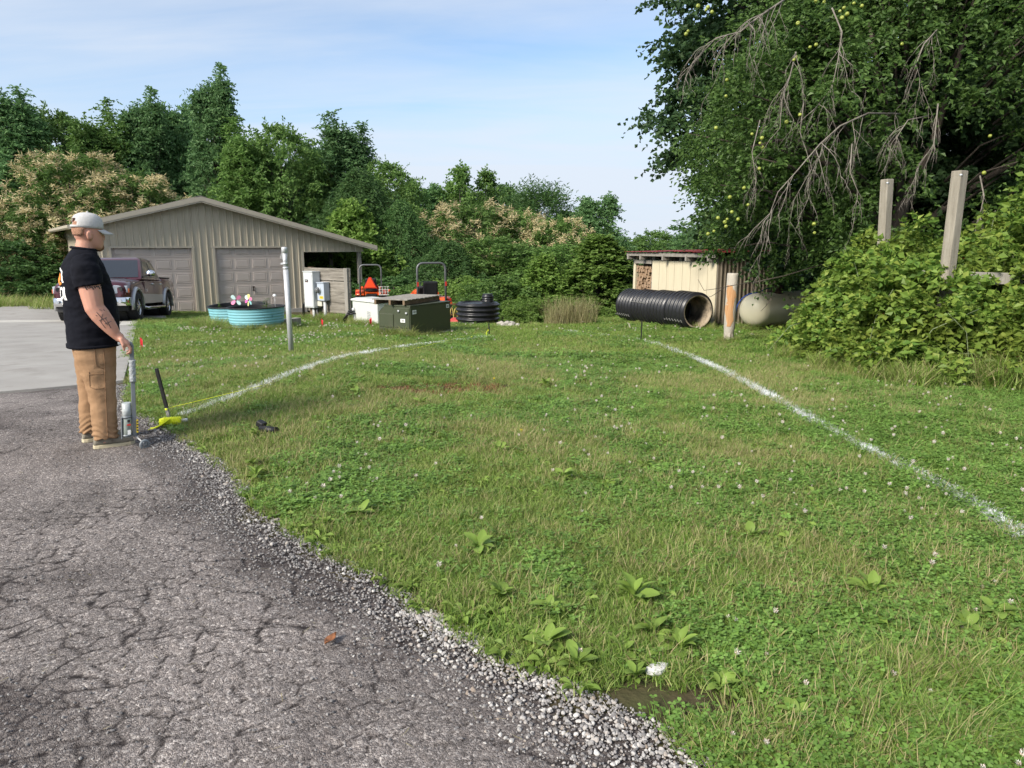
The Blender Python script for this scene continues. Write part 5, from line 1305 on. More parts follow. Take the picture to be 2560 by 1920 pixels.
# --- trousers
tr = MB()
tr.loft([ring((-.055, .02, .70), .135, .20, 24, *turn(8), 2.6), ring((-.058, .02, .80), .15, .205, 24, *turn(8), 2.6), ring((-.06, .02, .86), .15, .20, 24, *turn(8), 2.6)])
tr.loft([ring((x, y, z), rx_, ry_, 18, *turn(5), 2.4) for x, y, z, rx_, ry_ in ((-.05, -.075, .80, .145, .11), (-.045, -.085, .70, .140, .115), (-.03, -.09, .58, .120, .105), (-.012, -.098, .45, .098, .092), (-.002, -.10, .30, .090, .085), (.006, -.10, .16, .088, .083), (.010, -.10, .11, .090, .085), (.012, -.10, .078, .090, .084))])
tr.loft([ring((x, y, z), rx_, ry_, 18, *turn(5), 2.4) for x, y, z, rx_, ry_ in ((-.06, .12, .80, .140, .10), (-.065, .125, .70, .130, .105), (-.07, .135, .58, .112, .10), (-.075, .15, .45, .096, .09), (-.078, .155, .30, .090, .085), (-.08, .16, .16, .088, .083), (-.08, .165, .11, .090, .085), (-.08, .165, .08, .088, .084))])
to_ = remesh(tr.build('trousers', M_duck, Man), .009, 4)
tex.noise_scale = .10; wrinkle(to_, .020, (1.3, 1.3, .75))
me = to_.data; co = np.empty(len(me.vertices) * 3); me.vertices.foreach_get('co', co); co = co.reshape(-1, 3)
no = np.empty(len(me.vertices) * 3); me.vertices.foreach_get('normal', no); no = no.reshape(-1, 3)
stack = np.clip((.24 - co[:, 2]) / .2, 0, 1)                                       # folds stacking above the shoe
co += no * (.010 * stack * np.sin(co[:, 2] * 150 + 6 * np.sin(co[:, 0] * 22) + co[:, 1] * 30))[:, None]
me.vertices.foreach_set('co', co.ravel()); me.update()
M_seam = mat('canvas seam', (.22, .13, .07), .9, var=.1)
def on_leg(o, pts, r, name, parent, m, dirv=(0, -1, 0)):
    """A strip laid over the surface, found by dropping points onto it."""
    P = []
    for (x, z) in pts:
        ok, loc, nrm, _ = o.ray_cast(Vector((x, -1, z)), Vector((0, 1, 0)))
        if ok: P.append(loc + nrm * r * .3)
    if len(P) > 1: mb = MB(); mb.tube(P, r, 5); return mb.build(name, m, parent)
def lerp_pts(pts, n=14):
    out = []
    for a, b in zip(pts[:-1], pts[1:]):
        for k in range(n): out.append((a[0] + (b[0] - a[0]) * k / n, a[1] + (b[1] - a[1]) * k / n))
    return out + [pts[-1]]
bpy.context.view_layer.update()
on_leg(to_, lerp_pts([(.005, .78), (.01, .6), (.012, .42), (.018, .2), (.022, .09)]), .0035, 'side_seam', to_, M_seam)
on_leg(to_, lerp_pts([(-.055, .79), (-.052, .70), (-.045, .66), (.0, .635)]), .0035, 'pocket_seam', to_, M_seam)
on_leg(to_, lerp_pts([(-.10, .60), (0.0, .595)]), .0035, 'tool_pocket_seam', to_, M_seam)
on_leg(to_, lerp_pts([(-.095, .62), (-.09, .50), (-.06, .485), (0.0, .485)]), .003, 'tool_pocket_seam', to_, M_seam)
# --- shirt back print: arched white mark, orange shape and block letters (the part that shows), laid on the cloth
def on_back(pts2, name, m, fill=True, th=.003):
    """Project an outline in (along the back, height) onto the back of the shirt."""
    P = []
    back = -Vector(sx)
    for (u, z) in pts2:
        o0 = Vector((-.09, .02, z)) + Vector(sy) * u + back * .6
        ok, loc, nrm, _ = so_.ray_cast(o0, -back)
        if ok: P.append((loc + nrm * .003, nrm))
    return P
def print_patch(outline, m, name):
    c = (sum(p[0] for p in outline) / len(outline), sum(p[1] for p in outline) / len(outline))
    mid = [((p[0] + c[0]) / 2, (p[1] + c[1]) / 2) for p in outline]
    A_, B_, Cc = on_back(outline, '', m), on_back(mid, '', m), on_back([c], '', m)
    n = len(outline)
    if len(A_) != n or len(B_) != n or not Cc: return
    V = [p for p, _ in A_] + [p for p, _ in B_] + [Cc[0][0]]
    F = [(i, (i + 1) % n, n + (i + 1) % n, n + i) for i in range(n)] + [(n + i, n + (i + 1) % n, 2 * n) for i in range(n)]
    mb = MB(); mb.add(V, F); return mb.build(name, m, so_)
def strip(a, b, w_, m, name, n=6):
    a, b = np.array(a), np.array(b); d = (b - a) / np.linalg.norm(b - a); nn = np.array([-d[1], d[0]]) * w_ / 2
    L_ = [tuple(a + (b - a) * k / n + nn) for k in range(n + 1)]; R_ = [tuple(a + (b - a) * k / n - nn) for k in range(n + 1)]
    A_, B_ = on_back(L_, '', m), on_back(R_, '', m)
    if len(A_) != n + 1 or len(B_) != n + 1: return
    mb = MB(); mb.add([p for p, _ in A_] + [p for p, _ in B_], [(i, i + 1, n + 2 + i, n + 1 + i) for i in range(n)]); mb.build(name, m, so_)
arc = [(.125 * math.cos(t), 1.285 + .10 * math.sin(t)) for t in [PI * k / 8 for k in range(9)]]
for k in range(8): strip(arc[k], arc[k + 1], .022, M_white_ink, 'back_print')
print_patch([(-.10, 1.275), (-.085, 1.31), (-.05, 1.345), (0, 1.355), (.05, 1.345), (.085, 1.31), (.10, 1.275), (.05, 1.262), (0, 1.27), (-.05, 1.262)], M_orange_ink, 'back_print')
lz0, lz1 = 1.165, 1.245
def letter_strokes(strokes, u0):
    for a, b in strokes: strip((u0 + a[0], lz0 + a[1] * (lz1 - lz0)), (u0 + b[0], lz0 + b[1] * (lz1 - lz0)), .018, M_white_ink, 'back_letter', 4)
# from the right shoulder inwards: an upright capital I, a rounded C, a K
letter_strokes([((0, 0), (0, 1)), ((-.014, 0), (.014, 0)), ((-.014, 1), (.014, 1))], -.125)
letter_strokes([((.028, .1), (0, 0)), ((0, 0), (-.028, .25)), ((-.028, .25), (-.028, .75)), ((-.028, .75), (0, 1)), ((0, 1), (.028, .9))], -.075)
letter_strokes([((-.025, 0), (-.025, 1)), ((-.025, .5), (.03, 1)), ((-.025, .5), (.03, 0))], -.01)
letter_strokes([((-.025, 0), (-.025, 1)), ((-.025, 1), (.025, .7)), ((.025, .7), (-.025, .45))], .06)
for k in range(8):
    t0, t1 = 2 * PI * k / 8, 2 * PI * (k + 1) / 8
    strip((-.075 + .010 * math.cos(t0), 1.135 + .012 * math.sin(t0)), (-.075 + .010 * math.cos(t1), 1.135 + .012 * math.sin(t1)), .006, M_white_ink, 'back_print', 2)
# --- tattoos on the forearm and above the elbow
def inkline(pts, r):
    P = []
    for (x, z) in pts:
        ok, loc, nrm, _ = bo_.ray_cast(Vector((x, -1, z)), Vector((0, 1, 0)))
        if ok: P.append(loc + nrm * .0005)
    if len(P) > 1: mb = MB(); mb.tube(P, r, 4); mb.build('tattoo', M_ink, bo_)
bpy.context.view_layer.update()
for pts in ([(-.035, 1.075), (.035, .975)], [(-.020, 1.01), (.030, 1.03)], [(.005, 1.06), (-.01, 1.0), (.02, .95)], [(.02, 1.03), (.055, .95)], [(.015, .985), (.06, 1.0)], [(-.015, 1.09), (.0, 1.085)], [(.01, 1.09), (.02, 1.08)], [(-.04, 1.05), (-.03, 1.045)]):
    inkline(lerp_pts(pts, 8), .0022)
for k in range(9):
    x = -.10 + k * .014; inkline(lerp_pts([(x, 1.262), (x + .012, 1.238 + .008 * (k % 3))], 5), .005)
# --- cap
cp = MB(); rr = []
cpc = H(-.004, 0, 0)
tiltc = R(4)
def Cp(x, y, z): 
    return H(x * math.cos(tiltc) + (z - .16) * math.sin(tiltc), y, .16 + (z - .16) * math.cos(tiltc) - x * math.sin(tiltc))
prof = [(.158, .112, .085), (.175, .112, .086), (.20, .110, .084), (.225, .102, .078), (.25, .085, .064), (.266, .058, .044), (.273, .025, .02), (.274, .002, .002)]
V = []; F = []; n = 36
for z, a, b in prof:
    for k in range(n):
        t = 2 * PI * k / n; V.append(Cp(-.006 + a * math.cos(t), b * math.sin(t), z))
for i in range(len(prof) - 1):
    for k in range(n):
        t = 2 * PI * (k + .5) / n; back = abs(t - PI)
        if i in (1, 2) and back < .62 - .18 * (i - 1): continue                     # opening above the strap
        F.append((i * n + k, i * n + (k + 1) % n, (i + 1) * n + (k + 1) % n, (i + 1) * n + k))
cp.add(V, F, 0, True); co_ = cp.build('cap', M_cap, Man); co_.modifiers.new('thick', 'SOLIDIFY').thickness = .004
bm_ = MB(); V = []; F = []
for i in range(6):
    for k in range(13):
        t = R(-62 + k * 124 / 12); e = i / 5; x = -.006 + .112 * math.cos(t) + e * .075 * max(0, math.cos(t)) ** .6; y = .086 * math.sin(t) * (1 - .06 * e)
        V.append(Cp(x, y, .162 - .030 * e - .10 * (y * y) / .0064 * .12 - .004))
for i in range(5):
    for k in range(12): F.append((i * 13 + k, i * 13 + k + 1, (i + 1) * 13 + k + 1, (i + 1) * 13 + k))
bm_.add(V, F, 0, True); bm_.build('brim', M_cap, co_).modifiers.new('thick', 'SOLIDIFY').thickness = .005
bt = MB(); bt.ball(Cp(-.006, 0, .276), .008, 8, 5); bt.build('button', M_cap, co_)
# --- hair: cropped shell under the cap and a chin beard
hr = MB(); rings = []
for z, a, b, w_ in [(.105, -.0985, -.02, .0722), (.118, -.102, -.02, .0735), (.145, -.107, -.015, .0772), (.175, -.105, .06, .0782), (.205, -.095, .08, .072)]:
    rings.append([H((a + b) / 2 + (b - a) / 2 * math.cos(t) , w_ * math.sin(t), z) for t in [R(72 + 216 * k / 18) for k in range(19)]])
hr.loft(rings, 0, True, False, False); hr.build('hair', M_hair, Man).modifiers.new('thick', 'SOLIDIFY').thickness = .002
be = MB(); be.loft([ring(H(.070, 0, -.016), .014, .018, 12, ax, ay), ring(H(.084, 0, .002), .021, .030, 12, ax, ay), ring(H(.088, 0, .022), .017, .034, 12, ax, ay), ring(H(.088, 0, .036), .012, .028, 12, ax, ay)]); be.build('beard', mat('beard', (.22, .10, .055), .8, var=.3, vs=150, bump=.5, bs=300), Man)
for s in (-1, 1):
    ey = MB(); ey.ball(H(.082, s * .032, .118), (.012, .014, .008), 10, 6); ey.build('eye', M_white_ink, Man)
    ir = MB(); ir.ball(H(.0925, s * .032, .118), (.003, .006, .006), 8, 6); ir.build('iris', M_ink, Man)
# --- shoes
def shoe(c, deg, name='shoe'):
    fx, fy = turn(deg); fx, fy = Vector(fx), Vector(fy); c = Vector(c)
    up = MB()
    secs = [(-.074, .018, .095, .032), (-.058, .015, .125, .040), (-.02, .014, .125, .044), (.03, .014, .122, .045), (.08, .014, .108, .047), (.13, .014, .088, .048), (.17, .014, .074, .046), (.195, .014, .058, .037), (.207, .016, .032, .018)]
    up.loft([[c + fx * x + fy * (w_ * math.cos(t)) + Vector((0, 0, (z1 + z0) / 2 + (z1 - z0) / 2 * math.sin(t))) for t in [2 * PI * k / 14 for k in range(14)]] for x, z0, z1, w_ in secs])
    o = up.build(name, M_shoe, Man)
    so2 = MB(); ol = [(-.078, .012), (-.07, .03), (-.04, .040), (.02, .042), (.08, .047), (.14, .050), (.18, .045), (.205, .03), (.214, .012)]
    poly = ol + [(x, -y) for x, y in ol[::-1]]
    so2.loft([[c + fx * x * k_ + fy * y * k_ + Vector((0, 0, z)) for x, y in poly] for z, k_ in ((0, .98), (.006, 1), (.024, 1.0), (.028, .98))], 0, False); so2.build('sole', M_sole, o, .003)
    for k in range(3):
        lc = MB(); x = .05 + k * .025; lc.tube([c + fx * x + fy * (.04 * math.cos(t)) + Vector((0, 0, .04 + (.064 - .013 * k) * math.sin(t))) for t in [R(40 + 100 * j / 6) for j in range(7)]], .003, 5); lc.build('lace', M_ink, o)
shoe((.0, -.10, 0), 2); shoe((-.075, .165, 0), 8)

# ---- marking wand
M_wand = mat('grey painted steel', (.20, .22, .235), .5, .3, var=.1, vs=20)
M_tape = mat('cloudy clear tape', (.36, .38, .39), .25, 0, var=.3, vs=35, bump=.6, bs=60)
M_can = mat('printed paint can', (.30, .34, .31), .4, .2, var=.2, vs=18)
M_cap_cl = mat('clear plastic cap', (.42, .45, .45), .2, 0, var=.2, vs=30)
Wd = thing('marking_wand', 'grey wheeled paint marking wand with an upside-down spray can', 'marking wand', (MX, MY, MZ - .008), MRZ)
top = Vector((.188, -.235, .815)); bot = Vector((.205, -.20, .10))
m = MB(); m.bar(bot, top, .030, .026, up=(0, 1, 0)); m.build('shaft', M_wand, Wd, .003)
m = MB(); m.tube([top - Vector((0, 0, .03)), top + Vector((-.004, 0, .012)), top + Vector((-.03, .004, .024)), top + Vector((-.09, .01, .016))], [.013, .014, .0135, .013], 10); m.build('grip', M_wand, Wd)
m = MB(); m.bar(top + Vector((-.02, 0, -.03)), top + Vector((-.055, .005, -.035)), .012, .010); m.build('trigger', M_galv, Wd)
a, b = top.lerp(bot, .16), top.lerp(bot, .40)
m = MB(); m.tube([a.lerp(b, k / 14) for k in range(15)], [.0235 + .003 * math.sin(k * 2.3) for k in range(15)], 8); m.build('tape_wrap', M_tape, Wd)
cc = bot + Vector((-.052, 0, 0))
m = MB(); m.cyl(cc + Vector((0, 0, .14)), cc + Vector((-.004, 0, .265)), .033, .033, 20); m.build('clear_cap', M_cap_cl, Wd)
m = MB(); m.lathe([(.02, -.01), (.033, .0), (.033, .16), (.03, .165)], 20, 0, Matrix.Translation(cc)); cn = m.build('spray_can', M_can, Wd)
m = MB(); m.box(cc + Vector((.012, -.0325, .035)), (.022, .004, .035)); m.build('can_label', M_white, cn)
m = MB(); m.box(cc + Vector((.01, -.0327, .095)), (.025, .004, .012)); m.build('can_label', M_redprint, cn)
m = MB(); m.box(cc + Vector((.01, -.0327, .125)), (.02, .004, .02)); m.build('can_label', M_print, cn)
m = MB(); m.box(cc + Vector((-.038, 0, .07)), (.008, .05, .17)); m.build('cradle_plate', M_wand, Wd, .002)
for z in (.01, .155):
    m = MB(); m.lathe([(.0345, -.008), (.037, -.008), (.037, .008), (.0345, .008)], 20, 0, Matrix.Translation(cc + Vector((0, 0, z)))); m.build('cradle_ring', M_wand, Wd)
m = MB(); m.box(bot + Vector((.018, -.012, .075)), (.012, .028, .10)); wl = m.build('warning_label', M_yel, Wd)
for k in range(4):
    m = MB(); m.box(bot + Vector((.018, -.0265, .11 - k * .022)), (.010, .002, .012)); m.build('warning_text', M_print, wl)
for s, off in ((-1, Vector((.062, -.085, -.062))), (1, Vector((-.085, .17, -.062)))):
    pw = bot + off; m = MB(); m.tube([bot + Vector((0, 0, -.0)), pw + Vector((0, .02 * -s, 0)), pw], .006, 6); m.build('axle_arm', M_galv, Wd)
    Mw = Matrix.Translation(pw) @ Matrix.Rotation(R(62), 4, 'Z') @ Matrix.Rotation(PI / 2, 4, 'Y')
    Mw = Matrix.Translation(pw) @ Matrix.Rotation(R(18), 4, 'Z') @ Matrix.Rotation(PI / 2, 4, 'X')
    m = MB(); m.lathe([(.022, -.009), (.036, -.010), (.039, -.006), (.039, .006), (.036, .010), (.022, .009)], 22, 0, Mw)
    for k in range(5):
        a_ = 2 * PI * k / 5; m.bar(Mw @ Vector((0, 0, 0)), Mw @ Vector((.03 * math.cos(a_), .03 * math.sin(a_), 0)), .008, .008)
    m.lathe([(.009, -.012), (.009, .012)], 10, 0, Mw, True, True); m.build('wheel', M_wand, Wd)

# the man stands leaning slightly forward over the wand
def lean(root):
    for o in [c for c in root.children_recursive if c.type == 'MESH']:
        me = o.data; co = np.empty(len(me.vertices) * 3, np.float32); me.vertices.foreach_get('co', co); co = co.reshape(-1, 3)
        z = np.clip(co[:, 2], 0, None); co[:, 0] += np.where(z < .8, .08 * z, .064 + .059 * (z - .8)); me.vertices.foreach_set('co', co.ravel()); me.update()
lean(Man); lean(Wd)
# ================================================================== TREES AND SHRUBS
def nrm(v): return v / np.maximum(np.linalg.norm(v, axis=-1, keepdims=True), 1e-9)
def leaves(c, outd, g, twigs, tlen, per, L, W, droop, fold=.25, up=.25, flat=.6):
    """Leaves along twigs that spring from each clump centre; returns vertices and triangles."""
    n = len(c)
    C0 = np.repeat(c, twigs, 0); O0 = np.repeat(outd, twigs, 0); m = len(C0)
    d = nrm(O0 * .75 + g.normal(size=(m, 3)) * np.array([.75, .75, flat]) + np.array([0, 0, up]))
    ln = tlen * g.uniform(.55, 1.25, (m, 1))
    start = C0 + g.normal(size=(m, 3)) * tlen * .18
    C1 = np.repeat(start, per, 0); D1 = np.repeat(d, per, 0); L1_ = np.repeat(ln, per, 0)
    k = len(C1); t = (np.tile(np.arange(per), m)[:, None] + g.uniform(0, 1, (k, 1))) / per
    P = C1 + D1 * L1_ * t; P[:, 2] -= (droop * L1_ * t * t)[:, 0]
    side = nrm(np.cross(D1, np.array([0, 0, 1.]))) * np.where(np.arange(k) % 2 == 0, 1, -1)[:, None]
    ld = nrm(D1 * .55 + side * .75 + g.normal(size=(k, 3)) * .35 + np.array([0, 0, -.15 - droop * .4]))
    wd = nrm(np.cross(ld, nrm(g.normal(size=(k, 3)) * .85 + np.array([0, -.15, .8]))))
    nn = np.cross(wd, ld)
    s = g.uniform(.65, 1.2, (k, 1)); l_ = L * s; w_ = W * s
    V = np.stack([P, P + ld * l_ * .45 + wd * w_ / 2 + nn * w_ * fold, P + ld * l_ - nn * l_ * .08, P + ld * l_ * .45 - wd * w_ / 2 + nn * w_ * fold], 1).reshape(-1, 3)
    b = np.arange(k)[:, None] * 4
    T = np.concatenate([b + np.array([0, 1, 2]), b + np.array([0, 2, 3])], 1).reshape(-1, 3)
    return V, T
def crown_points(g, n, H0, H1, Rr, shape, inner=.35, lump=.35, seed=0):
    """Clump centres between the heights H0 and H1 inside an uneven envelope; also their outward directions."""
    t = g.uniform(0, 1, n) ** .9; a = g.uniform(0, 2 * PI, n)
    env = shape(t) * Rr * (1 + lump * (2 * Lattice(seed + 90).fbm(a * 1.6 + 20, t * 4 + 20, 3) - 1) * 1.6)
    r = env * np.sqrt(g.uniform(inner ** 2, 1, n))
    c = np.stack([r * np.cos(a), r * np.sin(a), H0 + t * (H1 - H0)], 1)
    o = nrm(np.stack([np.cos(a), np.sin(a), (t - .35) * 1.3], 1))
    return c, o
def skeleton(c, g, trunk_h, r0, nb, lean=(0, 0), n=6):
    m = MB(); top = Vector((lean[0], lean[1], trunk_h))
    pts = [Vector((0, 0, -.3)), Vector((lean[0] * .1, lean[1] * .1, trunk_h * .25)), Vector((lean[0] * .5 + .1, lean[1] * .5, trunk_h * .6)), top]
    m.tube(pts, [r0 * 1.25, r0, r0 * .7, r0 * .18], 8)
    for i in g.choice(len(c), min(nb, len(c)), replace=False):
        q = Vector(c[i]); h = max(.12 * trunk_h, min(trunk_h * .92, q.z * g.uniform(.45, .8))); f = h / trunk_h
        s = Vector((lean[0] * f, lean[1] * f, h)); mid = s.lerp(q, .5) + Vector((0, 0, .08 * (q - s).length))
        m.tube([s, mid, q], [r0 * .38 * (1 - .6 * f), r0 * .2 * (1 - .5 * f), r0 * .05], 5)
    return m
M_bark2 = mat('grey brown bark', (.075, .06, .048), .95, var=.35, vs=6, stretch=(4, 4, .6), bump=.8, bs=20)
M_bark3 = mat('pale bark', (.20, .18, .15), .9, var=.3, vs=6, stretch=(2, 2, .7), bump=.5, bs=20)
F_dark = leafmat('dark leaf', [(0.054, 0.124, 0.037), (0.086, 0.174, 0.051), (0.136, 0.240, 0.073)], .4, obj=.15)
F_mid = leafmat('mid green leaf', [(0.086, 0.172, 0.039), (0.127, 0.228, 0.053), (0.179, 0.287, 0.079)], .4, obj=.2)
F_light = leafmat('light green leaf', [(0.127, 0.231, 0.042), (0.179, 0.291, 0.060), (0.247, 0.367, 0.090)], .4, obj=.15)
F_blue = leafmat('bluish green leaf', [(0.086, 0.185, 0.066), (0.129, 0.246, 0.090), (0.195, 0.332, 0.129)], .4, obj=.15)
F_bloom = leafmat('cream catkins', [(.44, .37, .18), (.56, .48, .27), (.66, .58, .36)], .2, obj=.08)
rnd = lambda t: np.sqrt(np.clip(1 - (2 * t - .9) ** 2 / 1.21, .02, 1))
egg = lambda t: np.clip(np.sin(PI * (.12 + .86 * t) ** .8), .05, 1)
cone = lambda t: np.clip(1.05 * (1 - t) ** .75 + .05, .03, 1) * np.clip(.55 + t * 4, 0, 1)
tallsh = lambda t: np.clip((1 - t ** 1.7) ** .9, .03, 1) * np.clip(.6 + t * 2, 0, 1)
PROTO = {}
def proto(key, seed, H, Rr, shape, fol, ncl, tw, tl, per, L, W, droop, base=.12, bark=M_bark2, spires=0, bloom=0, inner=.3, lump=.35, flat=.6):
    g = np.random.default_rng(seed)
    c, o = crown_points(g, ncl, H * base, H * .97, Rr, shape, inner, lump, seed)
    if spires:
        for k in range(spires):
            a = g.uniform(0, 2 * PI); r = Rr * g.uniform(.1, .55); zb = H * g.uniform(.80, .9); hgt = H * g.uniform(.10, .26)
            q = g.uniform(0, 1, 16); sp_ = np.stack([r * np.cos(a) + g.normal(size=16) * .28 * (1 - q), r * np.sin(a) + g.normal(size=16) * .28 * (1 - q), zb + hgt * q], 1)
            c = np.concatenate([c, sp_]); o = np.concatenate([o, nrm(g.normal(size=(16, 3)) * .7 + np.array([0, 0, .9]))])
    V, T = leaves(c, o, g, tw, tl, per, L, W, droop, flat=flat)
    cr = np_mesh('crown', V, T, fol)
    tk = skeleton(c, g, H * .9, H * .016, 46).mesh('trunk', bark)
    bl = None
    if bloom:
        sel = (o[:, 2] > -.30) & (np.hypot(c[:, 0], c[:, 1]) > .3 * Rr)
        cb, ob = c[sel], o[sel]
        keep = g.random(len(cb)) < bloom; cb, ob = cb[keep] + ob[keep] * tl * .55 + np.array([0, 0, .12]), ob[keep]
        Vb, Tb = leaves(cb, nrm(ob + np.array([0, 0, .5])), g, 10, tl * .55, 5, .27, .055, .3, 0.1, .5, .8)
        bl = np_mesh('blossom', Vb, Tb, F_bloom)
    PROTO[key] = (cr, tk, bl, float(np.percentile(V[:, 2], 99.95)), Rr)
proto('round', 21, 12, 4.4, rnd, F_mid, 420, 6, .85, 9, .26, .15, .35)
proto('round2', 22, 12, 4.2, egg, F_blue, 420, 6, .85, 9, .26, .15, .4, spires=3)
proto('cherry', 23, 13, 3.6, tallsh, F_blue, 380, 6, .85, 9, .27, .11, .5, spires=6)
proto('cherry2', 24, 13, 3.4, tallsh, F_mid, 380, 6, .85, 9, .27, .12, .55, spires=5)
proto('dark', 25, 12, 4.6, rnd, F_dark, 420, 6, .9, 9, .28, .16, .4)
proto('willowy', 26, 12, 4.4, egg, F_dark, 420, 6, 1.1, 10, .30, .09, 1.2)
proto('airy', 27, 11, 2.4, egg, F_mid, 110, 6, .6, 9, .20, .14, .2, .35, M_bark3, inner=.2, lump=.6)
proto('spiky', 28, 10, 4.0, rnd, F_dark, 380, 6, .9, 9, .30, .07, -.35)
proto('chestnut', 29, 9, 4.2, rnd, F_mid, 420, 6, .7, 8, .30, .10, .5, .03, bloom=.95)
proto('sycamore', 30, 7, 2.4, cone, F_light, 420, 6, .55, 8, .20, .18, .15, .02, flat=1.0)
proto('sycamore2', 31, 7, 2.4, egg, F_light, 420, 6, .55, 8, .20, .18, .15, .02, flat=1.0)
proto('bush', 32, 4, 2.6, rnd, F_mid, 320, 6, .5, 8, .17, .10, .45, .0)
proto('bush2', 33, 4, 2.8, rnd, F_light, 320, 6, .5, 8, .16, .09, .7, .0)
proto('bush3', 34, 4, 2.8, rnd, F_dark, 320, 6, .5, 8, .18, .11, .4, .0)
used_proto = set()
def plant_tree(key, px, ytop, wpx, Yd, name, label, cat='tree', grp=None, rot=None, sink=0.0):
    cr, tk, bl, H, Rr = PROTO[key]
    p = at(px, ytop, Yd); zb = tz(p.x, Yd) - sink
    sz = (p.z - zb) / H; sw = (wpx / FPX * Yd * .98 / 2) / Rr * 1.38
    T = thing(name, label, cat, (p.x, Yd, zb), random.uniform(0, 6.28) if rot is None else rot, grp)
    T.scale = (sw, sw, sz)
    link('crown', cr, T); link('trunk', tk, T)
    if bl: link('blossom', bl, T)
W = 'woodland trees beyond the garage'
for a in [
    ('cherry', 15, 195, 210, 41, 'tree', 'tall spiry tree at the left edge of the woods'),
    ('round', 130, 270, 200, 44, 'tree', 'broad green tree between the leftmost spiry tree and the chestnuts'),
    ('cherry2', 235, 238, 180, 42, 'tree', 'tall green tree above the larger cream chestnut'),
    ('cherry', 345, 222, 170, 43, 'tree', 'tall bluish tree left of the highest spire'),
    ('round2', 430, 250, 170, 45, 'tree', 'dark bluish tree behind the garage ridge, left of the spire'),
    ('cherry', 522, 165, 170, 42, 'tree', 'tree with the highest thin spire above the garage'),
    ('cherry2', 600, 285, 190, 40, 'tree', 'bright green tree rising over the right garage door'),
    ('round', 695, 305, 190, 41, 'tree', 'green tree above the garage roof slope on the right'),
    ('round2', 790, 345, 180, 44, 'tree', 'bluish tree right of the garage roof slope'),
    ('cherry', 868, 285, 200, 43, 'tree', 'loose-topped tree with sky gaps above the lean-to'),
    ('willowy', 900, 420, 230, 38, 'tree', 'dark drooping tree behind the lean-to'),
    ('round', 965, 400, 170, 42, 'tree', 'rounded green tree right of the drooping tree'),
    ('willowy', 1000, 500, 170, 37, 'tree', 'dark drooping tree over the shady hollow behind the tractors'),
    ('round2', 1065, 455, 170, 49, 'tree', 'bluish tree at the back of the gap in the woods'),
    ('round', 1140, 455, 160, 52, 'tree', 'far green tree left of the pale airy pair'),
    ('airy', 1150, 405, 130, 49, 'tree', 'airy pale-trunked tree standing above the chestnuts, left one'),
    ('airy', 1215, 415, 120, 50, 'tree', 'airy pale-trunked tree standing above the chestnuts, right one'),
    ('dark', 1255, 460, 150, 53, 'tree', 'dark rounded tree behind the airy pair'),
    ('spiky', 1345, 445, 210, 47, 'tree', 'dark spiky-topped tree right of the airy pair'),
    ('round2', 1475, 485, 170, 45, 'tree', 'bluish tree at the right end of the woods'),
    ('dark', 1420, 530, 160, 48, 'tree', 'dark tree between the spiky tree and the right end of the woods'),
    ('cherry2', 1530, 560, 110, 48, 'tree', 'narrow tree tapering down to the gap beside the shed'),
    ('chestnut', 165, 375, 250, 36, 'chestnut_tree', 'large chestnut covered in cream catkins behind the man'),
    ('chestnut', 320, 428, 230, 36.5, 'chestnut_tree', 'cream flowering chestnut just left of the garage ridge'),
    ('chestnut', 75, 520, 190, 34, 'chestnut_tree', 'low cream flowering chestnut at the grassy bank'),
    ('chestnut', 1185, 500, 230, 40, 'chestnut_tree', 'cream flowering chestnut below the airy pale-trunked pair'),
    ('chestnut', 1305, 522, 140, 41, 'chestnut_tree', 'narrow cream chestnut in the middle of the clump'),
    ('chestnut', 1390, 540, 170, 40, 'chestnut_tree', 'cream chestnut at the right of the clump'),
    ('round', 1240, 590, 230, 35, 'tree', 'green tree in front of the cream chestnut clump'),
    ('willowy', 1120, 600, 200, 34, 'tree', 'dark feathery tree left of the chestnut clump front'),
    ('round', 1390, 610, 220, 35, 'tree', 'green tree in front of the rightmost chestnut'),
    ('sycamore2', 880, 500, 170, 36, 'young_tree', 'young bright green tree behind the lean-to'),
    ('sycamore', 1500, 585, 190, 24.5, 'young_tree', 'bright green pointed young tree beside the culvert pipes'),
    ('sycamore', 1360, 635, 150, 25, 'young_tree', 'shorter bright green young tree left of the pointed one'),
    ('bush', 1270, 690, 210, 25, 'shrub', 'green shrub behind the rock pile'),
    ('bush2', 1150, 690, 190, 27, 'shrub', 'yellow green feathery shrub above the black rings'),
    ('bush', 1060, 705, 170, 29, 'shrub', 'green shrub behind the dark tractor'),
    ('bush3', 985, 690, 200, 31, 'shrub', 'dark shrub in the shade between the tractors'),
    ('bush2', 1440, 735, 190, 23.5, 'shrub', 'low light green shrub at the lawn crest'),
    ('bush2', 1320, 745, 170, 23, 'shrub', 'low yellow green shrub right of the rocks'),
    ('bush', 1570, 690, 130, 24.5, 'shrub', 'green shrub against the end of the culvert pipes'),
    ('bush3', 20, 600, 220, 32, 'shrub', 'dark shrub at the far left edge by the grass'),
    ('bush3', 150, 650, 200, 33, 'shrub', 'dark shrub behind the front of the pickup truck'),
    ('sycamore2', 825, 580, 260, 48, 'shrub', 'green shrub seen through the open lean-to'),
    ('bush3', 930, 720, 150, 36, 'shrub', 'dark shrub behind the orange tractor'),
]: plant_tree(a[0], a[1], a[2], a[3], a[4], a[5], a[6], 'shrub' if a[5] == 'shrub' else 'tree', W)
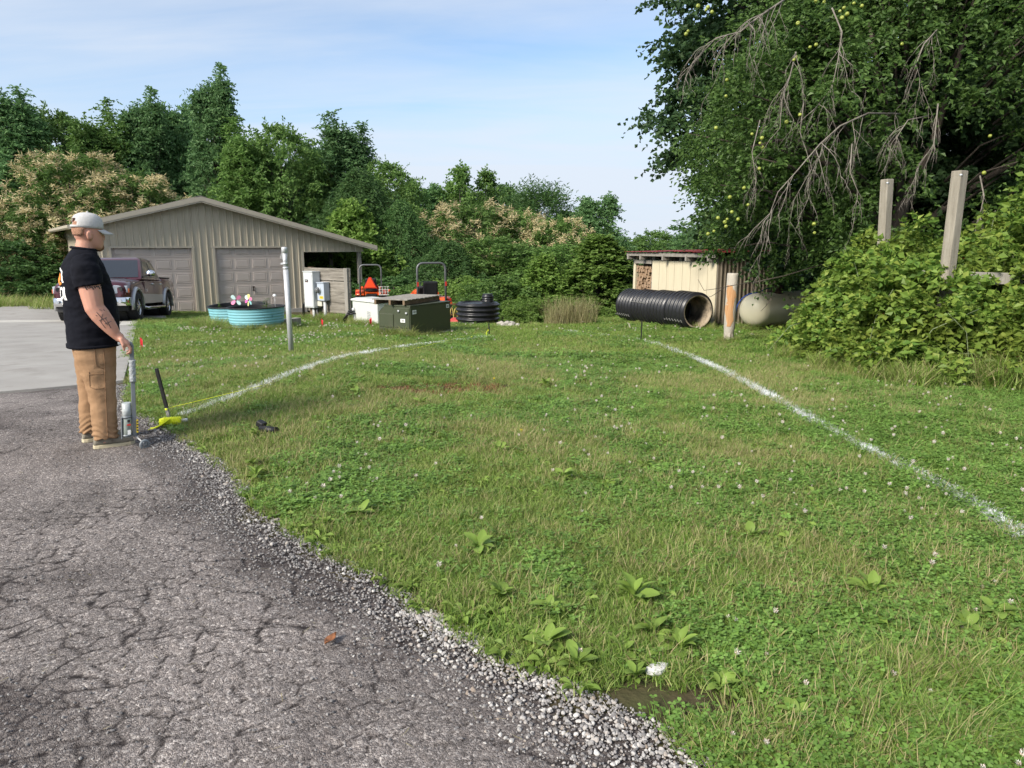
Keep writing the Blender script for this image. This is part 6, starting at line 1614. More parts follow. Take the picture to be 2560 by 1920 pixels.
for i, (px, yt, wp, Yd) in enumerate(((-60, 300, 220, 54), (60, 330, 220, 55), (190, 330, 220, 55), (300, 330, 220, 54), (470, 330, 220, 54), (570, 350, 220, 55), (660, 370, 200, 55), (750, 400, 200, 54), (850, 420, 200, 53), (950, 460, 200, 56), (1010, 490, 200, 57), (1110, 500, 200, 58), (1330, 540, 220, 56), (1480, 560, 160, 55), (-40, 420, 240, 40), (50, 400, 180, 45))):
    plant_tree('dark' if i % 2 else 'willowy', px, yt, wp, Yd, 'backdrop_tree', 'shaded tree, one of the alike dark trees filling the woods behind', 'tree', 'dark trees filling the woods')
for a in [
    ('round', 1640, 575, 150, 78, 'tree', 'far rounded tree above the shed roof, left one'),
    ('round2', 1725, 580, 150, 74, 'tree', 'far rounded tree above the shed roof, right one'),
    ('dark', 1790, 560, 200, 60, 'tree', 'dark far tree behind the red tin roof'),
    ('bush3', 1600, 630, 90, 60, 'shrub', 'far dark shrub in the gap left of the shed'),
    ('dark', 1900, 470, 300, 36, 'tree', 'dark tree behind the maple, above the shed end'),
    ('dark', 2120, 420, 330, 34, 'tree', 'dark tree behind the apple trunk'),
    ('dark', 2380, 380, 360, 33, 'tree', 'dark tree behind the tall square posts'),
    ('dark', 2640, 380, 360, 32, 'tree', 'dark tree at the right edge behind the apple tree'),
    ('bush3', 2010, 640, 260, 27, 'shrub', 'dark shrub behind the propane tank'),
    ('bush3', 2250, 620, 320, 25, 'shrub', 'dark shrub behind the raspberry thicket'),
    ('bush3', 2520, 600, 320, 24, 'shrub', 'dark shrub far right behind the thicket'),
]: plant_tree(*a[:5], a[5], a[6], 'shrub' if a[5] == 'shrub' else 'tree', 'trees beyond the shed')

# ---- maple behind the shed
g = np.random.default_rng(77)
mt = thing('maple_tree', 'large dark maple spreading over the shed, leafy sprays against the sky', 'tree', (10.5, 19.6, tz(10.5, 19.6)), 0)
cc_, oo_ = [], []
for b_ in range(190):                                               # boughs reaching out in layers, drooping at their ends
    an = g.uniform(0, 2 * PI) if b_ % 3 else g.uniform(PI * .75, PI * 1.45); z0 = 1.9 + 10.4 * (b_ + g.random()) / 190; t_ = (z0 - 1.9) / 10.4
    ln = min(7.2, 5.3 + 3.6 * t_) * g.uniform(.80, 1.05) * min(1, (1.06 - t_) * 5); m_ = 19
    q = np.linspace(.25, 1, m_); dr_ = np.array([math.cos(an), math.sin(an), 0]); sd_ = np.array([-math.sin(an), math.cos(an), 0])
    pt = dr_ * (ln * q)[:, None] + sd_ * (g.normal(size=m_) * .50 * (1.15 - q * .75))[:, None]
    pt[:, 2] = z0 + .9 * q - 1.35 * q * q + g.normal(size=m_) * .14; cc_.append(pt); oo_.append(nrm(dr_ + sd_ * g.normal(size=m_)[:, None] * .5 + np.array([0, 0, -.12])))
c, o = np.concatenate(cc_), np.concatenate(oo_)
F_maple = leafmat('maple leaf', [(0.034, 0.076, 0.029), (0.053, 0.108, 0.040), (0.087, 0.154, 0.056)], .4, obj=.02)
V, T = leaves(c, o, g, 6, .62, 8, .155, .135, .45, flat=.22, up=.05)
link('crown', np_mesh('crown', V, T, F_maple), mt)
cs_ = skeleton(c, g, 10.5, .22, 90); cs_.build('trunk', M_bark2, mt)

# ---- old apple tree with dead twigs and yellow green apples
g = np.random.default_rng(78)
AT = Vector((7.8, 14.6)); az0 = tz(AT.x, AT.y)
ap = thing('apple_tree', 'old apple tree with bare grey hanging twigs and yellow apples', 'tree', (AT.x, AT.y, az0), 0)
n = 3000
d_ = nrm(g.normal(size=(n, 3))); rr = (g.uniform(.55 ** 3, 1, n) ** (1 / 3))[:, None]
lum = (1 + .30 * (2 * L3.fbm(d_[:, 0] * 2.5 + 20, d_[:, 1] * 2.5 + d_[:, 2] * 3 + 20) - 1))[:, None]
c = d_ * rr * lum * np.array([5.3, 3.2, 3.9]) + np.array([1.1, .3, 4.5])
o = d_.copy(); o[:, 2] -= .35; o = nrm(o)
hole = (c[:, 1] < .2) & (c[:, 0] > -.7) & (c[:, 0] < .9) & (c[:, 2] > 2.0) & (c[:, 2] < 4.2)
low = (c[:, 2] < 1.0 + .1 * np.abs(c[:, 0]))
low |= (c[:, 0] < -2.0) & (c[:, 2] < 2.3 + .25 * np.maximum(0, -2.0 - c[:, 0])) & (c[:, 1] < .4)
keep = ~(hole | low); c, o = c[keep], o[keep]
F_apple = leafmat('apple leaf', [(0.051, 0.107, 0.024), (0.083, 0.152, 0.036), (0.135, 0.225, 0.057)], .4, obj=.02, rough=.45)
V, T = leaves(c, o, g, 6, .42, 8, .10, .058, .35)
link('crown', np_mesh('crown', V, T, F_apple), ap)
sk = MB()
sk.tube([(0, 0, -.2), (.02, 0, .8), (-.05, .05, 1.8), (.05, .1, 2.9)], [.24, .19, .165, .13], 10)
for path, r in (([(-.05, .05, 1.7), (-.7, -.2, 2.5), (-1.5, -.4, 3.3), (-2.6, -.7, 3.9), (-3.4, -.9, 3.7)], .11), ([(.05, .1, 2.7), (-.3, -.1, 3.6), (-.7, -.3, 4.6), (-1.2, -.4, 6.0)], .11), ([(.05, .1, 2.8), (.5, .1, 3.8), (.8, .1, 5.2), (1.0, 0, 6.8)], .10), ([(.0, .05, 1.9), (.9, -.2, 2.8), (1.9, -.5, 3.6), (3.2, -.6, 4.0)], .10), ([(0, .1, 2.2), (-.4, 1.0, 3.3), (-.8, 1.9, 4.6)], .09), ([(0, .1, 2.2), (.8, 1.0, 3.4), (1.6, 1.8, 4.4)], .09)):
    sk.tube(path, [r * (1 - .75 * i / (len(path) - 1)) for i in range(len(path))], 8)
for i in g.choice(len(c), 150, replace=False):
    q = Vector(c[i]); s = Vector((q.x * .45, q.y * .4 + .05, max(1.8, q.z * .8))); sk.tube([s, s.lerp(q, .5) + Vector((0, 0, .2)), q], [.03, .02, .008], 5)
sk.build('trunk', M_bark2, ap)
M_dead = mat('bare grey twig', (.13, .11, .09), .9, col2=(.26, .235, .20), vs=9, bump=.4, bs=40)
def dead_branch(pts, r0, seed, twn=9, tl=.9):
    q = random.Random(seed); P = [at(*p) - Vector((AT.x, AT.y, az0)) for p in pts]
    m = MB(); m.tube(P, [r0 * (1 - .7 * i / (len(P) - 1)) for i in range(len(P))], 7)
    def twig(b, d, ln, r, depth):
        pth = [b]; cur = b; dd = d.normalized()
        for k in range(5):
            dd = (dd + Vector((q.uniform(-.28, .28), q.uniform(-.28, .28), -.26 + q.uniform(-.12, .15)))).normalized(); cur = cur + dd * ln / 5; pth.append(cur)
            if depth and q.random() < .62: twig(cur, (dd + Vector((q.uniform(-1, 1), q.uniform(-.6, .6), q.uniform(-.5, .35)))).normalized(), ln * q.uniform(.28, .55), r * .6, depth - 1)
        m.tube(pth, [r * (1 - .75 * i / 5) for i in range(6)], 5)
    for k in range(twn):
        i = q.randrange(len(P) - 1); b = P[i].lerp(P[i + 1], q.random()); d = (P[i + 1] - P[i]).normalized()
        twig(b, (d * .6 + Vector((q.uniform(-.8, .8), q.uniform(-.5, .5), q.uniform(-.9, .3)))), tl * q.uniform(.5, 1.1), r0 * .42, 2)
    return m.build('dead_branch', M_dead, ap)
dead_branch([(2250, 285, 12.6), (2170, 283, 12.2), (2100, 315, 11.9), (2050, 360, 11.7), (1990, 430, 11.6), (1945, 480, 11.6), (1915, 560, 11.6)], 0.0173, 1, 16, .85)
dead_branch([(1960, 0, 12.4), (1900, 40, 12.2), (1850, 80, 12.1), (1790, 95, 12.1), (1730, 160, 12.1)], 0.0187, 2, 17, .9)
dead_branch([(2080, 20, 12.2), (2105, 80, 12.0), (2095, 150, 11.9), (2080, 220, 11.9), (2030, 280, 11.9)], 0.0130, 3, 12, .7)
dead_branch([(1990, 130, 12.0), (1975, 190, 11.9), (1955, 250, 11.9), (1950, 320, 11.9), (1925, 350, 11.9)], 0.0122, 4, 12, .7)
dead_branch([(2345, 72, 12.0), (2310, 110, 11.8), (2290, 160, 11.8), (2305, 215, 11.8)], 0.0130, 5, 9, .6)
dead_branch([(2345, 260, 12.0), (2340, 310, 11.8), (2335, 360, 11.7), (2290, 425, 11.7)], 0.0130, 6, 9, .6)
dead_branch([(2320, 290, 12.2), (2270, 300, 11.9), (2250, 330, 11.8), (2220, 370, 11.8)], 0.0115, 7, 9, .6)
dead_branch([(2130, 360, 12.0), (2125, 430, 11.8), (2145, 480, 11.8), (2135, 555, 11.8)], 0.0115, 8, 6, .5)
dead_branch([(2450, 440, 12.2), (2460, 490, 11.9), (2450, 540, 11.9), (2440, 570, 11.9)], 0.0130, 9, 7, .5)
dead_branch([(1900, 300, 12.3), (1880, 380, 12.2), (1890, 450, 12.2), (1880, 520, 12.2)], 0.0094, 10, 8, .6)
dead_branch([(2010, 250, 12.3), (2000, 330, 12.2), (2030, 420, 12.2), (1985, 500, 12.2), (1970, 580, 12.2)], 0.0094, 11, 9, .6)
# low twigs reaching out before the shed
m = MB()
for pts in (((1890, 705, 13.3), (1840, 712, 13.3), (1790, 722, 13.3), (1760, 726, 13.3), (1750, 708, 13.3), (1745, 698, 13.3)), ((1810, 720, 13.3), (1780, 740, 13.3), (1765, 745, 13.3)), ((1930, 745, 13.6), (1915, 765, 13.6), (1902, 778, 13.6))):
    P = [at(*p) - Vector((AT.x, AT.y, az0)) for p in pts]; m.tube(P, [.008 * (1 - .6 * i / (len(P) - 1)) for i in range(len(P))], 5)
m.tube([at(2060, 660, 13.9) - Vector((AT.x, AT.y, az0)), at(1960, 690, 13.5) - Vector((AT.x, AT.y, az0)), at(1885, 706, 13.3) - Vector((AT.x, AT.y, az0))], .010, 5)
m.build('low_twig', M_bark2, ap)
M_fruit = mat('yellow green apple skin', (.26, .30, .05), .4, var=.3, vs=12, spec=.5)
fm = MB(); fm.lathe([(.004, -.030), (.022, -.028), (.034, -.008), (.035, .010), (.026, .028), (.010, .030), (.002, .024)], 12); fme = fm.mesh('apple', M_fruit)
for i, (px, py) in enumerate(((2025, 118), (2040, 112), (1995, 58), (1985, 150), (1990, 143), (1905, 345), (1900, 358), (1906, 368), (1812, 555), (1818, 548), (1815, 566), (1795, 545), (1880, 335), (2000, 287), (1966, 305), (1720, 78), (1715, 85), (1770, 18), (1765, 25), (1780, 30), (1745, 15), (2100, 28), (2110, 20), (2118, 35), (2135, 8), (2155, 15), (2105, 45), (2060, 5), (2040, 2), (1825, 493), (1870, 512), (1845, 548), (2035, 560), (2036, 582), (2475, 340), (2460, 432), (1815, 240), (1817, 200), (1790, 320), (2255, 110), (1898, 422), (1770, 585), (1785, 578), (1830, 530), (1860, 470))):
    p = at(px, py, 12.0 + .5 * ((i * 37) % 10) / 10 - (.3 if px > 1900 else 0)); link('apple', fme, ap, p - Vector((AT.x, AT.y, az0)), (i, i * .7, 0), ((.72, .85, .95)[i % 3],) * 3)

# ---- raspberry thicket round the posts
poly = np.array([(6.3, 14.9), (5.5, 13.6), (4.95, 12.3), (4.7, 11.2), (4.75, 9.7), (5.0, 8.75), (6.4, 8.6), (8.5, 8.9), (12, 9.6), (12, 13), (8, 14.9)])
def inside_d(x, y):
    n = len(poly); ins = np.zeros(x.shape, bool); dm = np.full(x.shape, 9.)
    for i in range(n):
        x1, y1 = poly[i]; x2, y2 = poly[(i + 1) % n]
        cnd = ((y1 > y) != (y2 > y)) & (x < (x2 - x1) * (y - y1) / (y2 - y1 + 1e-12) + x1); ins ^= cnd
        t = np.clip(((x - x1) * (x2 - x1) + (y - y1) * (y2 - y1)) / ((x2 - x1) ** 2 + (y2 - y1) ** 2), 0, 1)
        dm = np.minimum(dm, np.hypot(x - x1 - t * (x2 - x1), y - y1 - t * (y2 - y1)))
    return np.where(ins, dm, -dm)
g = np.random.default_rng(79)
bx_ = g.uniform(4.5, 10.5, 26000); by_ = g.uniform(8.4, 15, 26000); dd = inside_d(bx_, by_) + .45 * (L2.fbm(bx_ * 2.2, by_ * 2.2, 3) - .5); k = dd > 0
bx_, by_, dd = bx_[k], by_[k], dd[k]
hmax = 1.62 * (1 - np.exp(-dd / .38)) * (.35 + 1.25 * L1.fbm(bx_ * 1.7, by_ * 1.7, 3)) * np.clip(1.15 - (by_ - 10.8) * .20, .25, 1.05) * (1 - .38 * np.exp(-((bx_ - 5.75) / .55) ** 2 - ((by_ - 9.2) / .8) ** 2)) * (1 + .30 * sg((bx_ - 6.6) / .3))
u = g.random(len(bx_)); hh = hmax * (1 - .75 * u ** 1.6); front = (dd < .9) | (u < .35)
bx_, by_, hh, hmax, dd = bx_[front], by_[front], hh[front], hmax[front], dd[front]
c = np.stack([bx_, by_, terr(bx_, by_) + np.maximum(.05, hh)], 1)[:4000]
o = nrm(np.stack([g.normal(size=len(c)) * .6 - .25, g.normal(size=len(c)) * .6 - .45, g.uniform(-.1, .8, len(c))], 1))
F_rasp = leafmat('raspberry leaf', [(0.098, 0.194, 0.033), (0.158, 0.269, 0.048), (0.224, 0.337, 0.060), (0.329, 0.404, 0.083)], .4, patch=(.16, .20, .03), pscale=1.1, obj=.02, rough=.5)
rt = thing('raspberry_thicket', 'yellow green raspberry thicket growing round the tall square posts', 'bush', (0, 0, 0))
for i in range(130):                                        # long shoots arching out of the thicket
    k_ = int(g.integers(len(c))); s_ = c[k_]; dd_ = nrm(np.array([g.normal() * .5 - .15, g.normal() * .5 - .35, g.uniform(.4, 1.2)])); ln_ = g.uniform(.25, .6); q = np.linspace(.2, 1, 5)
    pts_ = s_ + dd_ * ln_ * q[:, None]; pts_[:, 2] -= .25 * ln_ * q * q; c = np.concatenate([c, pts_]); o = np.concatenate([o, np.repeat(dd_[None], 5, 0)])
V, T = leaves(c, o, g, 3, .26, 7, .108, .078, .5, .2, .1, .6)
link('foliage', np_mesh('foliage', V, T, F_rasp), rt)
m = MB()
for i in range(150):
    k_ = g.integers(len(c)); q = Vector(c[k_]); z0 = tz(q.x, q.y); bx2 = q + Vector((g.normal() * .25, g.normal() * .25, 0)); bx2.z = z0
    m.tube([bx2, bx2.lerp(q, .55) + Vector((0, 0, .2)), q + Vector((g.normal() * .1, -.1, .08))], [.006, .005, .003], 5)
m.build('canes', mat('pale raspberry cane', (.20, .24, .13), .7, var=.3, vs=6), rt)
m = MB()
for i in range(60):
    k_ = g.integers(len(c)); m.ball(Vector(c[k_]) + Vector((0, -.12, .02)), .012, 6, 4)
m.build('berries', mat('red berry', (.35, .03, .03), .5), rt)['kind'] = 'stuff'
# leafy shoots at the foot of the thicket
# ---- dry reed clump at the crest
F_dry = leafmat('dry reed', [(.30, .25, .13), (.22, .22, .09), (.40, .35, .20)], .2, obj=.02)
def blades(g, n, rad, hmin, hmax, width, bend, seg=3, spread=1.0, tip=.15):
    """n grass blades as narrow tapering strips."""
    a = g.uniform(0, 2 * PI, n); r = rad * np.sqrt(g.random(n)); b = np.stack([r * np.cos(a), r * np.sin(a), np.full(n, -.005)], 1)
    h = g.uniform(hmin, hmax, n); la = g.uniform(0, 2 * PI, n); ld = np.stack([np.cos(la), np.sin(la), np.zeros(n)], 1)
    wa = la + PI / 2 + g.normal(size=n) * .7; wd = np.stack([np.cos(wa), np.sin(wa), np.zeros(n)], 1)
    be = bend * g.uniform(.2, 1.3, n) * h; sp0 = spread * g.uniform(0, .5, n) * h
    w_ = width * g.uniform(.6, 1.3, n)
    rows = []
    for i in range(seg + 1):
        t = i / seg; p = b + ld * (sp0 * t + be * t * t)[:, None]; p[:, 2] += h * t * (1 - .28 * t * np.minimum(1, (be + sp0) / h))
        ww = (w_ * (1 - t ** 1.5 * (1 - tip)) / 2)[:, None]
        rows.append(p - wd * ww); rows.append(p + wd * ww)
    V = np.stack(rows, 1).reshape(-1, 3); base = (np.arange(n) * (2 * seg + 2))[:, None]
    T = np.concatenate([np.concatenate([base + np.array([2 * i, 2 * i + 1, 2 * i + 3]), base + np.array([2 * i, 2 * i + 3, 2 * i + 2])], 1).reshape(-1, 3) for i in range(seg)])
    return V, T
for i, (px, lab) in enumerate(((1400, 'dry straw-coloured reed clump at the lawn crest, left half'), (1455, 'dry straw-coloured reed clump at the lawn crest, right half'))):
    p = at(px, 815, 19.3); V, T = blades(g, 420, .42, .5, .95, .010, .35, 3, .5)
    props(link('reed_clump', np_mesh('reed_clump', V, T, F_dry), None, (p.x, 19.3, tz(p.x, 19.3))), lab, 'reeds', 'dry reeds')
# ================================================================== LAWN, GRAVEL, PAINT
def scatter(name, P, rot, scl, idx, meshes, label=None, cat=None):
    """Thousands of small copies of a few meshes placed on given points: one object of kind stuff."""
    col = bpy.data.collections.new(name + '_kinds')
    for i, me in enumerate(meshes):
        o = bpy.data.objects.new('%s_kind_%02d' % (name, i), me); col.objects.link(o)
    me = bpy.data.meshes.new(name); n = len(P)
    me.vertices.add(n); me.vertices.foreach_set('co', np.asarray(P, np.float32).ravel())
    a = me.attributes.new('rot', 'FLOAT_VECTOR', 'POINT'); a.data.foreach_set('vector', np.asarray(rot, np.float32).ravel())
    a = me.attributes.new('scl', 'FLOAT', 'POINT'); a.data.foreach_set('value', np.asarray(scl, np.float32))
    a = me.attributes.new('kindno', 'INT', 'POINT'); a.data.foreach_set('value', np.asarray(idx, np.int32))
    o = link(name, me)
    ng = bpy.data.node_groups.new(name, 'GeometryNodeTree')
    ng.interface.new_socket('Geometry', in_out='INPUT', socket_type='NodeSocketGeometry'); ng.interface.new_socket('Geometry', in_out='OUTPUT', socket_type='NodeSocketGeometry')
    nd = ng.nodes.new; i_, o_ = nd('NodeGroupInput'), nd('NodeGroupOutput')
    ci = nd('GeometryNodeCollectionInfo'); ci.inputs['Collection'].default_value = col; ci.inputs['Separate Children'].default_value = True; ci.inputs['Reset Children'].default_value = True
    ip = nd('GeometryNodeInstanceOnPoints'); ip.inputs['Pick Instance'].default_value = True
    def attr(nm, ty):
        q = nd('GeometryNodeInputNamedAttribute'); q.data_type = ty; q.inputs['Name'].default_value = nm; return q.outputs['Attribute']
    er = nd('FunctionNodeEulerToRotation')
    L_ = ng.links.new
    L_(i_.outputs[0], ip.inputs['Points']); L_(ci.outputs[0], ip.inputs['Instance']); L_(attr('kindno', 'INT'), ip.inputs['Instance Index'])
    L_(attr('rot', 'FLOAT_VECTOR'), er.inputs[0]); L_(er.outputs[0], ip.inputs['Rotation']); L_(attr('scl', 'FLOAT'), ip.inputs['Scale']); L_(ip.outputs[0], o_.inputs[0])
    o.modifiers.new('scatter', 'NODES').node_group = ng
    return props(o, label, cat, None, 'stuff')

def merge(parts, name, mats):
    V = []; T = []; mi = []; off = 0
    for (v, t, k) in parts: V.append(v); T.append(t + off); mi.append(np.full(len(t), k)); off += len(v)
    return np_mesh(name, np.concatenate(V), np.concatenate(T), mats, False, np.concatenate(mi))
G_green = leafmat('grass blade', [(0.125, 0.218, 0.029), (0.179, 0.284, 0.045), (0.238, 0.347, 0.068), (0.357, 0.397, 0.145)], .30, patch=(.27, .305, .09), pscale=.8, obj=.16)
G_dark = leafmat('deep grass blade', [(0.096, 0.185, 0.028), (0.137, 0.239, 0.041), (0.192, 0.308, 0.061)], .30, obj=.16)
G_dry = leafmat('straw blade', [(0.330, 0.275, 0.132), (0.440, 0.374, 0.198), (0.286, 0.264, 0.110)], .25, obj=.1)
G_clover = leafmat('clover leaf', [(0.107, 0.209, 0.035), (0.151, 0.269, 0.051), (0.202, 0.336, 0.078)], .28, obj=.2)
G_broad = leafmat('broad weed leaf', [(.14, .23, .035), (.19, .29, .052), (.25, .34, .075)], .3, obj=.15)
G_rust = leafmat('reddish thatch', [(.20, .075, .035), (.28, .12, .06), (.16, .085, .045)], .15, obj=.1)
G_flower = leafmat('clover blossom', [(.62, .58, .52), (.74, .72, .66), (.68, .50, .46)], .2, obj=.1)
G_yellow = mat('yellow blossom', (.80, .60, .02), .6)
GM = [G_green, G_dry, G_clover, G_broad, G_dark, G_rust]
g = np.random.default_rng(101)
def clover(g, n, rad, hmin, hmax, s):
    V = []; T = []
    for i in range(n):
        a, r = g.uniform(0, 6.28), rad * math.sqrt(g.random()); h = g.uniform(hmin, hmax); c = np.array([r * math.cos(a), r * math.sin(a), h]); tl = g.normal(size=2) * .25
        a0 = g.uniform(0, 6.28)
        for k in range(3):
            b = a0 + k * 2.094; d = np.array([math.cos(b), math.sin(b), .12 + tl[0] * math.cos(b) + tl[1] * math.sin(b)]); w_ = np.array([-math.sin(b), math.cos(b), 0]); q = s * g.uniform(.8, 1.2)
            n0 = len(V); V += [c, c + d * q * .55 + w_ * q * .48, c + d * q * 1.0 + w_ * q * .34, c + d * q * .93, c + d * q * 1.0 - w_ * q * .34, c + d * q * .55 - w_ * q * .48]
            T += [(n0, n0 + 1, n0 + 2), (n0, n0 + 2, n0 + 3), (n0, n0 + 3, n0 + 4), (n0, n0 + 4, n0 + 5)]
        n0 = len(V); e = np.array([.0012, 0, 0]); V += [np.array([c[0] * .8, c[1] * .8, 0]) - e, np.array([c[0] * .8, c[1] * .8, 0]) + e, c]; T += [(n0, n0 + 1, n0 + 2)]
    return np.array(V), np.array(T)
def broad(g, n, l0, l1, w_):
    """A low rosette of broad leaves."""
    V = []; T = []
    for i in range(n):
        a = 6.28 * i / n + g.normal() * .3; L = g.uniform(l0, l1); d = np.array([math.cos(a), math.sin(a), 0]); s = np.array([-math.sin(a), math.cos(a), 0]); up = g.uniform(.25, .9)
        n0 = len(V)
        for k, (t, ww) in enumerate(((0, .06), (.25, .10), (.45, .75), (.65, 1.0), (.85, .7), (1.0, .05))):
            p = d * L * t + np.array([0, 0, L * up * (t - .62 * t * t)]); V += [p - s * L * w_ * ww / 2 + np.array([0, 0, .012 * ww]), p, p + s * L * w_ * ww / 2 + np.array([0, 0, .012 * ww])]
        for k in range(5):
            for j in range(2): b = n0 + 3 * k + j; T += [(b, b + 1, b + 4), (b, b + 4, b + 3)]
    return np.array(V), np.array(T)
kinds = []
for s in range(3): kinds.append(merge([(*blades(g, 64, .085, .025, .065, .0042, .7), 0), (*blades(g, 30, .085, .025, .06, .0040, .8), 4), (*blades(g, 4, .08, .03, .07, .003, .4), 1)], 'short_grass', GM))
for s in range(2): kinds.append(merge([(*blades(g, 46, .08, .035, .085, .0042, .6), 0), (*blades(g, 22, .08, .04, .10, .0036, .45), 1)], 'dry_grass', GM))
for s in range(2): kinds.append(merge([(*clover(g, 26, .085, .018, .048, .0125), 2), (*blades(g, 26, .085, .03, .07, .0038, .6), 4)], 'clover_patch', GM))
kinds.append(merge([(*broad(g, 9, .045, .08, .40), 3), (*blades(g, 24, .08, .03, .06, .004, .6), 0)], 'weedy_patch', GM))
kinds.append(merge([(*blades(g, 46, .09, .02, .05, .004, .9), 5), (*blades(g, 10, .09, .02, .05, .004, .9), 1)], 'rusty_thatch', GM))
kinds.append(merge([(*blades(g, 60, .09, .08, .20, .0055, .7, 4), 0), (*blades(g, 12, .09, .08, .22, .004, .5, 4), 1)], 'long_grass', GM))
for s in range(3): kinds.append(merge([(*blades(g, 120, .27, .03, .065, .0085, .6, 2), 0), (*blades(g, 60, .27, .03, .06, .0085, .7, 2), 4), (*blades(g, 10, .27, .04, .07, .007, .4, 2), 1)], 'far_grass', GM))
kinds.append(merge([(*clover(g, 60, .27, .02, .05, .022), 2), (*blades(g, 70, .27, .03, .06, .0085, .6, 2), 0)], 'far_clover', GM))
K_SHORT, K_DRY, K_CLOV, K_WEED, K_RUST, K_LONG, K_FAR, K_FCLOV = (0, 1, 2), (3, 4), (5, 6), 7, 8, 9, (10, 11, 12), 13

def lawn_ok(x, y, j=0.0):
    """True where grass grows: right of the drive edge, off the slabs and off the bare patches."""
    S = (x - A[0]) * ed[0] + (y - A[1]) * ed[1]; T_ = (x - A[0]) * en[0] + (y - A[1]) * en[1]
    wob = .10 * (L1.fbm(y * 3.1 + 7, x * 3.1, 3) - .5)
    ok = (x > xe(y) + wob + j) | (y > 21)
    slab_ = ((T_ > -.05) & (T_ < 14.2) & (S < 15.2) & (y > 5)) | ((T_ > -.9) & (T_ < 4.3) & (S > 15) & (S < 21.6))
    ok &= ~slab_
    # bare soil at the near edge
    soil = np.hypot((x - .56) / .30, (y - 2.22) / .13) < (.7 + .5 * L2.fbm(x * 9, y * 9))
    return ok & ~soil
PP, RR, SS, II = [], [], [], []
def sow(y0, y1, dens, far, seed):
    g = np.random.default_rng(seed); wmax = .80 * y1 + 1.8
    n = int(dens * 2 * wmax * (y1 - y0)); x = g.uniform(-wmax, wmax, n); y = g.uniform(y0, y1, n)
    k = (np.abs(x) < .80 * y + 1.6) & lawn_ok(x, y) & ~((y > 20.5) & (x > -3) & (x < 2.6)) & ~((y > 24.5) & (x > -9.5))
    x, y = x[k], y[k]; n = len(x)
    cl = L1.fbm(x * .9 + 11, y * .9 + 3, 4) + .12 * L3.fbm(x * 4, y * 4); dr = L2.fbm(x * .7 + 5, y * .7 + 8, 4); wd = L3.fbm(x * 1.1 + 2, y * 1.1 + 9, 4); u = g.random(n)
    if far:
        idx = g.choice(K_FAR, n); idx = np.where((cl > .60) & (u < .6), K_FCLOV, idx); sc_ = g.uniform(.8, 1.2, n)
    else:
        idx = g.choice(K_SHORT, n); idx = np.where(u < np.clip((dr - .38) * 4.5, .16, .62), g.choice(K_DRY, n), idx); u2 = g.random(n); idx = np.where(u2 < np.clip((cl - .48) * 4.5, .06, .62), g.choice(K_CLOV, n), idx); idx = np.where((wd > .50) & (u > .86), K_WEED, idx)
        edge_ = x - xe(y); idx = np.where((edge_ < .25) & (y < 8) & (g.random(n) < .22), K_WEED, idx)
        sc_ = g.uniform(.75, 1.25, n) * (.8 + .5 * L2.fbm(x * 1.7, y * 1.7))
        rust = (np.hypot((x + .72 - (y - 7.75) * .9) / .75, (y - 7.75) / .42) < .65 + .6 * L1.fbm(x * 5, y * 5)); idx = np.where(rust & (u < .75), K_RUST, idx)
        thin = rust & (g.random(n) < .45); thin |= (np.hypot((x + .1) / .45, (y - 8.3) / .2) < .8) & (g.random(n) < .6)
        x, y, idx, sc_ = x[~thin], y[~thin], idx[~thin], sc_[~thin]; n = len(x)
    z = terr(x, y) + .02 * (L1.fbm(x * 1.3, y * 1.3) - .5) - .004
    PP.append(np.stack([x, y, z], 1)); RR.append(np.stack([g.normal(size=n) * .12, g.normal(size=n) * .12, g.uniform(0, 6.28, n)], 1)); SS.append(sc_); II.append(idx)
sow(1.2, 4.2, 520, False, 1); sow(4.2, 7.5, 380, False, 2); sow(7.5, 11, 240, False, 3); sow(11, 16, 60, True, 4); sow(11, 14, 90, False, 7); sow(16, 22, 45, True, 5); sow(22, 31, 22, True, 6)
def tufts(pts, n, rad, s0, s1, kind=K_LONG, seed=0):
    g = np.random.default_rng(200 + seed)
    for (x0, y0) in pts:
        x = x0 + g.normal(size=n) * rad; y = y0 + g.normal(size=n) * rad
        PP.append(np.stack([x, y, terr(x, y)], 1)); RR.append(np.stack([g.normal(size=n) * .1, g.normal(size=n) * .1, g.uniform(0, 6.28, n)], 1)); SS.append(g.uniform(s0, s1, n)); II.append(np.full(n, kind))
tub_r = [(-6.37 + .85 * math.cos(a), 17.55 + .85 * math.sin(a)) for a in np.arange(R(150), R(390), R(9))]
tufts(tub_r, 3, .06, .9, 1.5); tufts([(-7.25, 17.3), (-7.4, 17.5), (-7.6, 17.6), (-7.8, 17.9), (-8.0, 18.2), (-7.1, 17.1)], 6, .12, 1.2, 2.4, seed=1)
tufts([(-6 + .14 * i, 20.75 - .11 * i) for i in range(13)], 4, .12, 1, 2.0, seed=2); tufts([(-4.3 + .09 * i, 18.85 - .085 * i) for i in range(10)], 3, .08, .9, 1.6, seed=3)
tufts([(-3.0 + .085 * i, 15.68 - .075 * i) for i in range(11)], 4, .07, .9, 1.7, seed=4); tufts([(-2.1 + .09 * i, 14.98 + .16 * i) for i in range(9)], 2, .05, .6, 1.1, seed=5)
tufts([(4.28 + .13 * math.cos(a), 13.95 + .13 * math.sin(a)) for a in np.arange(0, 6.28, .6)], 2, .03, .7, 1.2, seed=6)
tufts([(5.4 + .17 * i, 16.75 + .09 * i) for i in range(14)], 3, .1, 1, 1.7, seed=7); tufts([(4.9 - .09 * i, 17.2 + .26 * i) for i in range(13)], 3, .08, .7, 1.3, seed=8)
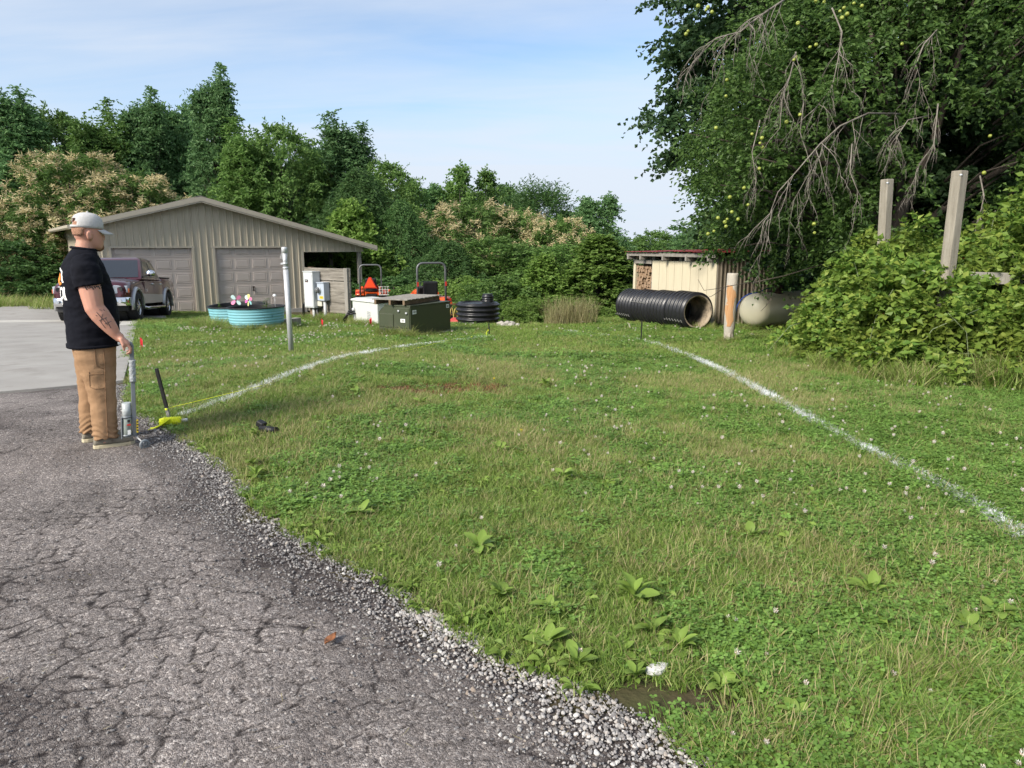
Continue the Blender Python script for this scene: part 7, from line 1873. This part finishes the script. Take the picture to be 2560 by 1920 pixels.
tufts([(4.85 + .19 * i, 8.62 - .02 * i) for i in range(14)], 7, .13, 1.2, 2.3, seed=9); tufts([(5.9 + .2 * i, 8.5) for i in range(8)], 12, .16, 1.7, 2.9, seed=10)
tufts([(4.62, 11.2), (4.65, 10.6), (4.7, 10.0), (4.75, 9.5), (4.85, 9.0), (4.8, 11.9), (5.0, 12.5), (5.3, 13.2)], 9, .12, .9, 1.7, seed=11)
tufts([(1.35, 2.25), (1.5, 2.3), (1.25, 2.15), (1.65, 2.35), (1.9, 2.3), (2.05, 2.2), (1.4, 1.95)], 5, .07, .55, .85, seed=12)
tufts([(1.35, 2.28), (1.45, 2.32), (1.6, 2.4), (1.85, 2.25)], 4, .06, 1.2, 1.6, K_DRY[0], seed=13)
tufts([(-1.3 + .25 * i, 19.4) for i in range(6)], 4, .12, .6, 1.1, seed=14); tufts([(.5 + .3 * i, 19.6) for i in range(9)], 4, .15, .7, 1.2, seed=15)
tufts([(-14.5 - .8 * i, 24 + .4 * i) for i in range(8)], 10, .4, 1.5, 3, seed=16)
scatter('lawn_grass', np.concatenate(PP), np.concatenate(RR), np.concatenate(SS), np.concatenate(II), kinds, 'mown green lawn of grass, clover and weeds', 'grass')

# clover heads and a few yellow flowers
def head(n, r, m, col):
    mb = MB(); mb.tube([(0, 0, 0), (.004, 0, n)], .0012, 4, 0)
    for k in range(14):
        a = k * 2.4; t = k / 13; q = Vector((.7 * r * math.cos(a) * math.sin(PI * (.15 + .75 * t)), .7 * r * math.sin(a) * math.sin(PI * (.15 + .75 * t)), n + r * .3 + r * .8 * math.cos(PI * (.15 + .75 * t))))
        mb.add([q, q + Vector((math.cos(a), math.sin(a), .5)) * r * .7 + Vector((0, 0, .3 * r)), q + Vector((-math.sin(a), math.cos(a), .2)) * r * .5, q - Vector((0, 0, r * .4))], [(0, 1, 2), (0, 2, 3), (0, 3, 1)], 1)
    return mb.mesh('clover_head', [G_green, col])
fk = [head(.065, .010, 0, G_flower), head(.075, .012, 0, G_flower), head(.05, .008, 0, G_flower), head(.06, .010, 0, G_yellow)]
g = np.random.default_rng(300); P = []
x = g.uniform(-8, 9, 42000); y = g.uniform(1.5, 20, 42000)
pr = (.10 + 1.0 * np.clip((L1.fbm(x * .9 + 11, y * .9 + 3, 4) - .50) * 4, 0, 1)) * np.where(y < 5, .62, np.where((x < -2.5) & (y > 10), .8, np.where(y > 10, .14, .40))) * np.clip(1.2 - (x - 2.8) * .15, .3, 1)
k = (np.abs(x) < .78 * y + .6) & lawn_ok(x, y, .1) & (g.random(len(x)) < pr * .34); x, y = x[k], y[k]; n = len(x)
scatter('clover_flowers', np.stack([x, y, terr(x, y)], 1), np.stack([g.normal(size=n) * .2, g.normal(size=n) * .2, g.uniform(0, 6.28, n)], 1), g.uniform(.7, 1.05, n) * np.clip(.85 + y * .04, 0, 1.6), np.where(g.random(n) < .006, 3, g.integers(0, 3, n)), fk, 'small white clover flowers dotted through the lawn', 'clover flowers')

# ---- broad-leaved plantains near the gravel edge and out in the lawn
lf = []
for s in range(3):
    gg = np.random.default_rng(400 + s); V = []; T = []
    for k, (t, ww) in enumerate(((0, .10), (.2, .14), (.36, .62), (.55, 1.0), (.75, .92), (.92, .5), (1.0, .06))):
        zz = .55 * t - .62 * t * t + .02 * s * t
        for j in (-1, -.5, 0, .5, 1): V.append((t, .21 * ww * j, zz + .05 * ww * abs(j) + .012 * math.sin(9 * t + 3 * j + s)))
    for k in range(6):
        for j in range(4): b = 5 * k + j; T += [(b, b + 1, b + 6, b + 5)]
    lf.append(np_mesh('leaf', V, T, G_broad, True))
plants = [(-.05, 2.93, .13, 9, 'broadleaf plantain by the white gravel, top of the row'), (.17, 2.80, .13, 9, 'broadleaf plantain second along the white gravel edge'), (.54, 2.90, .17, 11, 'large plantain above the bare soil patch'), (.14, 2.53, .14, 9, 'plantain rooted at the edge of the white gravel'),
          (.24, 2.40, .13, 8, 'plantain just below the one on the gravel edge'), (.05, 2.60, .09, 6, 'small plantain leaning over the white gravel'), (.57, 2.62, .13, 8, 'plantain midway between the large one and the bare soil'), (.66, 2.52, .13, 7, 'plantain with wide leaves over the bare soil'), (.43, 2.49, .10, 6, 'narrow-leaved plantain left of the bare soil'),
          (.45, 2.33, .09, 7, 'small plantain on the bare soil beside the white chip'), (.74, 2.27, .11, 7, 'plantain at the right side of the bare soil'), (-1.74, 4.60, .15, 9, 'plantain at the asphalt edge below the black fitting'), (-1.86, 4.90, .12, 8, 'plantain at the asphalt edge near the black fitting'), (-.88, 3.92, .15, 10, 'plantain in the lawn halfway down the drive edge'),
          (-1.05, 3.80, .10, 7, 'smaller plantain left of the halfway one'), (-.17, 3.45, .15, 8, 'plantain standing alone in the near lawn centre'), (1.61, 2.95, .15, 9, 'pale rounded plantain in the near lawn at right'), (1.86, 2.66, .13, 8, 'broad plantain left of the one at the frame edge'), (2.06, 2.78, .14, 8, 'broad plantain closest to the right frame edge'),
          (.95, 2.10, .12, 6, 'plantain with one wide leaf in the near long grass'), (.35, 4.6, .13, 9, 'yellow green plantain in the middle lawn'), (.62, 4.45, .13, 9, 'yellow green plantain right of its twin in the middle lawn'), (.95, 4.9, .12, 8, 'plantain further out in the middle lawn'), (-.1, 5.3, .13, 8, 'plantain beyond the middle lawn pair'),
          (-.9, 6.9, .14, 9, 'plantain just before the reddish bare patch'), (-1.6, 7.2, .14, 9, 'plantain left of the reddish bare patch'), (.4, 8.3, .15, 9, 'plantain right of the reddish bare patch'), (.9, 8.6, .15, 9, 'plantain out beyond the reddish patch at right'), (-2.1, 5.62, .13, 7, 'plantain beside the black fitting'), (1.3, 3.6, .13, 7, 'plantain nearer the long painted line')]
for i, (x, y, l_, n, lab) in enumerate(plants):
    q = random.Random(500 + i)
    T = thing('plantain', lab, 'weed', (x, y, tz(x, y) + .005), q.random() * 6, 'broadleaf plantains in the lawn')
    n = int(n * 1.5)
    for k in range(n):
        s = l_ * q.uniform(.42, .82); link('leaf', lf[k % 3], T, (0, 0, .002 * k), (q.uniform(-.4, .4), q.uniform(-1.05, -.1), 6.283 * k / n + q.uniform(-.3, .3)), (s, s * q.uniform(.8, 1.25), s))

# ---- white marking paint on the grass
M_paint = leafmat('painted blade', [(.72, .74, .76), (.82, .84, .85), (.60, .64, .62)], .1, obj=.02)
def paint_line(pts, label, dens, half, seed, hole=0.25):
    g = np.random.default_rng(seed); pts = np.array(pts); d = np.hypot(*np.diff(pts, axis=0).T); cum = np.concatenate([[0], np.cumsum(d)])
    n = int(cum[-1] * dens); s = cum[-1] * g.random(n) ** (.50 if seed == 2 else 1.0); x = np.interp(s, cum, pts[:, 0]); y = np.interp(s, cum, pts[:, 1])
    tx = np.interp(s + .05, cum, pts[:, 0]) - x; ty = np.interp(s + .05, cum, pts[:, 1]) - y; l_ = np.hypot(tx, ty) + 1e-9
    keep = (L1.fbm(s * 3.0 + seed, s * 0 + seed, 3) > hole + .22 * g.random(n)); off = g.normal(size=n) * half * (.6 + .5 * L2.fbm(s * 2, s * 0 + 3))
    x = x - ty / l_ * off + .03 * (L3.fbm(s * 1.2 + seed, s * 0) - .5); y = y + tx / l_ * off; x, y = x[keep], y[keep]; n = len(x)
    V, T = blades(g, n, 0, .035, .075, .0052, .7, 2)
    dist = np.repeat(np.clip(y / 8, .8, 1.6), 6); V[:, :2] *= dist[:, None]; V[:, 2] *= 1 + .5 * (dist - 1)
    V += np.repeat(np.stack([x, y, terr(x, y) + .006], 1), 6, 0)
    props(link('paint_line', np_mesh('paint_line', V, T, M_paint)), label, 'paint line', 'white paint lines')
paint_line([(-3.05, 6.35), (-2.95, 6.72), (-2.83, 7.23), (-2.68, 8.05), (-2.5, 9.11), (-2.35, 10.4), (-2.2, 11.4), (-1.9, 12.6), (-1.38, 13.55), (-.48, 15.0)], 'white paint line from the twine spool past the steel pole to the far stake', 1100, .042, 1, .18)
paint_line([(2.63, 14.37), (2.82, 12.55), (2.92, 10.78), (2.92, 8.98), (2.84, 7.24), (2.80, 6.23), (2.79, 5.49), (2.81, 4.93), (2.83, 4.48), (2.81, 4.04), (2.76, 3.59), (2.74, 2.8)], 'long white paint line running from the right frame edge to the thin stake', 2000, .034, 2, .20)
paint_line([(1.29, 16.67), (1.6, 16.1), (2.16, 15.2), (2.63, 14.4)], 'faint white paint line at the lawn crest left of the thin stake', 330, .03, 3, .36)

# ---- gravel
def pebble(seed, flat):
    q = random.Random(seed); bm = bmesh.new(); bmesh.ops.create_icosphere(bm, subdivisions=2, radius=1)
    sx_, sy_ = q.uniform(.8, 1.25), q.uniform(.7, 1)
    for v_ in bm.verts:
        f = 1 + .75 * (L2(v_.co.x * 1.4 + seed * 5 + 60, v_.co.y * 1.4 + v_.co.z + 60) - .5); v_.co = Vector((v_.co.x * f * sx_, v_.co.y * f * sy_, v_.co.z * f * flat))
    me = bpy.data.meshes.new('pebble'); bm.to_mesh(me); bm.free(); return me
def pebmat(name, cols):
    m, t, b, o = newmat(name); oi = t.nodes.new('ShaderNodeObjectInfo'); rp = t.nodes.new('ShaderNodeValToRGB'); cr = rp.color_ramp
    while len(cr.elements) < len(cols): cr.elements.new(.5)
    for i, c in enumerate(cols): cr.elements[i].position = i / (len(cols) - 1); cr.elements[i].color = (*c, 1)
    t.links.new(oi.outputs['Random'], rp.inputs[0])
    nz = t.nodes.new('ShaderNodeTexNoise'); nz.inputs['Scale'].default_value = 2.5; co = t.nodes.new('ShaderNodeTexCoord'); t.links.new(co.outputs['Object'], nz.inputs['Vector'])
    hv = t.nodes.new('ShaderNodeHueSaturation'); mr = t.nodes.new('ShaderNodeMapRange'); mr.inputs[3].default_value = .7; mr.inputs[4].default_value = 1.25
    t.links.new(nz.outputs['Fac'], mr.inputs[0]); t.links.new(mr.outputs[0], hv.inputs['Value']); t.links.new(rp.outputs[0], hv.inputs['Color'])
    t.links.new(hv.outputs[0], b.inputs['Base Color']); b.inputs['Roughness'].default_value = .85; return m
PW = pebmat('white pebble', [(.16, .15, .145), (.30, .285, .27), (.44, .42, .40), (.25, .20, .16), (.55, .53, .50), (.36, .34, .32)])
PG = pebmat('grey chipping', [(.10, .095, .095), (.20, .19, .185), (.30, .28, .27), (.14, .13, .13), (.38, .36, .34)])
pw = [pebble(i, .7) for i in range(4)]; pg = [pebble(10 + i, .65) for i in range(3)]
for m_ in pw: m_.materials.append(PW)
for m_ in pg: m_.materials.append(PG)
g = np.random.default_rng(600)
def drop(n, y0, y1, off_fn, smin, smax, seed, name, meshes, label, lift=.3, power=2.0):
    g = np.random.default_rng(seed); y = g.uniform(y0, y1, n); x = xe(y) + off_fn(g, n, y); k = np.abs(x) < .8 * y + .8; x, y = x[k], y[k]; n = len(x)
    s = smin + (smax - smin) * g.random(n) ** power
    z = terr(x, y) + .006 + s * lift
    scatter(name, np.stack([x, y, z], 1), g.uniform(-.5, .5, (n, 3)) * np.array([1, 1, 6.28]), s, g.integers(0, len(meshes), n), meshes, label, 'gravel')
drop(2300, 1.65, 2.85, lambda g, n, y: -np.abs(g.normal(size=n)) * .20 * np.clip(1.2 - (y - 2.3) * 1.2, .25, 1.5) + .03, .0025, .0105, 1, 'white_gravel', pw, 'loose white pebbles between the asphalt and the lawn', lift=.12, power=2.3)
drop(22000, 1.6, 8.4, lambda g, n, y: -np.abs(g.normal(size=n)) * .36 + .05, .0022, .0075, 2, 'grey_gravel', pg, 'loose grey chippings along the crumbled asphalt edge')
drop(700, 2.6, 7.5, lambda g, n, y: -np.abs(g.normal(size=n)) * .16 + .04, .005, .012, 5, 'stray_gravel', pw, 'stray pale pebbles along the upper asphalt edge', power=2.5)
# chippings all over the asphalt, more where it has broken up
g = np.random.default_rng(601); x = g.uniform(-4.6, 1.3, 60000); y = 1.5 + 5.5 * g.random(60000) ** 1.5
pz_ = np.clip((L1.fbm(x * 1.1 + 40, y * 1.1, 5) - .50) * 5, .10, 1)
k = (x < xe(y) - .05) & (np.abs(x) < .8 * y + .6) & (g.random(60000) < pz_ * .55) & (y < conc_edge(x)); x, y = x[k], y[k]; n = len(x); s = .0022 + .0045 * g.random(n) ** 2.5
scatter('asphalt_chippings', np.stack([x, y, terr(x, y) + .012 + s * .4], 1), g.uniform(-.6, .6, (n, 3)) * np.array([1, 1, 5]), s, g.integers(0, 3, n), pg, 'fine loose chippings scattered over the worn asphalt', 'gravel')
# bits of straw on the asphalt
g = np.random.default_rng(602); V, T = blades(g, 260, 0, .02, .06, .0022, .2, 2, .2); n = 260
x = g.uniform(-3.5, .6, n); y = g.uniform(1.7, 5, n); k = x < xe(y)
V = V.reshape(n, 6, 3)[:, :, [0, 2, 1]]; V[:, :, 2] *= .05; a = g.uniform(0, 6.28, n); ca_, sa_ = np.cos(a)[:, None], np.sin(a)[:, None]
V = np.stack([V[:, :, 0] * ca_ - V[:, :, 1] * sa_, V[:, :, 0] * sa_ + V[:, :, 1] * ca_, V[:, :, 2]], 2) + np.stack([x, y, terr(x, y) + .022], 1)[:, None, :]
props(link('straw_bits', np_mesh('straw_bits', V.reshape(-1, 3), T[np.repeat(k, 1)[T[:, 0] // 6]], G_dry)), 'thin bits of dry straw strewn on the asphalt', 'straw', None, 'stuff')
